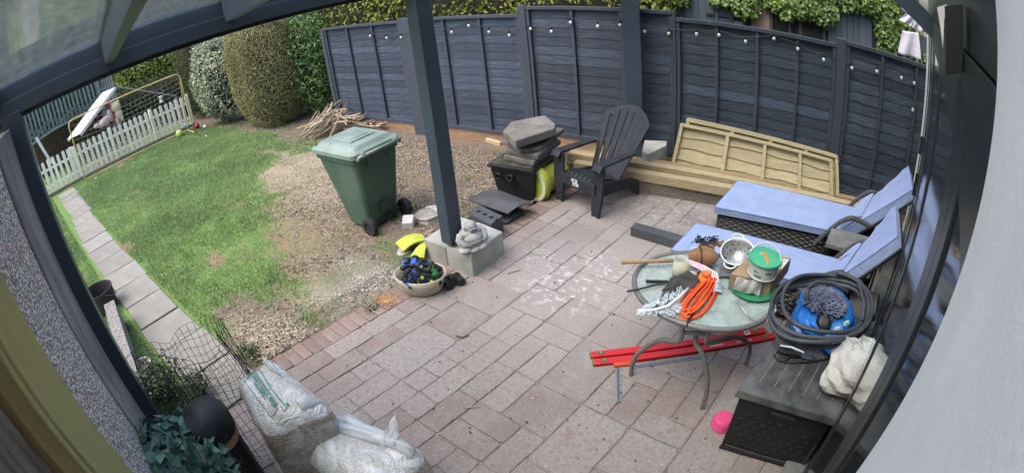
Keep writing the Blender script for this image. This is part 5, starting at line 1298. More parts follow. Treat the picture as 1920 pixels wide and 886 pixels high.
# ---- crumpled dark fabric bag with straps, black handle
bg_ = thing('dark_cloth_bag', 'crumpled dark grey cloth bag with straps in the middle of the glass table', 'bag', P(1275,535,Z1))
cm = M('dark_grey_cloth', (.028,.026,.026), (.075,.07,.068), 14, rough=.9, bump=.004, bscale=60)
ca, cb2_, cc2_, cd2_ = P(1240,548,Z1), P(1308,545,Z1), P(1312,512,Z1), P(1262,517,Z1)
MB().surf(lambda u, v: (ca*(1-u)+cb2_*u)*(1-v)+(cd2_*(1-u)+cc2_*u)*v+Vector((0,0,.012+.034*math.sin(PI*u)**.6*math.sin(PI*v)**.6+.012*math.sin(9*u+4*v)*math.sin(7*v+2))), 22, 14, thick=.006).build('fabric', cm, bg_, smooth=False)
for L_ in (((1260,520),(1248,540),(1240,560),(1230,575)), ((1275,522),(1258,545),(1252,560)), ((1176,546),(1205,540),(1232,533),(1260,527)), ((1300,545),(1288,565),(1282,585))):
    MB().tube([P(x, y, Z1+.018) for x, y in L_], .006, 6).build('strap', cm, bg_)
m_ = MB(); m_.bar(P(1211,527,Z1+.02), P(1252,528,Z1+.02), .018, .014); m_.build('handle', blackpl, bg_, bevel=.003)
# ---- pink toy packaging card, assorted packets
tp_ = thing('toy_packaging', 'pink and white printed packaging card lying across the middle of the table', 'packaging', P(1320,510,Z1))
a, b, c, d = P(1284,492,Z1+.06), P(1350,530,Z1+.03), P(1338,540,Z1+.045), P(1280,502,Z1+.05)
m_ = MB(); m_.surf(bil(a, b, P(1346,512,Z1+.06), P(1292,486,Z1+.08), .01), 8, 3, thick=.004); m_.build('card', M('pink_print', (.50,.26,.40), (.66,.58,.63), 18, rough=.45), tp_)
m_ = MB(); f_ = bil(a, b, P(1346,512,Z1+.06), P(1292,486,Z1+.08), .01); m_.surf(lambda u, v: f_(.55+.4*u, .2+.6*v)+Vector((0,0,.004)), 5, 2, thick=.001); m_.build('white_panel', M('label_white', (.68,.68,.66)), tp_)
for k in range(5): m_ = MB(); m_.surf(lambda u, v, k=k: f_(.6+.07*k+.03*u, .3+.4*v)+Vector((0,0,.0056)), 1, 2, thick=.0006); m_.build('print_line', M('ink_grey', (.12,.12,.12)), tp_)
tag(MB().surf(bil(P(1334,548,Z1+.02),P(1354,548,Z1+.02),P(1352,527,Z1+.05),P(1340,527,Z1+.05),.008), 6, 4, thick=.006).build('foil_packet', M('foil_packet', (.20,.24,.30), (.58,.62,.66), 40, rough=.25, metal=.3)), 'small blue and silver foil packet beside the orange cable', 'packet')
tag(MB().surf(bil(P(1346,520,Z1+.01),P(1376,520,Z1+.01),P(1372,500,Z1+.02),P(1350,500,Z1+.02),.012), 6, 4, thick=.01).build('grey_cloth', M('grey_rag', (.08,.08,.085), (.16,.16,.165), 20, rough=.9)), 'small crumpled grey rag beside the colander', 'cloth')
tag(MB().blob(P(1300,512,Z1+.02), (.028,.018,.014), 10, 6, jit=.12).build('peg', M('pale_pink_plastic', (.5,.4,.36), None, rough=.5)), 'small pale pink plastic piece beside the orange winder cap', 'plastic piece')
# ================================================================== RED LEVELS AND STEEL SQUARES on the patio
red = M('level_red', (.55,.02,.022), (.62,.03,.03), 4, rough=.4, coat=.2)
redd = M('level_red_edge', (.33,.010,.012), None, rough=.5)
def level(label, a, b, w):
    a, b = Vector(a), Vector(b); d = (b-a).normalized(); s = Vector((-d.y, d.x, 0)); t = thing('spirit_level', label, 'spirit level', a.lerp(b,.5), 'red spirit levels')
    m_ = MB(); m_.bar(a+d*.012+Vector((0,0,.013)), b-d*.012+Vector((0,0,.013)), w, .024); m_.build('body', red, t, bevel=.002)
    m_ = MB(); m_.bar(a+d*.02-s*(w/2+.001)+Vector((0,0,.013)), b-d*.02-s*(w/2+.001)+Vector((0,0,.013)), .004, .012); m_.build('edge_groove', redd, t)
    for p, q in ((a, a+d*.012), (b-d*.012, b)): MB().bar(p+Vector((0,0,.013)), q+Vector((0,0,.013)), w*1.02, .026).build('end_cap', M('brass_cap', (.20,.15,.04), None, rough=.5), t)
    for f in (.055, .93):
        c = a.lerp(b, f)+Vector((0,0,.0255)); o = MB().lathe([(.020,0),(.020,.0015),(.016,.0016)], c, 18).build('vial_window', M('vial_frame', (.09,.11,.07), None, rough=.3), t)
        MB().bar(c-s*.011+Vector((0,0,.004)), c+s*.011+Vector((0,0,.004)), .009, .006).build('vial', M('vial_green', (.25,.34,.12), None, rough=.15), o)
    MB().lathe([(.004,0),(.004,.0012)], a.lerp(b,.025)+Vector((0,0,.0255)), 10).build('hole', blackpl, t)
    return t, a, b, d, s
La, Lb = P(1106,669,.0), P(1434,622,.0); ldir = (Lb-La).normalized(); ls = Vector((-ldir.y, ldir.x, 0)); LW = .050
l1_ = level('red spirit level with white label at its end, the farther of two under the table', La, Lb, LW)
s_ = -1 if (La+ls).length > La.length else 1
Ma, Mb_ = P(1111,683,0), P(1452,632,0)
l2_ = level('red spirit level with worn pale print, the nearer of two under the table', Ma, Mb_, LW)
t, a, b, d, s = l1_
c = a.lerp(b,.86)+Vector((0,0,.0257)); m_ = MB(); m_.para(c-s*.019, d*.042, s*.038, Vector((0,0,.0008))); lb_ = m_.build('sticker', whitepl, t)
m_ = MB(); m_.para(c-s*.006+d*.008+Vector((0,0,.0012)), d*.012, s*.014, Vector((0,0,.0005))); m_.build('print', ink, lb_); m_ = MB(); m_.para(c-s*.006+d*.024+Vector((0,0,.0012)), d*.008, s*.018, Vector((0,0,.0005))); m_.build('print', ink, lb_)
t, a, b, d, s = l2_
def flat_text(txt, size, o, d, s, mat, name, par, extr=.0004):
    vs, fs = text_mesh(txt, size, extr); mb = MB(); up = d.cross(s); mb.pts([o+d*v.x+s*v.y+up*v.z for v in vs]); [mb.face(f) for f in fs]; return mb.build(name, mat, par, recalc=False)
for k in range(9): m_ = MB(); m_.para(a.lerp(b,.755)+d*(.014*k)+Vector((0,0,.0255))-s*(.008+.002*(k%3)), d*.009, s*(.013+.003*(k%2)), Vector((0,0,.0006))); m_.build('worn_print', M('cream_print', (.6,.5,.42)), t)
m_ = MB(); m_.para(a.lerp(b,.60)+Vector((0,0,.0255))-s*.006, d*.10, s*.012, Vector((0,0,.0006))); m_.build('print_stripe', M('cream_print', (.6,.5,.42)), t)
# steel squares
sqm = bpy.data.materials.new('ruled_steel'); sqm.use_nodes = True
def sqmat(m):
    nt = m.node_tree; N = nt.nodes; L = nt.links; b = N['Principled BSDF']; b.inputs['Metallic'].default_value = .6; b.inputs['Roughness'].default_value = .38
    n = N.new('ShaderNodeTexNoise'); n.inputs['Scale'].default_value = 60; r = N.new('ShaderNodeValToRGB'); r.color_ramp.elements[0].color = (.06,.07,.085,1); r.color_ramp.elements[1].color = (.40,.42,.44,1); r.color_ramp.elements[0].position = .35; r.color_ramp.elements[1].position = .65
    L.new(n.outputs['Fac'], r.inputs[0]); L.new(r.outputs[0], b.inputs['Base Color'])
sqmat(sqm)
sq = thing('carpenter_square', 'carpenter square with red handle and ruled steel blade lying by the red levels', 'square', P(1170,690))
a, b = P(1150,686,.0), P(1186,683,0); MB().bar(a+Vector((0,0,.012)), b+Vector((0,0,.012)), .034, .022).build('handle', M('orange_red_handle', (.55,.07,.03), (.6,.1,.05), 6, rough=.45), sq, bevel=.004)
a, b = P(1159,690,0), P(1160,755,0)
def ruler(a, b, w, name):
    m_ = MB(); m_.bar(a+Vector((0,0,.006)), b+Vector((0,0,.006)), w, .003); o = m_.build(name, sqm, sq); d = (b-a).normalized(); s = Vector((-d.y,d.x,0)); n = int((b-a).length/.012)
    tk_ = MB()
    for k in range(n):
        p = a+d*(.012*k+.006)+Vector((0,0,.0082)); tk_.para(p+s*(w/2), d*.002, -s*(.012 if k%5 == 0 else .006), Vector((0,0,.0004))); tk_.para(p-s*(w/2-.0), d*.002, s*(.006), Vector((0,0,.0004)))
    tk_.build('graduations', M('pale_tick', (.6,.62,.64)), o, kind='stuff')
    MB().bar(a+Vector((0,0,.0085)), b+Vector((0,0,.0085)), .003, .0006).build('centre_line', M('ink_dark', (.03,.03,.035)), o)
ruler(a, b, .034, 'short_blade')
a, b = P(1188,688,0), P(1327,667,0); ruler(a, b, .026, 'long_blade')
# ---- pink bowl beside the storage box
q = P(1356,796,.0); MB_ = MB().lathe([(.066,0),(.072,.006),(.060,.055),(.050,.068),(.046,.070)], Vector((q.x-.01, q.y+.0, 0)), 28); tag(MB_.build('pink_bowl', M('pink_plastic', (.66,.07,.20), (.72,.09,.24), 5, rough=.35), bevel=.002), 'bright pink plastic bowl upside down beside the black storage box', 'bowl')
# ================================================================== BLACK STORAGE BOX
BZ = .455
f0, f1 = P(1386,729,BZ), P(1568,783,BZ)
sb = thing('storage_box', 'black plastic storage box with rattan pattern panels and dusty grey lid by the wall', 'storage box', P(1430,860))
ex = ez2(f1-f0); exn = ex.normalized(); eyb = ez2(P(1493,575,BZ)-f0); eyb = eyb.normalized()*.90
o_ = ez2(f0)
def bq_(s, ty=0.0): return [o_+exn*s+eyb.normalized()*s, o_+ex-exn*s+eyb.normalized()*s, o_+ex-exn*s+eyb-eyb.normalized()*s, o_+exn*s+eyb-eyb.normalized()*s]
bb = bq_(.012); fl = P(1350,838,0); fr = P(1503,880,0)
off = (fl-bb[0]); bb0 = [bb[0]+ez2(off)*.8, bb[1]+ez2(fr-bb[1])*.5, bb[2], bb[3]+ez2(off)*.8]
boxm = M('storage_black', (.012,.012,.013), (.020,.020,.021), 8, rough=.5)
m_ = MB(); m_.hexa([(p.x,p.y,.0) for p in bb0], [(p.x,p.y,BZ-.05) for p in bb]); m_.build('body', boxm, sb, bevel=.006)
lidm = M('dusty_lid', (.04,.041,.043), (.135,.135,.135), 7, rough=.75, lo=.36, hi=.66, detail=10, bump=.0015, bscale=60, c3=(.035,.035,.036))
m_ = MB(); q = bq_(-.012); m_.hexa([(p.x,p.y,BZ-.048) for p in q], [(p.x,p.y,BZ) for p in bq_(-.004)]); lo_ = m_.build('lid', lidm, sb, bevel=.006)
for k in range(6):
    f = .12+.15*k; m_ = MB(); a = o_+ex*f+eyb*.10; b = o_+ex*f+eyb*.48; m_.bar(a+Vector((0,0,BZ+.001)), b+Vector((0,0,BZ+.001)), .008, .004); m_.build('lid_rib', M('rib_worn', (.12,.12,.12), (.20,.20,.195), 20, rough=.7), lo_)
# woven front: staggered horizontal bulges
fn_ = Vector((exn.y,-exn.x,0)); 
if fn_.dot(-o_) < 0: fn_ = -fn_
def front(u, v, d=0.0): 
    p = (bb0[0]*(1-u)+bb0[1]*u)*(1-v)+(bb[0]*(1-u)+bb[1]*u)*v; return Vector((p.x,p.y,(BZ-.05)*v))+fn_*d
wv_ = MB()
for r_ in range(7):
    for c_ in range(7):
        u0 = .06+.88*(c_+(.0 if r_%2 else .45))/7.4; v0 = .12+.095*r_
        wv_.surf(lambda u, v, u0=u0, v0=v0: front(u0+.085*u, v0+.045*v+.012*math.sin(PI*u), .0005+.005*math.sin(PI*u)*math.sin(PI*v)), 6, 3)
wv_.build('rattan_relief', boxm, sb, kind='stuff')
m_ = MB(); m_.tube([front(.04,.09,.004), front(.5,.08,.006), front(.93,.09,.004), front(.965,.12,.004), front(.97,.55,.004)], .005, 6); m_.build('panel_edge', M('worn_edge', (.06,.06,.06)), sb)
m_ = MB(); m_.hexa([front(-.01,.0,.012),front(1.01,.0,.012),front(1.01,.0,0),front(-.01,.0,0)], [front(-.01,.055,.012),front(1.01,.055,.012),front(1.01,.055,0),front(-.01,.055,0)]); m_.build('skirt', boxm, sb, bevel=.003)
m_ = MB(); m_.surf(lambda u, v: front(.36+.26*u, .84+.07*v, .003+.008*math.sin(PI*v)), 6, 3, thick=.004); m_.build('hand_grip', boxm, sb)
# ---- blue bag with mop head, hose coil, case, tools, sack
Q = P(1545,590,BZ)
bl = thing('blue_bag', 'crumpled bright blue plastic bag on the storage box under the hose coil', 'bag', Q)
c = P(1548,600,BZ+.06); bluem = M('blue_polythene', (.008,.10,.42), (.025,.19,.58), 6, rough=.35, bump=.010, bscale=22, coat=.2)
r = random.Random(2); ph = [r.uniform(0,6) for _ in range(6)]
MB().blob(Vector((c.x,c.y,BZ+.075)), (.21,.27,.105), 30, 18, Rz(-.3), fn=lambda q: 1+.10*math.sin(5*q.x+ph[0]+3*q.y)+.09*math.sin(7*q.y+ph[1])+.06*math.sin(11*q.z+9*q.x+ph[2])+.05*math.sin(15*q.y+ph[3]*q.z)).build('bag_body', bluem, bl)
mp = thing('mop_head', 'grey blue noodle mop head lying on the blue bag inside the hose coil', 'mop', Vector((c.x,c.y,BZ+.16)))
mc = P(1546,566,BZ+.19); r = random.Random(6); nm = M('microfibre_noodle', (.06,.075,.12), (.19,.21,.29), 12, rough=.95, rv=.2)
nod = MB()
for k in range(680):
    a = 2*PI*r.random(); rad = r.random()**.5; p = Vector((mc.x+.135*rad*math.cos(a), mc.y+.115*rad*math.sin(a), BZ+.165+.045*math.sqrt(max(0,1-rad*rad))))
    d = Vector((math.cos(a)*rad*.8+r.gauss(0,.35), math.sin(a)*rad*.8+r.gauss(0,.35), .8)).normalized(); nod.tube([p, p+d*.024, p+d*.040+Vector((r.uniform(-.008,.008),r.uniform(-.008,.008),-.002))], [.0052,.0056,.0040], 5)
nod.build('noodles', nm, mp, kind='stuff')
m_ = MB(); m_.lathe([(.048,0),(.052,.02),(.035,.045),(.02,.05)], P(1543,606,BZ+.15), 18, Matrix.Rotation(.7,3,'X')); m_.build('connector', blackpl, mp, smooth=False)
hz = thing('hose_coil', 'thick dark grey hose wound in a large loose coil on the storage box', 'hose', Q)
hm = M('grey_hose', (.045,.050,.058), (.075,.08,.09), 9, rough=.5)
hc = P(1545,578,BZ+.17); hx = P(1628,578,BZ+.17)-hc; hy = P(1545,520,BZ+.17)-hc; r = random.Random(15); pts = []
turns = 5; n = 44
for k in range(turns*n+10):
    t = 2*PI*k/n; tn = k/n; sc = 1.0+.07*math.sin(tn*2.3)+.03*math.sin(tn*5.1+1); ox, oy = .05*math.sin(tn*1.9), .08*math.cos(tn*1.4)
    pts.append(hc+hx*(sc*math.cos(t)*1.0+ox)+hy*(sc*math.sin(t)+oy)+Vector((0,0,-.02+.012*tn+.020*math.sin(t*1.0+tn)+.012*math.sin(3*t))))
MB().tube(pts, .0125, 9).build('hose_run', hm, hz, smooth=True)
e_ = [P(1512,560,BZ+.21), P(1514,540,BZ+.24), P(1530,528,BZ+.25), P(1560,530,BZ+.24), P(1590,548,BZ+.22)]; MB().tube(e_, .0115, 8).build('hose_end', hm, hz, smooth=True)
e_ = [P(1608,528,BZ+.24), P(1614,545,BZ+.23), P(1620,572,BZ+.22), P(1616,600,BZ+.20)]; MB().tube(e_, .0115, 8).build('hose_end', hm, hz, smooth=True)
for px, py in ((1583,607),(1565,618)): MB().tube([P(px,py,BZ+.205), P(px+7,py-3,BZ+.205)], .013, 6).build('cable_tie', M('pale_tie', (.5,.6,.5)), hz)
cs = thing('tool_case', 'slim black tool case lying on the storage box in front of the blue bag', 'case', P(1525,650,BZ))
a, b = P(1484,636,BZ), P(1572,660,BZ); MB().bar(a+Vector((0,0,.025)), b+Vector((0,0,.025)), .075, .048).build('shell', blackpl, cs, bevel=.008)
for f in (.1,.62): p = a.lerp(b,f)+Vector((0,0,.052)); MB().blob(p, (.010,.008,.006), 8, 5).build('latch', M('chrome', (.6,.6,.6), None, metal=.9, rough=.2), cs)
m_ = MB(); p = a.lerp(b,.8)+Vector((0,0,.0495)); dd = (b-a).normalized(); ss = Vector((-dd.y,dd.x,0)); m_.para(p-ss*.02, dd*.026, ss*.032, Vector((0,0,.001))); ob_ = m_.build('clasp', M('chrome', (.6,.6,.6)), cs)
m_ = MB(); m_.para(p-ss*.008+dd*.007+Vector((0,0,.0012)), dd*.012, ss*.014, Vector((0,0,.001))); m_.build('catch', ink, ob_)
chrome = M('chrome', (.6,.6,.6), None, metal=.9, rough=.2); gripd = M('tool_grip', (.02,.021,.022), None, rough=.5)
lg = thing('locking_pliers', 'pair of locking pliers with chrome jaws lying on the dusty lid', 'pliers', P(1500,665,BZ))
MB().tube([P(1462,648,BZ+.015), P(1485,652,BZ+.018), P(1507,661,BZ+.018)], [.010,.011,.008], 8).build('handle', chrome, lg)
MB().tube([P(1456,658,BZ+.012), P(1478,662,BZ+.014), P(1508,666,BZ+.014)], [.010,.011,.008], 8).build('handle', gripd, lg)
m_ = MB(); m_.hexa([P(1505,660,BZ+.004),P(1528,667,BZ+.004),P(1522,674,BZ+.004),P(1503,670,BZ+.004)], [P(1505,659,BZ+.022),P(1528,666,BZ+.02),P(1522,673,BZ+.02),P(1503,669,BZ+.022)]); m_.build('jaws', chrome, lg, bevel=.003)
pr_ = thing('garden_secateurs', 'wire handled pincers lying beside the pliers on the lid', 'pincers', P(1470,670,BZ))
MB().tube([P(1451,664,BZ+.01), P(1458,674,BZ+.01), P(1470,677,BZ+.01), P(1482,668,BZ+.012), P(1510,668,BZ+.01)], .006, 6).build('loop_handle', gripd, pr_, smooth=True)
MB().tube([P(1470,678,BZ+.008), P(1510,679,BZ+.008), P(1545,673,BZ+.01), P(1570,666,BZ+.012)], .006, 6).build('cable_tail', gripd, pr_, smooth=True)
for k, (x, y) in enumerate(((1515,681),(1522,683),(1530,679),(1536,683))):
    tag(MB().tube([P(x,y,BZ+.004), P(x+9,y+2-k,BZ+.004)], .0022, 5).build('screw', chrome), ('leftmost loose silver screw of the small heap beside the pincers','second loose silver screw from the left beside the pincers','loose silver screw lying highest in the heap beside the pincers','rightmost loose silver screw of the heap nearest the filled sack')[k], 'screw', 'loose screws on the storage box lid')
# rubble sack: woven sack in a clear bag
sk = thing('filled_sack', 'off white filled sack slumped in a clear plastic bag on the storage box corner', 'sack', P(1600,700,BZ))
c = P(1598,688,BZ+.10); r = random.Random(33); ph = [r.uniform(0,6) for _ in range(6)]
sackm = M('dusty_sack', (.50,.48,.44), (.68,.66,.62), 5, rough=.85, bump=.012, bscale=16, c3=(.38,.35,.31))
MB().blob(Vector((c.x,c.y,BZ+.085)), (.145,.20,.125), 28, 18, Rz(-.75), fn=lambda q: 1+.08*math.sin(6*q.x+ph[0]+2*q.z)+.07*math.sin(8*q.y+ph[1]+3*q.z)+.05*math.sin(13*q.z+ph[2]+5*q.x)).build('sack_body', sackm, sk)
clear = bpy.data.materials.new('clear_polythene'); clear.use_nodes = True
_b = clear.node_tree.nodes['Principled BSDF']; _b.inputs['Base Color'].default_value = (.75,.76,.77,1); _b.inputs['Roughness'].default_value = .25; _b.inputs['Alpha'].default_value = .42; _b.inputs['Specular IOR Level'].default_value = .8
a, b, cq, d = P(1600,640,BZ+.20), P(1668,632,BZ+.22), P(1660,715,BZ+.06), P(1612,765,BZ-.02)
def crum(f, amp, k=1.0, s=0): return lambda u, v: f(u,v)+Vector((amp*math.sin(17*k*u+5*v+s), amp*math.sin(13*k*v+7*u+s*2), amp*1.3*math.sin(11*k*u+15*k*v+s)))
MB().surf(crum(bil(a,b,cq,d,.03), .012), 18, 18, thick=.002).build('bag_sheet', clear, sk)
MB().surf(crum(bil(P(1555,660,BZ+.12),P(1605,636,BZ+.21),P(1640,700,BZ+.14),P(1580,735,BZ+.02),.05), .010, 1.2, 2), 18, 18, thick=.002).build('bag_sheet', clear, sk)
hk = [P(1660,670,BZ+.16), P(1656,650,BZ+.2), P(1660,634,BZ+.23), P(1672,625,BZ+.24), P(1680,624,BZ+.24)]
tag(MB().tube(hk, .010, 8).build('black_hook', blackpl, smooth=True), 'black hooked handle sticking up behind the clear plastic bag', 'hook')
tag(MB().hexa([P(1592,545,.02),P(1650,556,.02),P(1640,600,.02),P(1595,610,.02)], [P(1592,540,.34),P(1648,548,.34),P(1640,590,.34),P(1595,600,.34)]).build('grey_carton', M('grey_brown_board', (.10,.09,.085), (.15,.135,.125), 6, rough=.9), bevel=.004), 'grey brown carton standing behind the hose coil near the wall', 'carton')
# ================================================================== NEAR LEFT: boards, plants, mesh roll, bins and bags
yel = M('yellow_painted_board', (.36,.325,.125), (.45,.41,.18), 2.5, rough=.6, stretch=(3,3,.5), bump=.001, bscale=30)
yel2 = M('raw_brown_board', (.20,.13,.045), (.29,.20,.08), 3, rough=.7, stretch=(4,4,.6), bump=.001, bscale=30)
yb_ = thing('yellow_boards', 'tall yellow painted board with raw brown backing board leaning on the side wall', 'board', ST(-.36,1.3,0))
def stp(s0, s1, t0, t1, z0, z1, lean=0.0):
    return [ST(s0+.0,t0,z0), ST(s1,t0,z0), ST(s1,t1-lean*0,z0), ST(s0,t1,z0)], [ST(s0-lean,t0,z1), ST(s1-lean,t0,z1), ST(s1-lean,t1,z1), ST(s0-lean,t1,z1)]
m_ = MB(); m_.hexa(*stp(-.385,-.36,1.292,1.44,0,2.0,.02)); m_.build('board', yel, yb_, bevel=.003)
m_ = MB(); m_.hexa(*stp(-.382,-.355,1.16,1.287,0,2.0,.02)); m_.build('board', yel, yb_, bevel=.004)
m_ = MB(); m_.hexa(*stp(-.40,-.362,1.125,1.156,0,2.0,.02)); m_.build('edge_strip', yel, yb_, bevel=.003)
m_ = MB(); m_.hexa(*stp(-.392,-.368,1.03,1.122,0,2.0,.02)); m_.build('backing_board', yel2, yb_, bevel=.003)
tag(MB().hexa(*stp(-.42,-.385,.72,1.02,0,2.0,.02)).build('bark_board', M('bark_board', (.09,.075,.06), (.24,.20,.16), 7, rough=.95, stretch=(4,4,.8), bump=.012, bscale=12, detail=9)), 'rough grey brown weathered board behind the yellow boards at the corner', 'board')
a, b = P(192,802,1.05), P(238,836,.75)
tag(MB().tube([a+(a-b)*.5, b], .016, 10).build('brown_pole', M('tan_pole', (.34,.19,.11), (.42,.25,.15), 6, rough=.6), smooth=True), 'brown wooden pole leaning between the yellow board and the camouflage net', 'pole')
# ---- black bucket and white bowl
q = PG(203,578); bt = thing('black_bucket', 'black rubber bucket standing on the path edge behind the left post', 'bucket', (q.x, q.y-.03, 0))
MB().lathe([(.145,0),(.155,.01),(.178,.22),(.184,.225),(.184,.235),(.172,.235),(.168,.215),(.146,.02),(.02,.015)], (q.x-.02,q.y-.02,.0), 28).build('tub', M('black_rubber', (.018,.018,.019), (.03,.03,.031), 9, rough=.7), bt, smooth=False, bevel=.003)
c = Vector((q.x-.02,q.y-.02,0)); MB().tube([c+Vector((.18*math.cos(t), .18*math.sin(t), .215-.10*math.sin((t-.2)/2.6*PI))) for t in [.2+2.6*k/14 for k in range(15)]], .006, 6).build('handle', M('grey_wire', (.10,.10,.10), None, rough=.5), bt, smooth=True)
q = P(268,690,.02); wb = thing('white_bowl', 'white plastic bowl with brown soil beside the foot of the left post', 'bowl', (q.x,q.y,0))
c = Vector((P(266,683,.10).x, P(266,683,.10).y, 0)); MB().lathe([(.05,0),(.055,.006),(.078,.10),(.086,.105),(.086,.112),(.074,.110),(.05,.03),(.01,.028)], c, 26).build('bowl', M('bowl_white', (.60,.58,.54), (.68,.66,.62), 7, rough=.5), wb, bevel=.002)
MB().lathe([(.0,.080),(.0695,.080),(.0690,.078)], c, 20, None, False, False).build('soil', M('soil_brown', (.20,.145,.08), (.36,.28,.17), 25, rough=.95), wb)
tag(MB().blob(P(284,706,.03), (.055,.04,.03), 12, 8, jit=.1).build('lilac_cloth', M('lilac_cloth', (.26,.22,.26), (.34,.30,.34), 15, rough=.9), smooth=True), 'small lilac grey crumpled cloth beside the white bowl', 'cloth')
# ---- weeds
lf_weed = M('weed_leaf', (.025,.05,.02), (.115,.165,.075), attr='rnd', rough=.55, spec=.3)
def weeds(name, label, px, py, rx, ry, h, n, mat, size, seed, nst=22):
    q = P(px, py, 0); t = thing(name, label, 'plant', q); r = random.Random(seed); st_ = MB(); C = []; Nn = []
    for k in range(nst):
        a = r.uniform(0,2*PI); d = Vector((math.cos(a)*rx*r.random(), math.sin(a)*ry*r.random(), h*r.uniform(.5,1))); p0 = q+Vector((d.x*.2,d.y*.2,-.01)); p1 = q+Vector((d.x*.7,d.y*.7,d.z*.7)); p2 = q+d
        st_.tube([p0,p1,p2], [.004,.003,.002], 4)
        for j in range(n//nst):
            f = r.uniform(.2,1.05); p = p0.lerp(p1,f*1.4) if f < .7 else p1.lerp(p2,(f-.7)*3); C.append(p+Vector((r.gauss(0,.025),r.gauss(0,.025),r.gauss(0,.02)))); Nn.append((r.gauss(0,.5), r.gauss(0,.5), 1))
    st_.build('stem', M('weed_stem', (.06,.07,.03), None, rough=.8), t)
    leaves('foliage', np.array(C), np.array(Nn), mat, size, t, .5, orient=.7, loc=q)
    return t
weeds('weed_plant', 'straggly green weed growing through the wire mesh at the foot of the left post', 318, 748, .24, .22, .34, 1500, lf_weed, .030, 3, 40)
weeds('weed_plant', 'pale leaved weed between the white bowl and the black domed bin', 375, 748, .18, .16, .22, 700, lf_weed, .026, 5, 26)
weeds('weed_plant', 'low dark weed beside the wall below the white bowl', 268, 775, .18, .14, .22, 600, M('dull_weed_leaf', (.05,.06,.045), (.22,.22,.19), attr='rnd', rough=.7), .024, 8, 26)
weeds('ground_weed', 'low green weeds along the edge of the path by the black bucket', 232, 628, .18, .10, .07, 500, lf_weed, .022, 9, 24)
weeds('ground_weed', 'small green weed at the lawn corner next to the pale bale', 470, 662, .14, .07, .06, 300, lf_weed, .022, 10, 18)
weeds('ground_weed', 'tiny weed in the patio joints next to the brick edging', 700, 580, .12, .10, .03, 140, lf_weed, .016, 11, 14)
dl_ = MB(); 
for k, (px, py) in enumerate(((308,692),(360,705),(372,718),(384,712))):
    q = P(px, py, .02); tag(MB().surf(lambda u, v: q+Vector((.05*(u-.5), .03*(v-.5)*math.sin(PI*min(max(u,.05),.95)), .02*(u-.5)**2+.012*abs(v-.5))), 4, 2, thick=.001).build('dead_leaf', M('orange_leaf', (.42,.13,.05), (.36,.2,.1), 20, rough=.8)), ('bright orange dead leaf beside the white bowl', 'brown dead leaf on the slab above the weeds', 'brown dead leaf under the wire mesh', 'pale brown dead leaf beside the mesh')[k], 'leaf')
# ---- roll of wire mesh
mr = thing('mesh_roll', 'loose dark roll of wire mesh standing over the weeds beside the pale bale', 'wire mesh', (-2.3,.36,0))
wire = M('dark_wire', (.035,.034,.033), (.06,.058,.055), 9, rough=.6, metal=.4)
def mesh_pt(u, z):
    a = -.9+u*2*PI*1.12; r = .285+.05*math.sin(3*a+1)+.03*u; wob = .022*math.sin(5*a+7*z)+.015*math.sin(9*z+2*a)
    top = .72+.10*math.sin(a*1.3+.6)
    zz = z*top
    return Vector((-2.40+(r+wob)*1.05*math.cos(a)-.18*(zz)**1.2*.6+.10*math.sin(a), .42+(r*.92+wob)*math.sin(a)-.03*zz, zz+.012*math.sin(8*a+3*z)))
nv, nh = 52, 13
for k in range(nh+1):
    MB().tube([mesh_pt(j/90, k/nh) for j in range(91)], .0016, 4).build('wire', wire, mr)
for k in range(nv+1):
    MB().tube([mesh_pt(k/nv, j/14) for j in range(15)], .0016, 4).build('wire', wire, mr)
for k in range(3):
    p = mesh_pt(.86+.05*k, .9); MB().tube([p+Vector((.17*math.cos(t)-.12-.05*k, .16*math.sin(t)*.6-.05, -.02*t*.5-.08*k)) for t in [2.0+.3*j for j in range(9)]], .0016, 4).build('wire', wire, mr)
# ---- black domed bin with terracotta band
q = Vector((-2.02,.235,0)); db = thing('domed_bin', 'black cylinder with domed lid and terracotta band beside the mesh roll', 'bin', q)
lean = Matrix.Rotation(-.05,3,'Y')
R_b = .128
MB().lathe([(R_b*.95,0),(R_b*.95,.40)], q, 30).build('body', M('black_satin', (.014,.014,.015), (.022,.022,.023), 8, rough=.5), db)
MB().lathe([(R_b*1.0,.401),(R_b*1.0,.455)], q, 30).build('band', M('terracotta_band', (.36,.20,.13), (.44,.27,.18), 9, rough=.8), db, bevel=.003)
MB().lathe([(R_b*1.02,.456),(R_b*1.05,.47),(R_b*1.05,.55),(R_b*1.0,.585),(R_b*.84,.615),(R_b*.55,.64),(R_b*.2,.652),(.003,.654)], q, 32).build('lid', M('worn_black_lid', (.016,.016,.017), (.06,.06,.06), 5, rough=.55, lo=.45, hi=.7, bump=.002, bscale=40, c3=(.09,.09,.085)), db, smooth=True)
# ---- camouflage net heap
c = P(345,868,.40); cg = thing('camouflage_net', 'heap of dark green camouflage leaf netting in the near left corner', 'camouflage net', (c.x,c.y,0))
camc = ((c.x, c.y-.02, .36), (.25,.24,.27))
n = 2300; Pn, nn, bb_ = lumpy(camc[0], camc[1], n, 5, .86, 2.3, .18, 3.0)
camm = M('camouflage_leaf', (.06,.135,.10), (.19,.31,.24), attr='rnd', rough=.6, spec=.3)
leaves('netting_leaves', Pn, nn, camm, .085, cg, .62, rndbias=None, orient=.55, fold=.5, loc=c)
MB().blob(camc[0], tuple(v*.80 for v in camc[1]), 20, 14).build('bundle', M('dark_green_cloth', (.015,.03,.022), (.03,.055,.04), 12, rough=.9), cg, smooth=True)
MB().tube([P(362,830,.6), P(378,850,.58), P(384,866,.55)], .004, 5).build('cord', M('tan_pole', (.34,.19,.11)), cg)
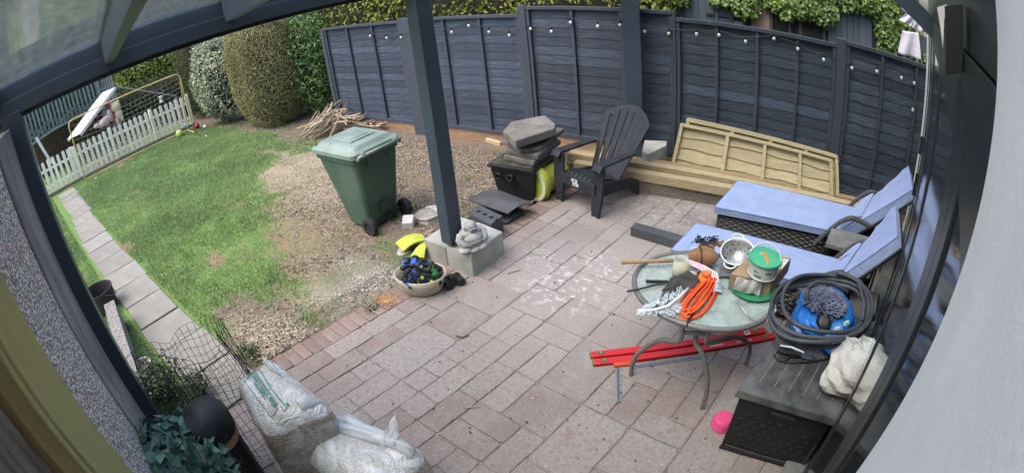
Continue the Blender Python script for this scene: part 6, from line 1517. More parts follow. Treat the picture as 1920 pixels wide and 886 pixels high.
# ---- bales of bedding in clear polythene
shav = bpy.data.materials.new('bale_polythene'); shav.use_nodes = True
def bale_mat(m, a, b_, film):
    nt = m.node_tree; N = nt.nodes; L = nt.links; b = N['Principled BSDF']; b.inputs['Roughness'].default_value = .26; b.inputs['Specular IOR Level'].default_value = .5; b.inputs['Coat Weight'].default_value = .6; b.inputs['Coat Roughness'].default_value = .12
    tc = N.new('ShaderNodeTexCoord')
    v = N.new('ShaderNodeTexVoronoi'); v.inputs['Scale'].default_value = 130; L.new(tc.outputs['Object'], v.inputs[0])
    r = N.new('ShaderNodeValToRGB'); r.color_ramp.elements[0].color = (*a,1); r.color_ramp.elements[1].color = (*b_,1); L.new(v.outputs['Color'], r.inputs[0])
    n = N.new('ShaderNodeTexNoise'); n.inputs['Scale'].default_value = 4; n.inputs['Detail'].default_value = 3; n.inputs['Distortion'].default_value = 2.5; L.new(tc.outputs['Object'], n.inputs[0])
    mr_ = N.new('ShaderNodeMapRange'); mr_.inputs['From Min'].default_value = .46; mr_.inputs['From Max'].default_value = .66; mr_.inputs['To Max'].default_value = .85; L.new(n.outputs['Fac'], mr_.inputs[0])
    mx = N.new('ShaderNodeMix'); mx.data_type = 'RGBA'; L.new(mr_.outputs[0], mx.inputs[0]); L.new(r.outputs[0], mx.inputs[6]); mx.inputs[7].default_value = (*film,1); L.new(mx.outputs[2], b.inputs['Base Color'])
    bp = N.new('ShaderNodeBump'); bp.inputs['Distance'].default_value = .010; L.new(n.outputs['Fac'], bp.inputs['Height'])
    n2 = N.new('ShaderNodeTexNoise'); n2.inputs['Scale'].default_value = 11; n2.inputs['Detail'].default_value = 2; n2.inputs['Distortion'].default_value = 4.0; L.new(tc.outputs['Object'], n2.inputs[0])
    bp2 = N.new('ShaderNodeBump'); bp2.inputs['Distance'].default_value = .012; L.new(n2.outputs['Fac'], bp2.inputs['Height']); L.new(bp.outputs[0], bp2.inputs['Normal']); L.new(bp2.outputs[0], b.inputs['Normal'])
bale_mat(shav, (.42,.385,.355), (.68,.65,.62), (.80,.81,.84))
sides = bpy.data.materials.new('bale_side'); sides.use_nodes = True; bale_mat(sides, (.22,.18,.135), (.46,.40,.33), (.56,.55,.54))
film = bpy.data.materials.new('white_film'); film.use_nodes = True
_b = film.node_tree.nodes['Principled BSDF']; _b.inputs['Base Color'].default_value = (.72,.74,.78,1); _b.inputs['Roughness'].default_value = .3; _b.inputs['Alpha'].default_value = .55; _b.inputs['Specular IOR Level'].default_value = .7
def bale(label, top, z, zlow, push, seed, mats):
    """top: four pixel corners of the top face"""
    q = [P(a,b,z) for a,b in top]; c = sum(q, Vector((0,0,0)))/4
    t = thing('bedding_bale', label, 'bale', ez2(c), 'bales of bedding in clear polythene'); r = random.Random(seed); ph = [r.uniform(0,6) for _ in range(8)]
    def fn(u, v):
        s = (q[0]*(1-u)+q[1]*u)*(1-v)+(q[3]*(1-u)+q[2]*u)*v
        aa, bb_ = abs(2*u-1), abs(2*v-1); mx_ = max(aa, bb_, 1e-6); nr = (aa**5+bb_**5)**(1/5) or 1e-6
        p = c+(s-c)*(mx_/nr)*1.16; p.z += .030-.085*mx_**5+.016*math.sin(6*u+ph[0])*math.sin(5*v+ph[1])+.007*math.sin(15*u+ph[2]+4*v)*math.sin(11*v+ph[5])
        return p
    NU = 20; g = MB(); idx = [[None]*(NU+1) for _ in range(NU+1)]
    a0 = g.pts([fn(i/NU, j/NU) for i in range(NU+1) for j in range(NU+1)]); w = NU+1
    for i in range(NU):
        for j in range(NU): g.face([a0+i*w+j, a0+(i+1)*w+j, a0+(i+1)*w+j+1, a0+i*w+j+1])
    ring_ = [i*w for i in range(NU+1)]+[NU*w+j for j in range(1,NU+1)]+[i*w+NU for i in range(NU-1,-1,-1)]+[j for j in range(NU-1,0,-1)]
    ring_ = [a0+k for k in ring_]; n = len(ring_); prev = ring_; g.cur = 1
    for lv in range(1, 9):
        f = lv/8; zz = (z-.08)*(1-f**.9)+zlow*f**.9; ids = []
        for k, i in enumerate(ring_):
            p = g.v[i]; d = ez2(p-c); bul = 1+push*(math.sin(PI*min(1,f*1.05))**.6)+.018*math.sin(k*.35+ph[3]+5*f)+.012*math.sin(k*.9+ph[4]-9*f)
            if f > .95: bul *= .96
            ids.append(Vector((c.x+d.x*bul, c.y+d.y*bul, zz)))
        b0 = g.pts(ids)
        for k in range(n): g.face([prev[k], prev[(k+1)%n], b0+(k+1)%n, b0+k])
        prev = [b0+k for k in range(n)]
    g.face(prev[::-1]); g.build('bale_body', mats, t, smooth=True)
    return t, fn, c, q
b1, f1_, c1_, q1_ = bale('tall clear wrapped bedding bale with green printed lettering on top', ((444,712),(503,670),(614,752),(494,800)), .60, 0.0, .05, 4, [shav, sides])
b2, f2_, c2_, q2_ = bale('lower clear wrapped bedding bale with knotted polythene top in front', ((550,822),(628,768),(788,838),(700,945)), .36, 0.0, .06, 9, [shav, sides])
# folded film edges and the tied ear
MB().surf(crum(lambda u, v: f1_(.74+.22*v*(1-u), .02+.45*u)+Vector((0,0,.008+.02*math.sin(PI*v))), .003), 12, 6, thick=.0015).build('film_fold', film, b1, smooth=True)
MB().surf(crum(lambda u, v: f1_(.60+.38*u, .93-.10*v)+Vector((0,0,.008+.012*math.sin(PI*v))), .003, 1, 1), 12, 6, thick=.0015).build('film_fold', film, b1, smooth=True)
MB().surf(crum(lambda u, v: f2_(.55+.30*u, .05+.75*u)+Vector((.03*(v-.5), -.06*(v-.5), .012+.03*math.sin(PI*v))), .004), 14, 7, thick=.0015).build('film_fold', film, b2, smooth=True)
e0 = P(728,850,.36); 
tipp = P(742,776,.50)
MB().surf(crum(lambda u, v: (e0*(1-u)+tipp*u)+Vector((.5,.35,0)).normalized()*((v-.5)*.11*(1-u)**.7*(1+.3*math.sin(6*v)))+Vector((0,0,.0)), .006, 1.2), 10, 8, thick=.002).build('knotted_ear', film, b2, smooth=True)
e1_ = P(705,905,.33)
MB().surf(crum(lambda u, v: (e0*(1-u)+e1_*u)+Vector((.5,.3,0)).normalized()*((v-.5)*(.06+.12*u)), .008, 1.2, 3), 10, 8, thick=.002).build('film_fold', film, b2, smooth=True)
MB().surf(crum(lambda u, v: f2_(.97-.20*v, .25+.7*u)+Vector((0,0,.010+.03*math.sin(PI*v))), .006, 1, 2), 12, 6, thick=.0015).build('film_fold', film, b2, smooth=True)
# green printed lettering and rounded frame on the bale
pg = M('print_green', (.02,.20,.14), (.03,.26,.19), 9, rough=.5)
zt_ = .605
ta_, tb_ = P(528,768,zt_), P(477,694,zt_); td = ez2(tb_-ta_); tl_ = td.length; td.normalize(); tu = Vector((-td.y, td.x, 0))
vs, fs = text_mesh('www.SIMBEDDirect.uk', .06, .0004, 'LEFT'); xm = max(v.x for v in vs); sc_ = tl_/xm
_G = np.array([[tuple(f1_(i/90, j/90)) for j in range(91)] for i in range(91)]).reshape(-1,3)
def topz(x, y):
    d = (_G[:,0]-x)**2+(_G[:,1]-y)**2; k = np.argpartition(d, 6)[:6]; w = 1/(d[k]+1e-7); return float((w*_G[k,2]).sum()/w.sum())
_tz = {}
def tz(x, y):
    k = (round(x,4), round(y,4))
    if k not in _tz: _tz[k] = topz(x, y)
    return _tz[k]
mb = MB(); 
for v in vs:
    p = ez2(ta_)+td*(v.x*sc_)+tu*(v.y*sc_*1.75); mb.pts([(p.x, p.y, tz(p.x,p.y)+.007+v.z)])
for f in fs: mb.face(f)
mb.build('lettering', pg, b1, recalc=False)
fr_ = [(462,724),(470,700),(478,692),(486,692),(493,704),(508,729),(524,752),(536,766),(541,770),(536,776),(530,770)]
MB().tube([Vector((p.x, p.y, tz(p.x,p.y)+.007)) for p in [P(a,b,zt_) for a,b in fr_]], .0022, 5).build('printed_frame', pg, b1)
fr_ = [(454,708),(456,714),(476,740),(494,764),(506,780),(512,781),(525,773)]
MB().tube([Vector((p.x, p.y, tz(p.x,p.y)+.007)) for p in [P(a,b,zt_) for a,b in fr_]], .0016, 5).build('printed_frame', M('print_grey_green', (.10,.14,.13), None, rough=.5), b1)
p = P(546,766,zt_); m_ = MB(); m_.para(Vector((p.x,p.y,tz(p.x,p.y)+.007)), td*.02, tu*.012, Vector((0,0,.0006))); m_.build('print_mark', pg, b1)
# ---- bits on the patio
r = random.Random(44); V_ = []; 
lit = MB()
for k in range(420):
    px, py = r.uniform(520,1330), r.uniform(470,880); q = P(px, py, .004)
    if q.x < -2.6: continue
    s = r.uniform(.002,.0055); lit.blob((q.x,q.y,q.z+s*.4), (s,s*r.uniform(.6,1.4),s*.5), 5, 4, jit=.25)
tag(lit.build('patio_grit', M('pale_grit', (.42,.39,.36), (.62,.59,.56), 40, rough=.9), kind='stuff'), 'pale grit and crumbs scattered over the patio pavers', 'grit')
lit = MB()
for k in range(130):
    px, py = r.uniform(560,1330), r.uniform(470,880); q = P(px, py, .004); s = r.uniform(.003,.008)
    if q.x < -2.6: continue
    lit.blob((q.x,q.y,q.z+s*.4), (s,s*r.uniform(.5,1.2),s*.5), 5, 4, jit=.3)
tag(lit.build('dark_crumbs', M('dark_crumb', (.03,.025,.022), (.09,.075,.06), 40, rough=.95), kind='stuff'), 'dark soil crumbs scattered over the patio pavers', 'soil')
for lab, pts in (('thin pale stick on the patio right of the plinth', ((950,512),(976,505))), ('dark dry twig with leaves in the middle of the patio', ((855,629),(868,632),(879,627))), ('thin straw lying on the patio near the knotted bale', ((868,763),(899,762)))):
    tag(MB().tube([P(x,y,.010) for x,y in pts], .005 if 'twig' in lab else .0042, 5).build('twig', M('dark_twig', (.05,.04,.03), (.10,.08,.06), 20, rough=.9) if 'dark' in lab else endm), lab, 'twig')
sp_ = MB(); r = random.Random(3)
for k in range(260):
    q = P(723+r.gauss(0,13), 562+r.gauss(0,6), .006); s = r.uniform(.003,.007); sp_.blob((q.x,q.y,q.z+s*.4), (s,s,s*.7), 5, 4, jit=.2)
tag(sp_.build('spilt_grain', M('orange_grain', (.38,.20,.07), (.55,.34,.15), 30, rough=.9), kind='stuff'), 'small orange brown heap of spilt grain on the brick edging', 'grain')
# ================================================================== FAR END: picket fence, goal, playhouse
XF = -11.35
pk_ = thing('picket_fence', 'white picket fence with gaps along the far end of the lawn', 'picket fence', (XF, 2, 0))
pmA = M('white_picket_paint', (.76,.72,.60), (.82,.79,.68), 6, rough=.65, rv=.1, c3=(.45,.43,.36))
me_p = None; y = .12; k = 0
while y < 4.15:
    w = .074; h = .70+.012*math.sin(k*2.3)+(.02 if y < 1.2 else 0)
    if me_p is None:
        m_ = MB(); m_.hexa([(-.009,-w/2,0),(.009,-w/2,0),(.009,w/2,0),(-.009,w/2,0)], [(-.009,-w/2,.68),(.009,-w/2,.68),(.009,w/2,.68),(-.009,w/2,.68)])
        m_.hexa([(-.009,-w/2,.6801),(.009,-w/2,.6801),(.009,w/2,.6801),(-.009,w/2,.6801)], [(-.009,-w/2+.02,.71),(.009,-w/2+.02,.71),(.009,w/2-.02,.71),(-.009,w/2-.02,.71)])
        o = m_.build('picket', pmA, pk_, loc=(0,0,0)); me_p = o.data
    else:
        o = bpy.data.objects.new('picket', me_p); COL.objects.link(o); o.parent = pk_
    o.location = Vector((XF+.02, y, .04))-wloc(pk_); o.scale.z = h/.71; o.rotation_euler.x = random.uniform(-.012,.012)
    y += .134; k += 1
for z in (.20,.55): MB().box((XF,2.15,z), (.024,4.1,.055)).build('rail', pmA, pk_)
for yy in (1.13,2.15,3.2,4.18): MB().box((XF-.03,yy,.37), (.055,.065,.78)).build('post', pmA, pk_)
MB().box((XF+.06,2.2,.03), (.07,4.0,.06)).build('gravel_board', oldwood, pk_)
goal = thing('football_goal', 'yellow tubular football goal with sagging net by the picket fence', 'goal', (-10.5,2.5,0))
yl = M('yellow_goal_paint', (.52,.40,.14), (.60,.48,.20), 6, rough=.45)
gA, gB = P(165,348), P(365,249); gH = 1.37; xb = -.55
def arc(p0, p1, p2, n=6): return [(p0*(1-t)*(1-t)+p1*2*t*(1-t)+p2*t*t) for t in [i/n for i in range(n+1)]]
tA, tB = gA+Vector((0,0,gH)), gB+Vector((0,0,gH)); dAB = (tB-tA).normalized()
ptsg = [gA]+arc(tA-Vector((0,0,.14)), tA, tA+dAB*.14)+arc(tB-dAB*.14, tB, tB-Vector((0,0,.14)))+[gB]
MB().tube(ptsg, .013, 8).build('front_frame', yl, goal, smooth=True)
for g_, tp_ in ((gA,tA),(gB,tB)):
    b = g_+Vector((xb,.05,.01)); MB().tube([g_+Vector((0,0,.015)), b], .013, 7).build('ground_bar', yl, goal); MB().tube([b, tp_+Vector((0,0,-.1))], .012, 7).build('stay', yl, goal)
MB().tube([gA+Vector((xb,.05,.015)), gB+Vector((xb,.05,.015))], .012, 7).build('rear_bar', yl, goal)
netm = M('net_cord', (.16,.16,.15), (.30,.30,.28), 9, rough=.8)
net = MB()
def netp(u, v):
    p = (tA*(1-u)+tB*u)*(1-v)+((gA*(1-u)+gB*u)+Vector((xb,.05,.02)))*v; return p+Vector((-.05*math.sin(PI*v), 0, -.11*math.sin(PI*u)*(1-v)-.05*math.sin(PI*v)))
for i in range(25): net.tube([netp(i/24, j/10) for j in range(11)], .0030, 3, cap=False)
for j in range(1,14): net.tube([netp(i/24, j/14) for i in range(25)], .0030, 3, cap=False)
net.build('net', netm, goal, kind='stuff')
MB().tube([netp(i/14,.62+.05*math.sin(i*1.7)) + Vector((.03,0,0)) for i in range(4,12)], .009, 5).build('net_rope', M('rope', (.35,.33,.28)), goal)
def ball(label, px, py, r, mat, dz=0):
    q = PG(px, py); return tag(MB().blob((q.x,q.y,q.z+r+dz), (r,r,r), 20, 14).build('ball', mat, smooth=True), label, 'ball')
ball('lime green ball on the lawn at the foot of the goal', 338, 257, .085, M('ball_lime', (.36,.50,.08), (.46,.58,.14), 6, rough=.4))
ball('blue ball beside the right goal post', 350, 243, .085, M('ball_blue', (.06,.20,.42), (.10,.28,.52), 6, rough=.4))
ball('pale blue ball behind the goal post', 362, 236, .07, M('ball_pale', (.28,.38,.48), (.36,.46,.55), 6, rough=.4))
bb = ball('black and red ball at the foot of the variegated shrub', 370, 242, .075, M('ball_dark', (.03,.03,.035), (.4,.05,.03), 5, rough=.4, lo=.48, hi=.52))
ball('small white ball among the toys beside the goal', 385, 241, .045, M('ball_white', (.6,.6,.58)))
ball('tiny pale ball on the lawn in front of the shrub', 387, 257, .022, M('ball_white', (.6,.6,.58)))
ball('tiny white golf ball on the lawn near the left goal post', 181, 336, .022, M('ball_white', (.6,.6,.58)))
# ---- playhouse with slatted teal front, dark opening, deck
XPH = -13.2
def pp(px, py, x=XPH): return PX(px, py, x)
ph = thing('playhouse', 'teal slatted garden arbour with arched front and dark opening beyond the pickets', 'playhouse', pp(110,290))
teal = M('teal_paint', (.12,.165,.155), (.18,.23,.22), 6, rough=.6, rv=.15)
dkgr = M('dark_green_paint', (.035,.06,.045), (.06,.095,.07), 6, rough=.7)
y0_, y1_ = .35, 2.45; zt0 = 1.0
for k in range(19):
    yy = y0_+(y1_-y0_)*k/18; ar = .20*(1-((k-9)/9)**2); z0 = 1.05+.25*((k-9)/9)**2*0+.10*ar
    MB().box((XPH, yy, 1.05+.10+.62), (.03,.062,1.24)).build('slat', teal, ph)
lat = MB()
for k in range(16):
    yy = y0_+(y1_-y0_)*k/15; lat.bar((XPH+.03,yy-.08,1.10), (XPH+.03,yy+.10,1.42), .02, .012, (1,0,0)); lat.bar((XPH+.042,yy+.10,1.10), (XPH+.042,yy-.08,1.42), .02, .012, (1,0,0))
lat.build('lattice', teal, ph, kind='stuff')
MB().tube([Vector((XPH+.05, y0_-.1+(y1_-y0_+.2)*i/12, 1.08+.0*i+.10*math.sin(PI*i/12)-.05)) for i in range(13)], .035, 6).build('arched_rail', teal, ph)
for yy in (y0_-.05, y1_+.05): MB().box((XPH+.01,yy,1.2), (.09,.09,2.4)).build('post', teal, ph)
MB().box((XPH-.7,(y0_+y1_)/2,.55), (.04,2.3,1.1)).build('back_board', M('dark_brown_board', (.05,.03,.02), (.09,.055,.035), 6, rough=.85), ph)
MB().box((XPH-.35,(y0_+y1_)/2,2.42), (1.2,2.6,.06)).build('roof', dkgr, ph)
for k in range(3): MB().box((XPH+.35,2.55,.15+.14*k), (.05,2.3,.12)).build('deck_board', dkgr, ph)
for k in range(6):
    a = pp(85+k*9, 268-k*4, XPH-.3); 
ch2 = thing('garden_bench', 'dark barred garden bench inside the opening of the arbour', 'bench', (XPH-.25, 1.0, 0))
for k in range(7): MB().box((XPH-.25,.75+.11*k,.72), (.025,.03,.42)).build('back_bar', blackpl, ch2)
MB().box((XPH-.25,1.08,.94), (.03,.8,.04)).build('top_rail', blackpl, ch2); MB().box((XPH-.05,1.08,.48), (.4,.8,.04)).build('seat', blackpl, ch2)
for s in (.72,1.44): MB().box((XPH-.05,s,.24), (.05,.05,.46)).build('leg', blackpl, ch2)
# white bar, swing frame, slide
a, b = pp(68,258,-12.4), pp(97,306,-12.4); tag(MB().bar(a, b, .07, .04, (1,0,0)).build('white_plank', M('white_plank', (.55,.56,.56), (.64,.64,.64), 6, rough=.6)), 'white plank leaning behind the left end of the picket fence', 'plank')
sl = thing('slide', 'white plastic slide sloping down beyond the pickets beside the arbour', 'slide', pp(140,262,-12.3))
s0, s1 = pp(139,256,-12.0), pp(205,168,-12.6); sd = Vector((.2,1,0)).normalized()*.17
wp = M('slide_white', (.62,.58,.60), (.70,.67,.69), 5, rough=.4)
m_ = MB(); nn = (s1-s0).cross(sd).normalized()*.02; m_.hexa([s0-sd,s0+sd,s1+sd,s1-sd], [p+nn for p in (s0-sd,s0+sd,s1+sd,s1-sd)]); m_.build('chute', wp, sl)
for s in (-1,1): MB().bar(s0+sd*s+nn*2, s1+sd*s+nn*2, .03, .07).build('side_rail', wp, sl)
gm_ = M('grey_tube', (.22,.23,.24), (.30,.31,.32), 6, rough=.4, metal=.3)
swg = thing('swing_frame', 'grey metal swing frame behind the slide and the goal net', 'swing frame', pp(217,240,-12.9))
a, b = pp(216,163,-12.9), pp(330,180,-12.9); MB().tube([a, b], .02, 7).build('top_bar', gm_, swg)
for px0, py0, px1, py1 in ((216,163,224,238),(216,163,180,240),(330,180,318,232),(330,180,345,230)):
    p = pp(px0,py0,-12.9); q = pp(px1,py1,-12.9); q.z = 0; MB().tube([p, q], .018, 7).build('leg', gm_, swg)
MB().bar(pp(212,168,-12.85), pp(228,172,-12.85), .06, .09).build('bracket', M('dark_metal', (.08,.08,.08)), swg)
tag(MB().lathe([(.05,0),(.055,.03),(.035,.06),(.045,.12),(.07,.16)], pp(303,192,-12.6), 16).build('white_lamp', whitepl), 'small white lamp shaped thing hanging behind the goal net', 'lamp')
a, b, c, d = pp(186,205), pp(204,240), pp(222,226), pp(205,186)
rd = thing('red_panel', 'dull red panel of a toy house behind the slide', 'panel', b); m_ = MB(); m_.hexa([a,b,c,d], [p+Vector((-.05,0,0)) for p in (a,b,c,d)]); m_.build('panel', M('dull_red', (.26,.05,.07), (.34,.08,.10), 6, rough=.6), rd)
ty = thing('teddy', 'cream soft toy sitting beside the red panel behind the pickets', 'soft toy', pp(222,225,-12.5)); cr = M('cream_plush', (.50,.43,.30), (.60,.52,.38), 14, rough=.95)
p = pp(217,200,-12.5); MB().blob(p, (.11,.13,.13), 14, 10).build('head', cr, ty, smooth=True); MB().blob(p+Vector((0,.03,-.2)), (.09,.10,.14), 14, 10).build('body', cr, ty, smooth=True)
for s in (-1,1): MB().blob(p+Vector((0,s*.09,.10)), (.04,.04,.04), 8, 6).build('ear', cr, ty, smooth=True); MB().blob(p+Vector((.04,s*.07,-.33)), (.05,.04,.08), 8, 6).build('leg', cr, ty, smooth=True)
pt = thing('pink_ride_toy', 'pale pink plastic ride on toy on the deck behind the pickets', 'ride on toy', pp(190,238,-12.6)); pw_ = M('pale_pink_toy', (.52,.38,.40), (.60,.48,.50), 8, rough=.5)
MB().blob(pp(196,228,-12.6), (.10,.22,.10), 14, 10, Matrix.Rotation(.35,3,'X')).build('body', pw_, pt, smooth=True); MB().blob(pp(206,216,-12.6), (.07,.07,.15), 12, 8).build('head', pw_, pt, smooth=True); MB().blob(pp(182,236,-12.6), (.06,.10,.06), 12, 8).build('tail', pw_, pt, smooth=True)
for s in (-.12,.12): MB().lathe([(.06,-.02),(.06,.02)], pp(196,238,-12.6)+Vector((.05,s,-.06)), 12, Matrix.Rotation(PI/2,3,'Y')).build('wheel', blackpl, pt)
tl_ = thing('trellis_board', 'narrow pale slatted board standing beside the arbour', 'trellis', pp(198,190,-13.6))
for k in range(5): a, b = pp(189+k*4.6,142+2-k*1.4,-13.6), pp(191+k*4.6,180,-13.6); b.z = 0; MB().bar(a, b, .05, .02, (1,0,0)).build('slat', M('pale_grey_wood', (.26,.27,.28), (.36,.37,.38), 6, rough=.8, rv=.15), tl_)
for z in (.6,1.5): MB().box((-13.63, pp(198,160,-13.6).y, z), (.02,.4,.05)).build('rail', M('pale_grey_wood', (.26,.27,.28)), tl_)
# dark hedge backdrop beyond the play area
for i, (yy, lab) in enumerate(((.2,'dark hedge behind the teal arbour'),(4.2,'dark hedge behind the swing frame'))):
    shrub('back_hedge', lab, 'hedge', (-17.5,yy,1.15), (.8,2.3,1.25), 0, 12000, lf_dark, .09, 51+i, square=3.2, lump=.16, orient=.9, inner=.85)
for i, (yy, hh) in enumerate(((4.2,10.5),(7.2,11.5),(10.5,10.0))):
    shrub('tall_tree', ('tall green tree standing right of the tile hung house','tall green tree behind the far hedges','tall green tree farthest right of the far row')[i], 'tree', (-25,yy,hh*.52), (1.6,1.9,hh*.48), 0, 9000, lf_green, .3, 71+i, square=2.6, lump=.3, orient=.9, inner=.75)
# tile hung neighbour's house, seen through the roof glass
nh_ = thing('neighbour_house', 'pinkish tile hung house wall far left seen through the glass roof', 'house', (-20,-2,0))
MB().box((-21.5,-3.0,4.2), (3,11.4,8.4)).build('wall', M('neighbour_wall', (.36,.30,.28), (.42,.36,.33), 4, rough=.9), nh_)
tm = M('pink_tile', (.25,.195,.175), (.32,.26,.24), 4, rough=.85, rv=.15)
for k in range(17): MB().hexa([(-20.03,-8.6,1+.44*k),(-19.93,-8.6,1+.44*k),(-19.93,2.75,1+.44*k),(-20.03,2.75,1+.44*k)], [(-20.03,-8.6,1.45+.44*k),(-19.99,-8.6,1.45+.44*k),(-19.99,2.75,1.45+.44*k),(-20.03,2.75,1.45+.44*k)]).build('tile_course', tm, nh_)
m_ = MB(); m_.hexa([(-23.3,-9,8.4),(-19.7,-9,8.4),(-19.7,2.6,8.4),(-23.3,2.6,8.4)], [(-21.6,-9,10.4),(-21.4,-9,10.4),(-21.4,2.6,10.4),(-21.6,2.6,10.4)]); m_.build('roof', M('roof_tile', (.16,.10,.08), (.24,.15,.12), 6, rough=.9), nh_)
# ================================================================== BEHIND THE DARK FENCE, RIGHT: shed, ivy, washing
YS = 7.3
she = thing('garden_shed', 'blue grey painted timber shed with doors and cluttered dark windows behind the fence', 'shed', (-.4,YS,0))
shp = M('shed_blue_grey', (.060,.085,.10), (.085,.115,.135), 5, rough=.7, stretch=(8,8,1), bump=.002, bscale=12, rv=.1)
MB().box((-.35,YS+1.25,1.15), (3.5,2.3,2.3)).build('wall', M('shed_dark', (.03,.035,.04), (.05,.055,.06), 6, rough=.8), she)
def sx(px, py=40): return PY(px, py, YS).x
def boards(x0, x1, n, z0, z1, nm='board'):
    for k in range(n):
        w = (x1-x0)/n; MB().box((x0+w*(k+.5), YS+.07, (z0+z1)/2), (w-.008, .035, z1-z0)).build(nm, shp, she)
d0 = MB().box(((sx(1258)+sx(1340))/2-.05, YS+.085, 1.1), (sx(1340)-sx(1258)+.25, .02, 2.15)).build('door', shp, she)
boards(sx(1258)-.15, sx(1338), 7, .05, 2.2)
for k in range(10): MB().box(((sx(1345)+sx(1370))/2, YS+.06, .1+.22*k), (sx(1370)-sx(1345), .03, .20)).build('weatherboard', shp, she)
MB().box((sx(1343), YS+.045, 1.1), (.05,.03,2.2)).build('door_post', shp, she); MB().box((sx(1330), YS+.03, 1.55), (.10,.02,.03)).build('latch', blackpl, she)
win = MB().box(((sx(1370)+sx(1545))/2, YS+.08, 1.4), (sx(1545)-sx(1370), .02, 1.5)).build('window', M('dim_glass', (.02,.022,.022), (.045,.045,.04), 5, rough=.2, spec=.6), she)
for px in (1372,1392,1445,1480,1500,1545): MB().box((sx(px), YS+.055, 1.4), (.045,.03,1.5)).build('window_bar', M('dull_brown_frame', (.07,.06,.05), (.12,.10,.085), 6, rough=.8), win)
for px0, px1, z0, z1, mt in ((1376,1392,1.15,1.5,M('window_clutter_grey', (.16,.17,.17), (.22,.23,.23), 6)), (1408,1442,.8,1.75,M('window_clutter_tan', (.16,.125,.095), (.24,.19,.15), 4, rough=.9)), (1400,1440,.8,1.22,M('window_clutter_rust', (.24,.12,.08), (.30,.17,.12), 5)), (1452,1478,.9,1.45,M('window_clutter_green', (.10,.11,.09), (.16,.165,.14), 5)), (1505,1540,.8,1.35,M('window_clutter_grey', (.16,.17,.17)))):
    MB().box(((sx(px0)+sx(px1))/2, YS+.05-.004*len(mt.name)*.1, (z0+z1)/2), (sx(px1)-sx(px0), .02, z1-z0)).build('stored_board', mt, she)
d1 = MB().box(((sx(1552)+sx(1636))/2, YS+.085, 1.1), (sx(1636)-sx(1552), .02, 2.1)).build('door', shp, she)
boards(sx(1553), sx(1636), 7, .05, 2.1)
MB().box((sx(1622,80), YS+.03, 1.35), (.09,.02,.025)).build('latch', M('chrome', (.6,.6,.6)), she)
m_ = MB(); m_.hexa([(-2.4,YS-.15,2.26),(1.6,YS-.15,2.26),(1.6,YS+2.6,2.36),(-2.4,YS+2.6,2.36)], [(-2.4,YS-.15,2.31),(1.6,YS-.15,2.31),(1.6,YS+2.6,2.41),(-2.4,YS+2.6,2.41)]); m_.build('roof', M('felt_roof', (.03,.03,.03), (.05,.05,.048), 9, rough=.95), she)
def ivy(label, spots, n, seed, y=YS-.12, mat=None, size=.06):
    C = []; Nn = []; r = np.random.default_rng(seed)
    c0 = PY(spots[0][0], spots[0][1], y)
    for px, py, rx, rz in spots:
        c = PY(px, py, y+.1); m = int(n*rx*rz); p = r.normal(0, 1, (m,3)); p /= np.linalg.norm(p, axis=1)[:,None]; p *= r.random((m,1))**.4
        C.append(np.array(c)+p*np.array((rx,.18,rz))); Nn.append(np.tile((0,-1,.5), (m,1))+r.normal(0,.3,(m,3)))
    t = thing('ivy', label, 'ivy', c0)
    C = np.concatenate(C); Nn = np.concatenate(Nn); leaves('foliage', C, Nn, mat or lf_ivy, size, t, .8, orient=.5, droop=.6, rndbias=np.clip(.25+.9*fbm(C[:,0]*3+seed, C[:,2]*3, seed)-.1, 0, 1), loc=c0)
    MB().tube([PY(s[0], s[1], y+.12) for s in spots] if len(spots) > 1 else [c0, c0+Vector((.1,0,-.1))], .012, 5).build('vine', M('bark', (.06,.045,.035)), t)
ivy('bright ivy spilling over the shed roof behind the tallest fence panel', ((1215,0,.42,.16),(1255,-5,.35,.14),(1180,-8,.5,.14)), 16000, 1)
ivy('small clump of ivy hanging over the shed window', ((1360,2,.28,.10),(1395,8,.22,.2),(1408,20,.12,.12)), 16000, 2)
ivy('bright yellow green ivy hanging over the middle of the shed', ((1460,2,.3,.2),(1475,22,.14,.12),(1510,12,.3,.22),(1545,18,.25,.25),(1530,35,.10,.08)), 16000, 3)
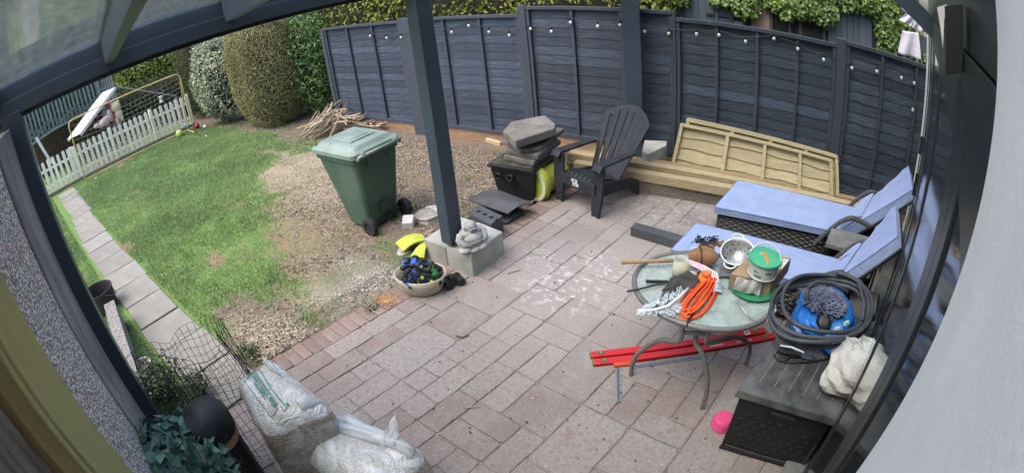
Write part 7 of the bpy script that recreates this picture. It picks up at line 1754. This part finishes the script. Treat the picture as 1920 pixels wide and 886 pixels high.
ivy('thick ivy hanging over the right end of the shed', ((1590,-2,.3,.18),(1640,0,.4,.25),(1680,10,.3,.3),(1660,45,.20,.3),(1665,75,.18,.25),(1655,95,.10,.10)), 16000, 4, mat=lf_ivy)
c = PY(1668,60,YS+.5); shrub('ivy_bush', 'dark ivy covered bush beyond the right fence panel', 'bush', (c.x+.15, c.y+.6, 1.2), (.75,.6,1.3), 0, 8000, lf_ivy, .09, 61, lump=.3, orient=.9, inner=.75)
# washing on a line
shirtm = M('white_cotton', (.42,.41,.45), (.50,.49,.53), 5, rough=.9, bump=.004, bscale=12)
YL = 6.6
lineo = thing('washing_line', 'rotary washing line arm with grey cord beyond the right fence panel', 'washing line', PY(1712,90,YL))
MB().tube([PY(1690,16,YL), PY(1748,66,YL)], .010, 6).build('arm', gm_, lineo); MB().tube([PY(1706,48,YL), PY(1748,78,YL)], .004, 5).build('cord', M('rope', (.35,.33,.28)), lineo)
MB().tube([Vector((1.85,YL+.3,0)), Vector((1.85,YL+.3,2.3))], .022, 8).build('pole', gm_, lineo)
def cloth(label, px4, dy, seed):
    a, b, c, d = [PY(x, y, YL+dy) for x, y in px4]; r = random.Random(seed); p0 = r.uniform(0,6)
    f = lambda u, v: (a*(1-u)+b*u)*(1-v)+(d*(1-u)+c*u)*v+Vector((0, .035*math.sin(9*u+p0+2*v)*(.3+v), 0))
    t = tag(MB().surf(f, 18, 12, thick=.004).build('shirt', shirtm, smooth=True), label, 'shirt', 'washing on the line'); return t, f
t, f = cloth('white sleeveless shirt hanging lower left on the washing line', ((1692,58),(1722,62),(1726,112),(1684,100)), 0, 1)
cloth('white shirt sleeve hanging highest on the washing line', ((1703,20),(1718,34),(1706,50),(1686,38)), .06, 2)
cloth('white garment folded over the washing line arm on the right', ((1712,30),(1732,44),(1728,60),(1708,50)), .1, 3)
a, b, c, d = PY(1724,66,YL+.2), PY(1746,74,YL+.2), PY(1746,104,YL+.2), PY(1724,98,YL+.2)
tag(MB().surf(bil(a,b,c,d,.0), 8, 6, thick=.004).build('dark_cloth', M('dark_garment', (.05,.055,.065), (.07,.075,.085), 6, rough=.9)), 'dark cloth hanging right of the white shirts on the line', 'cloth')
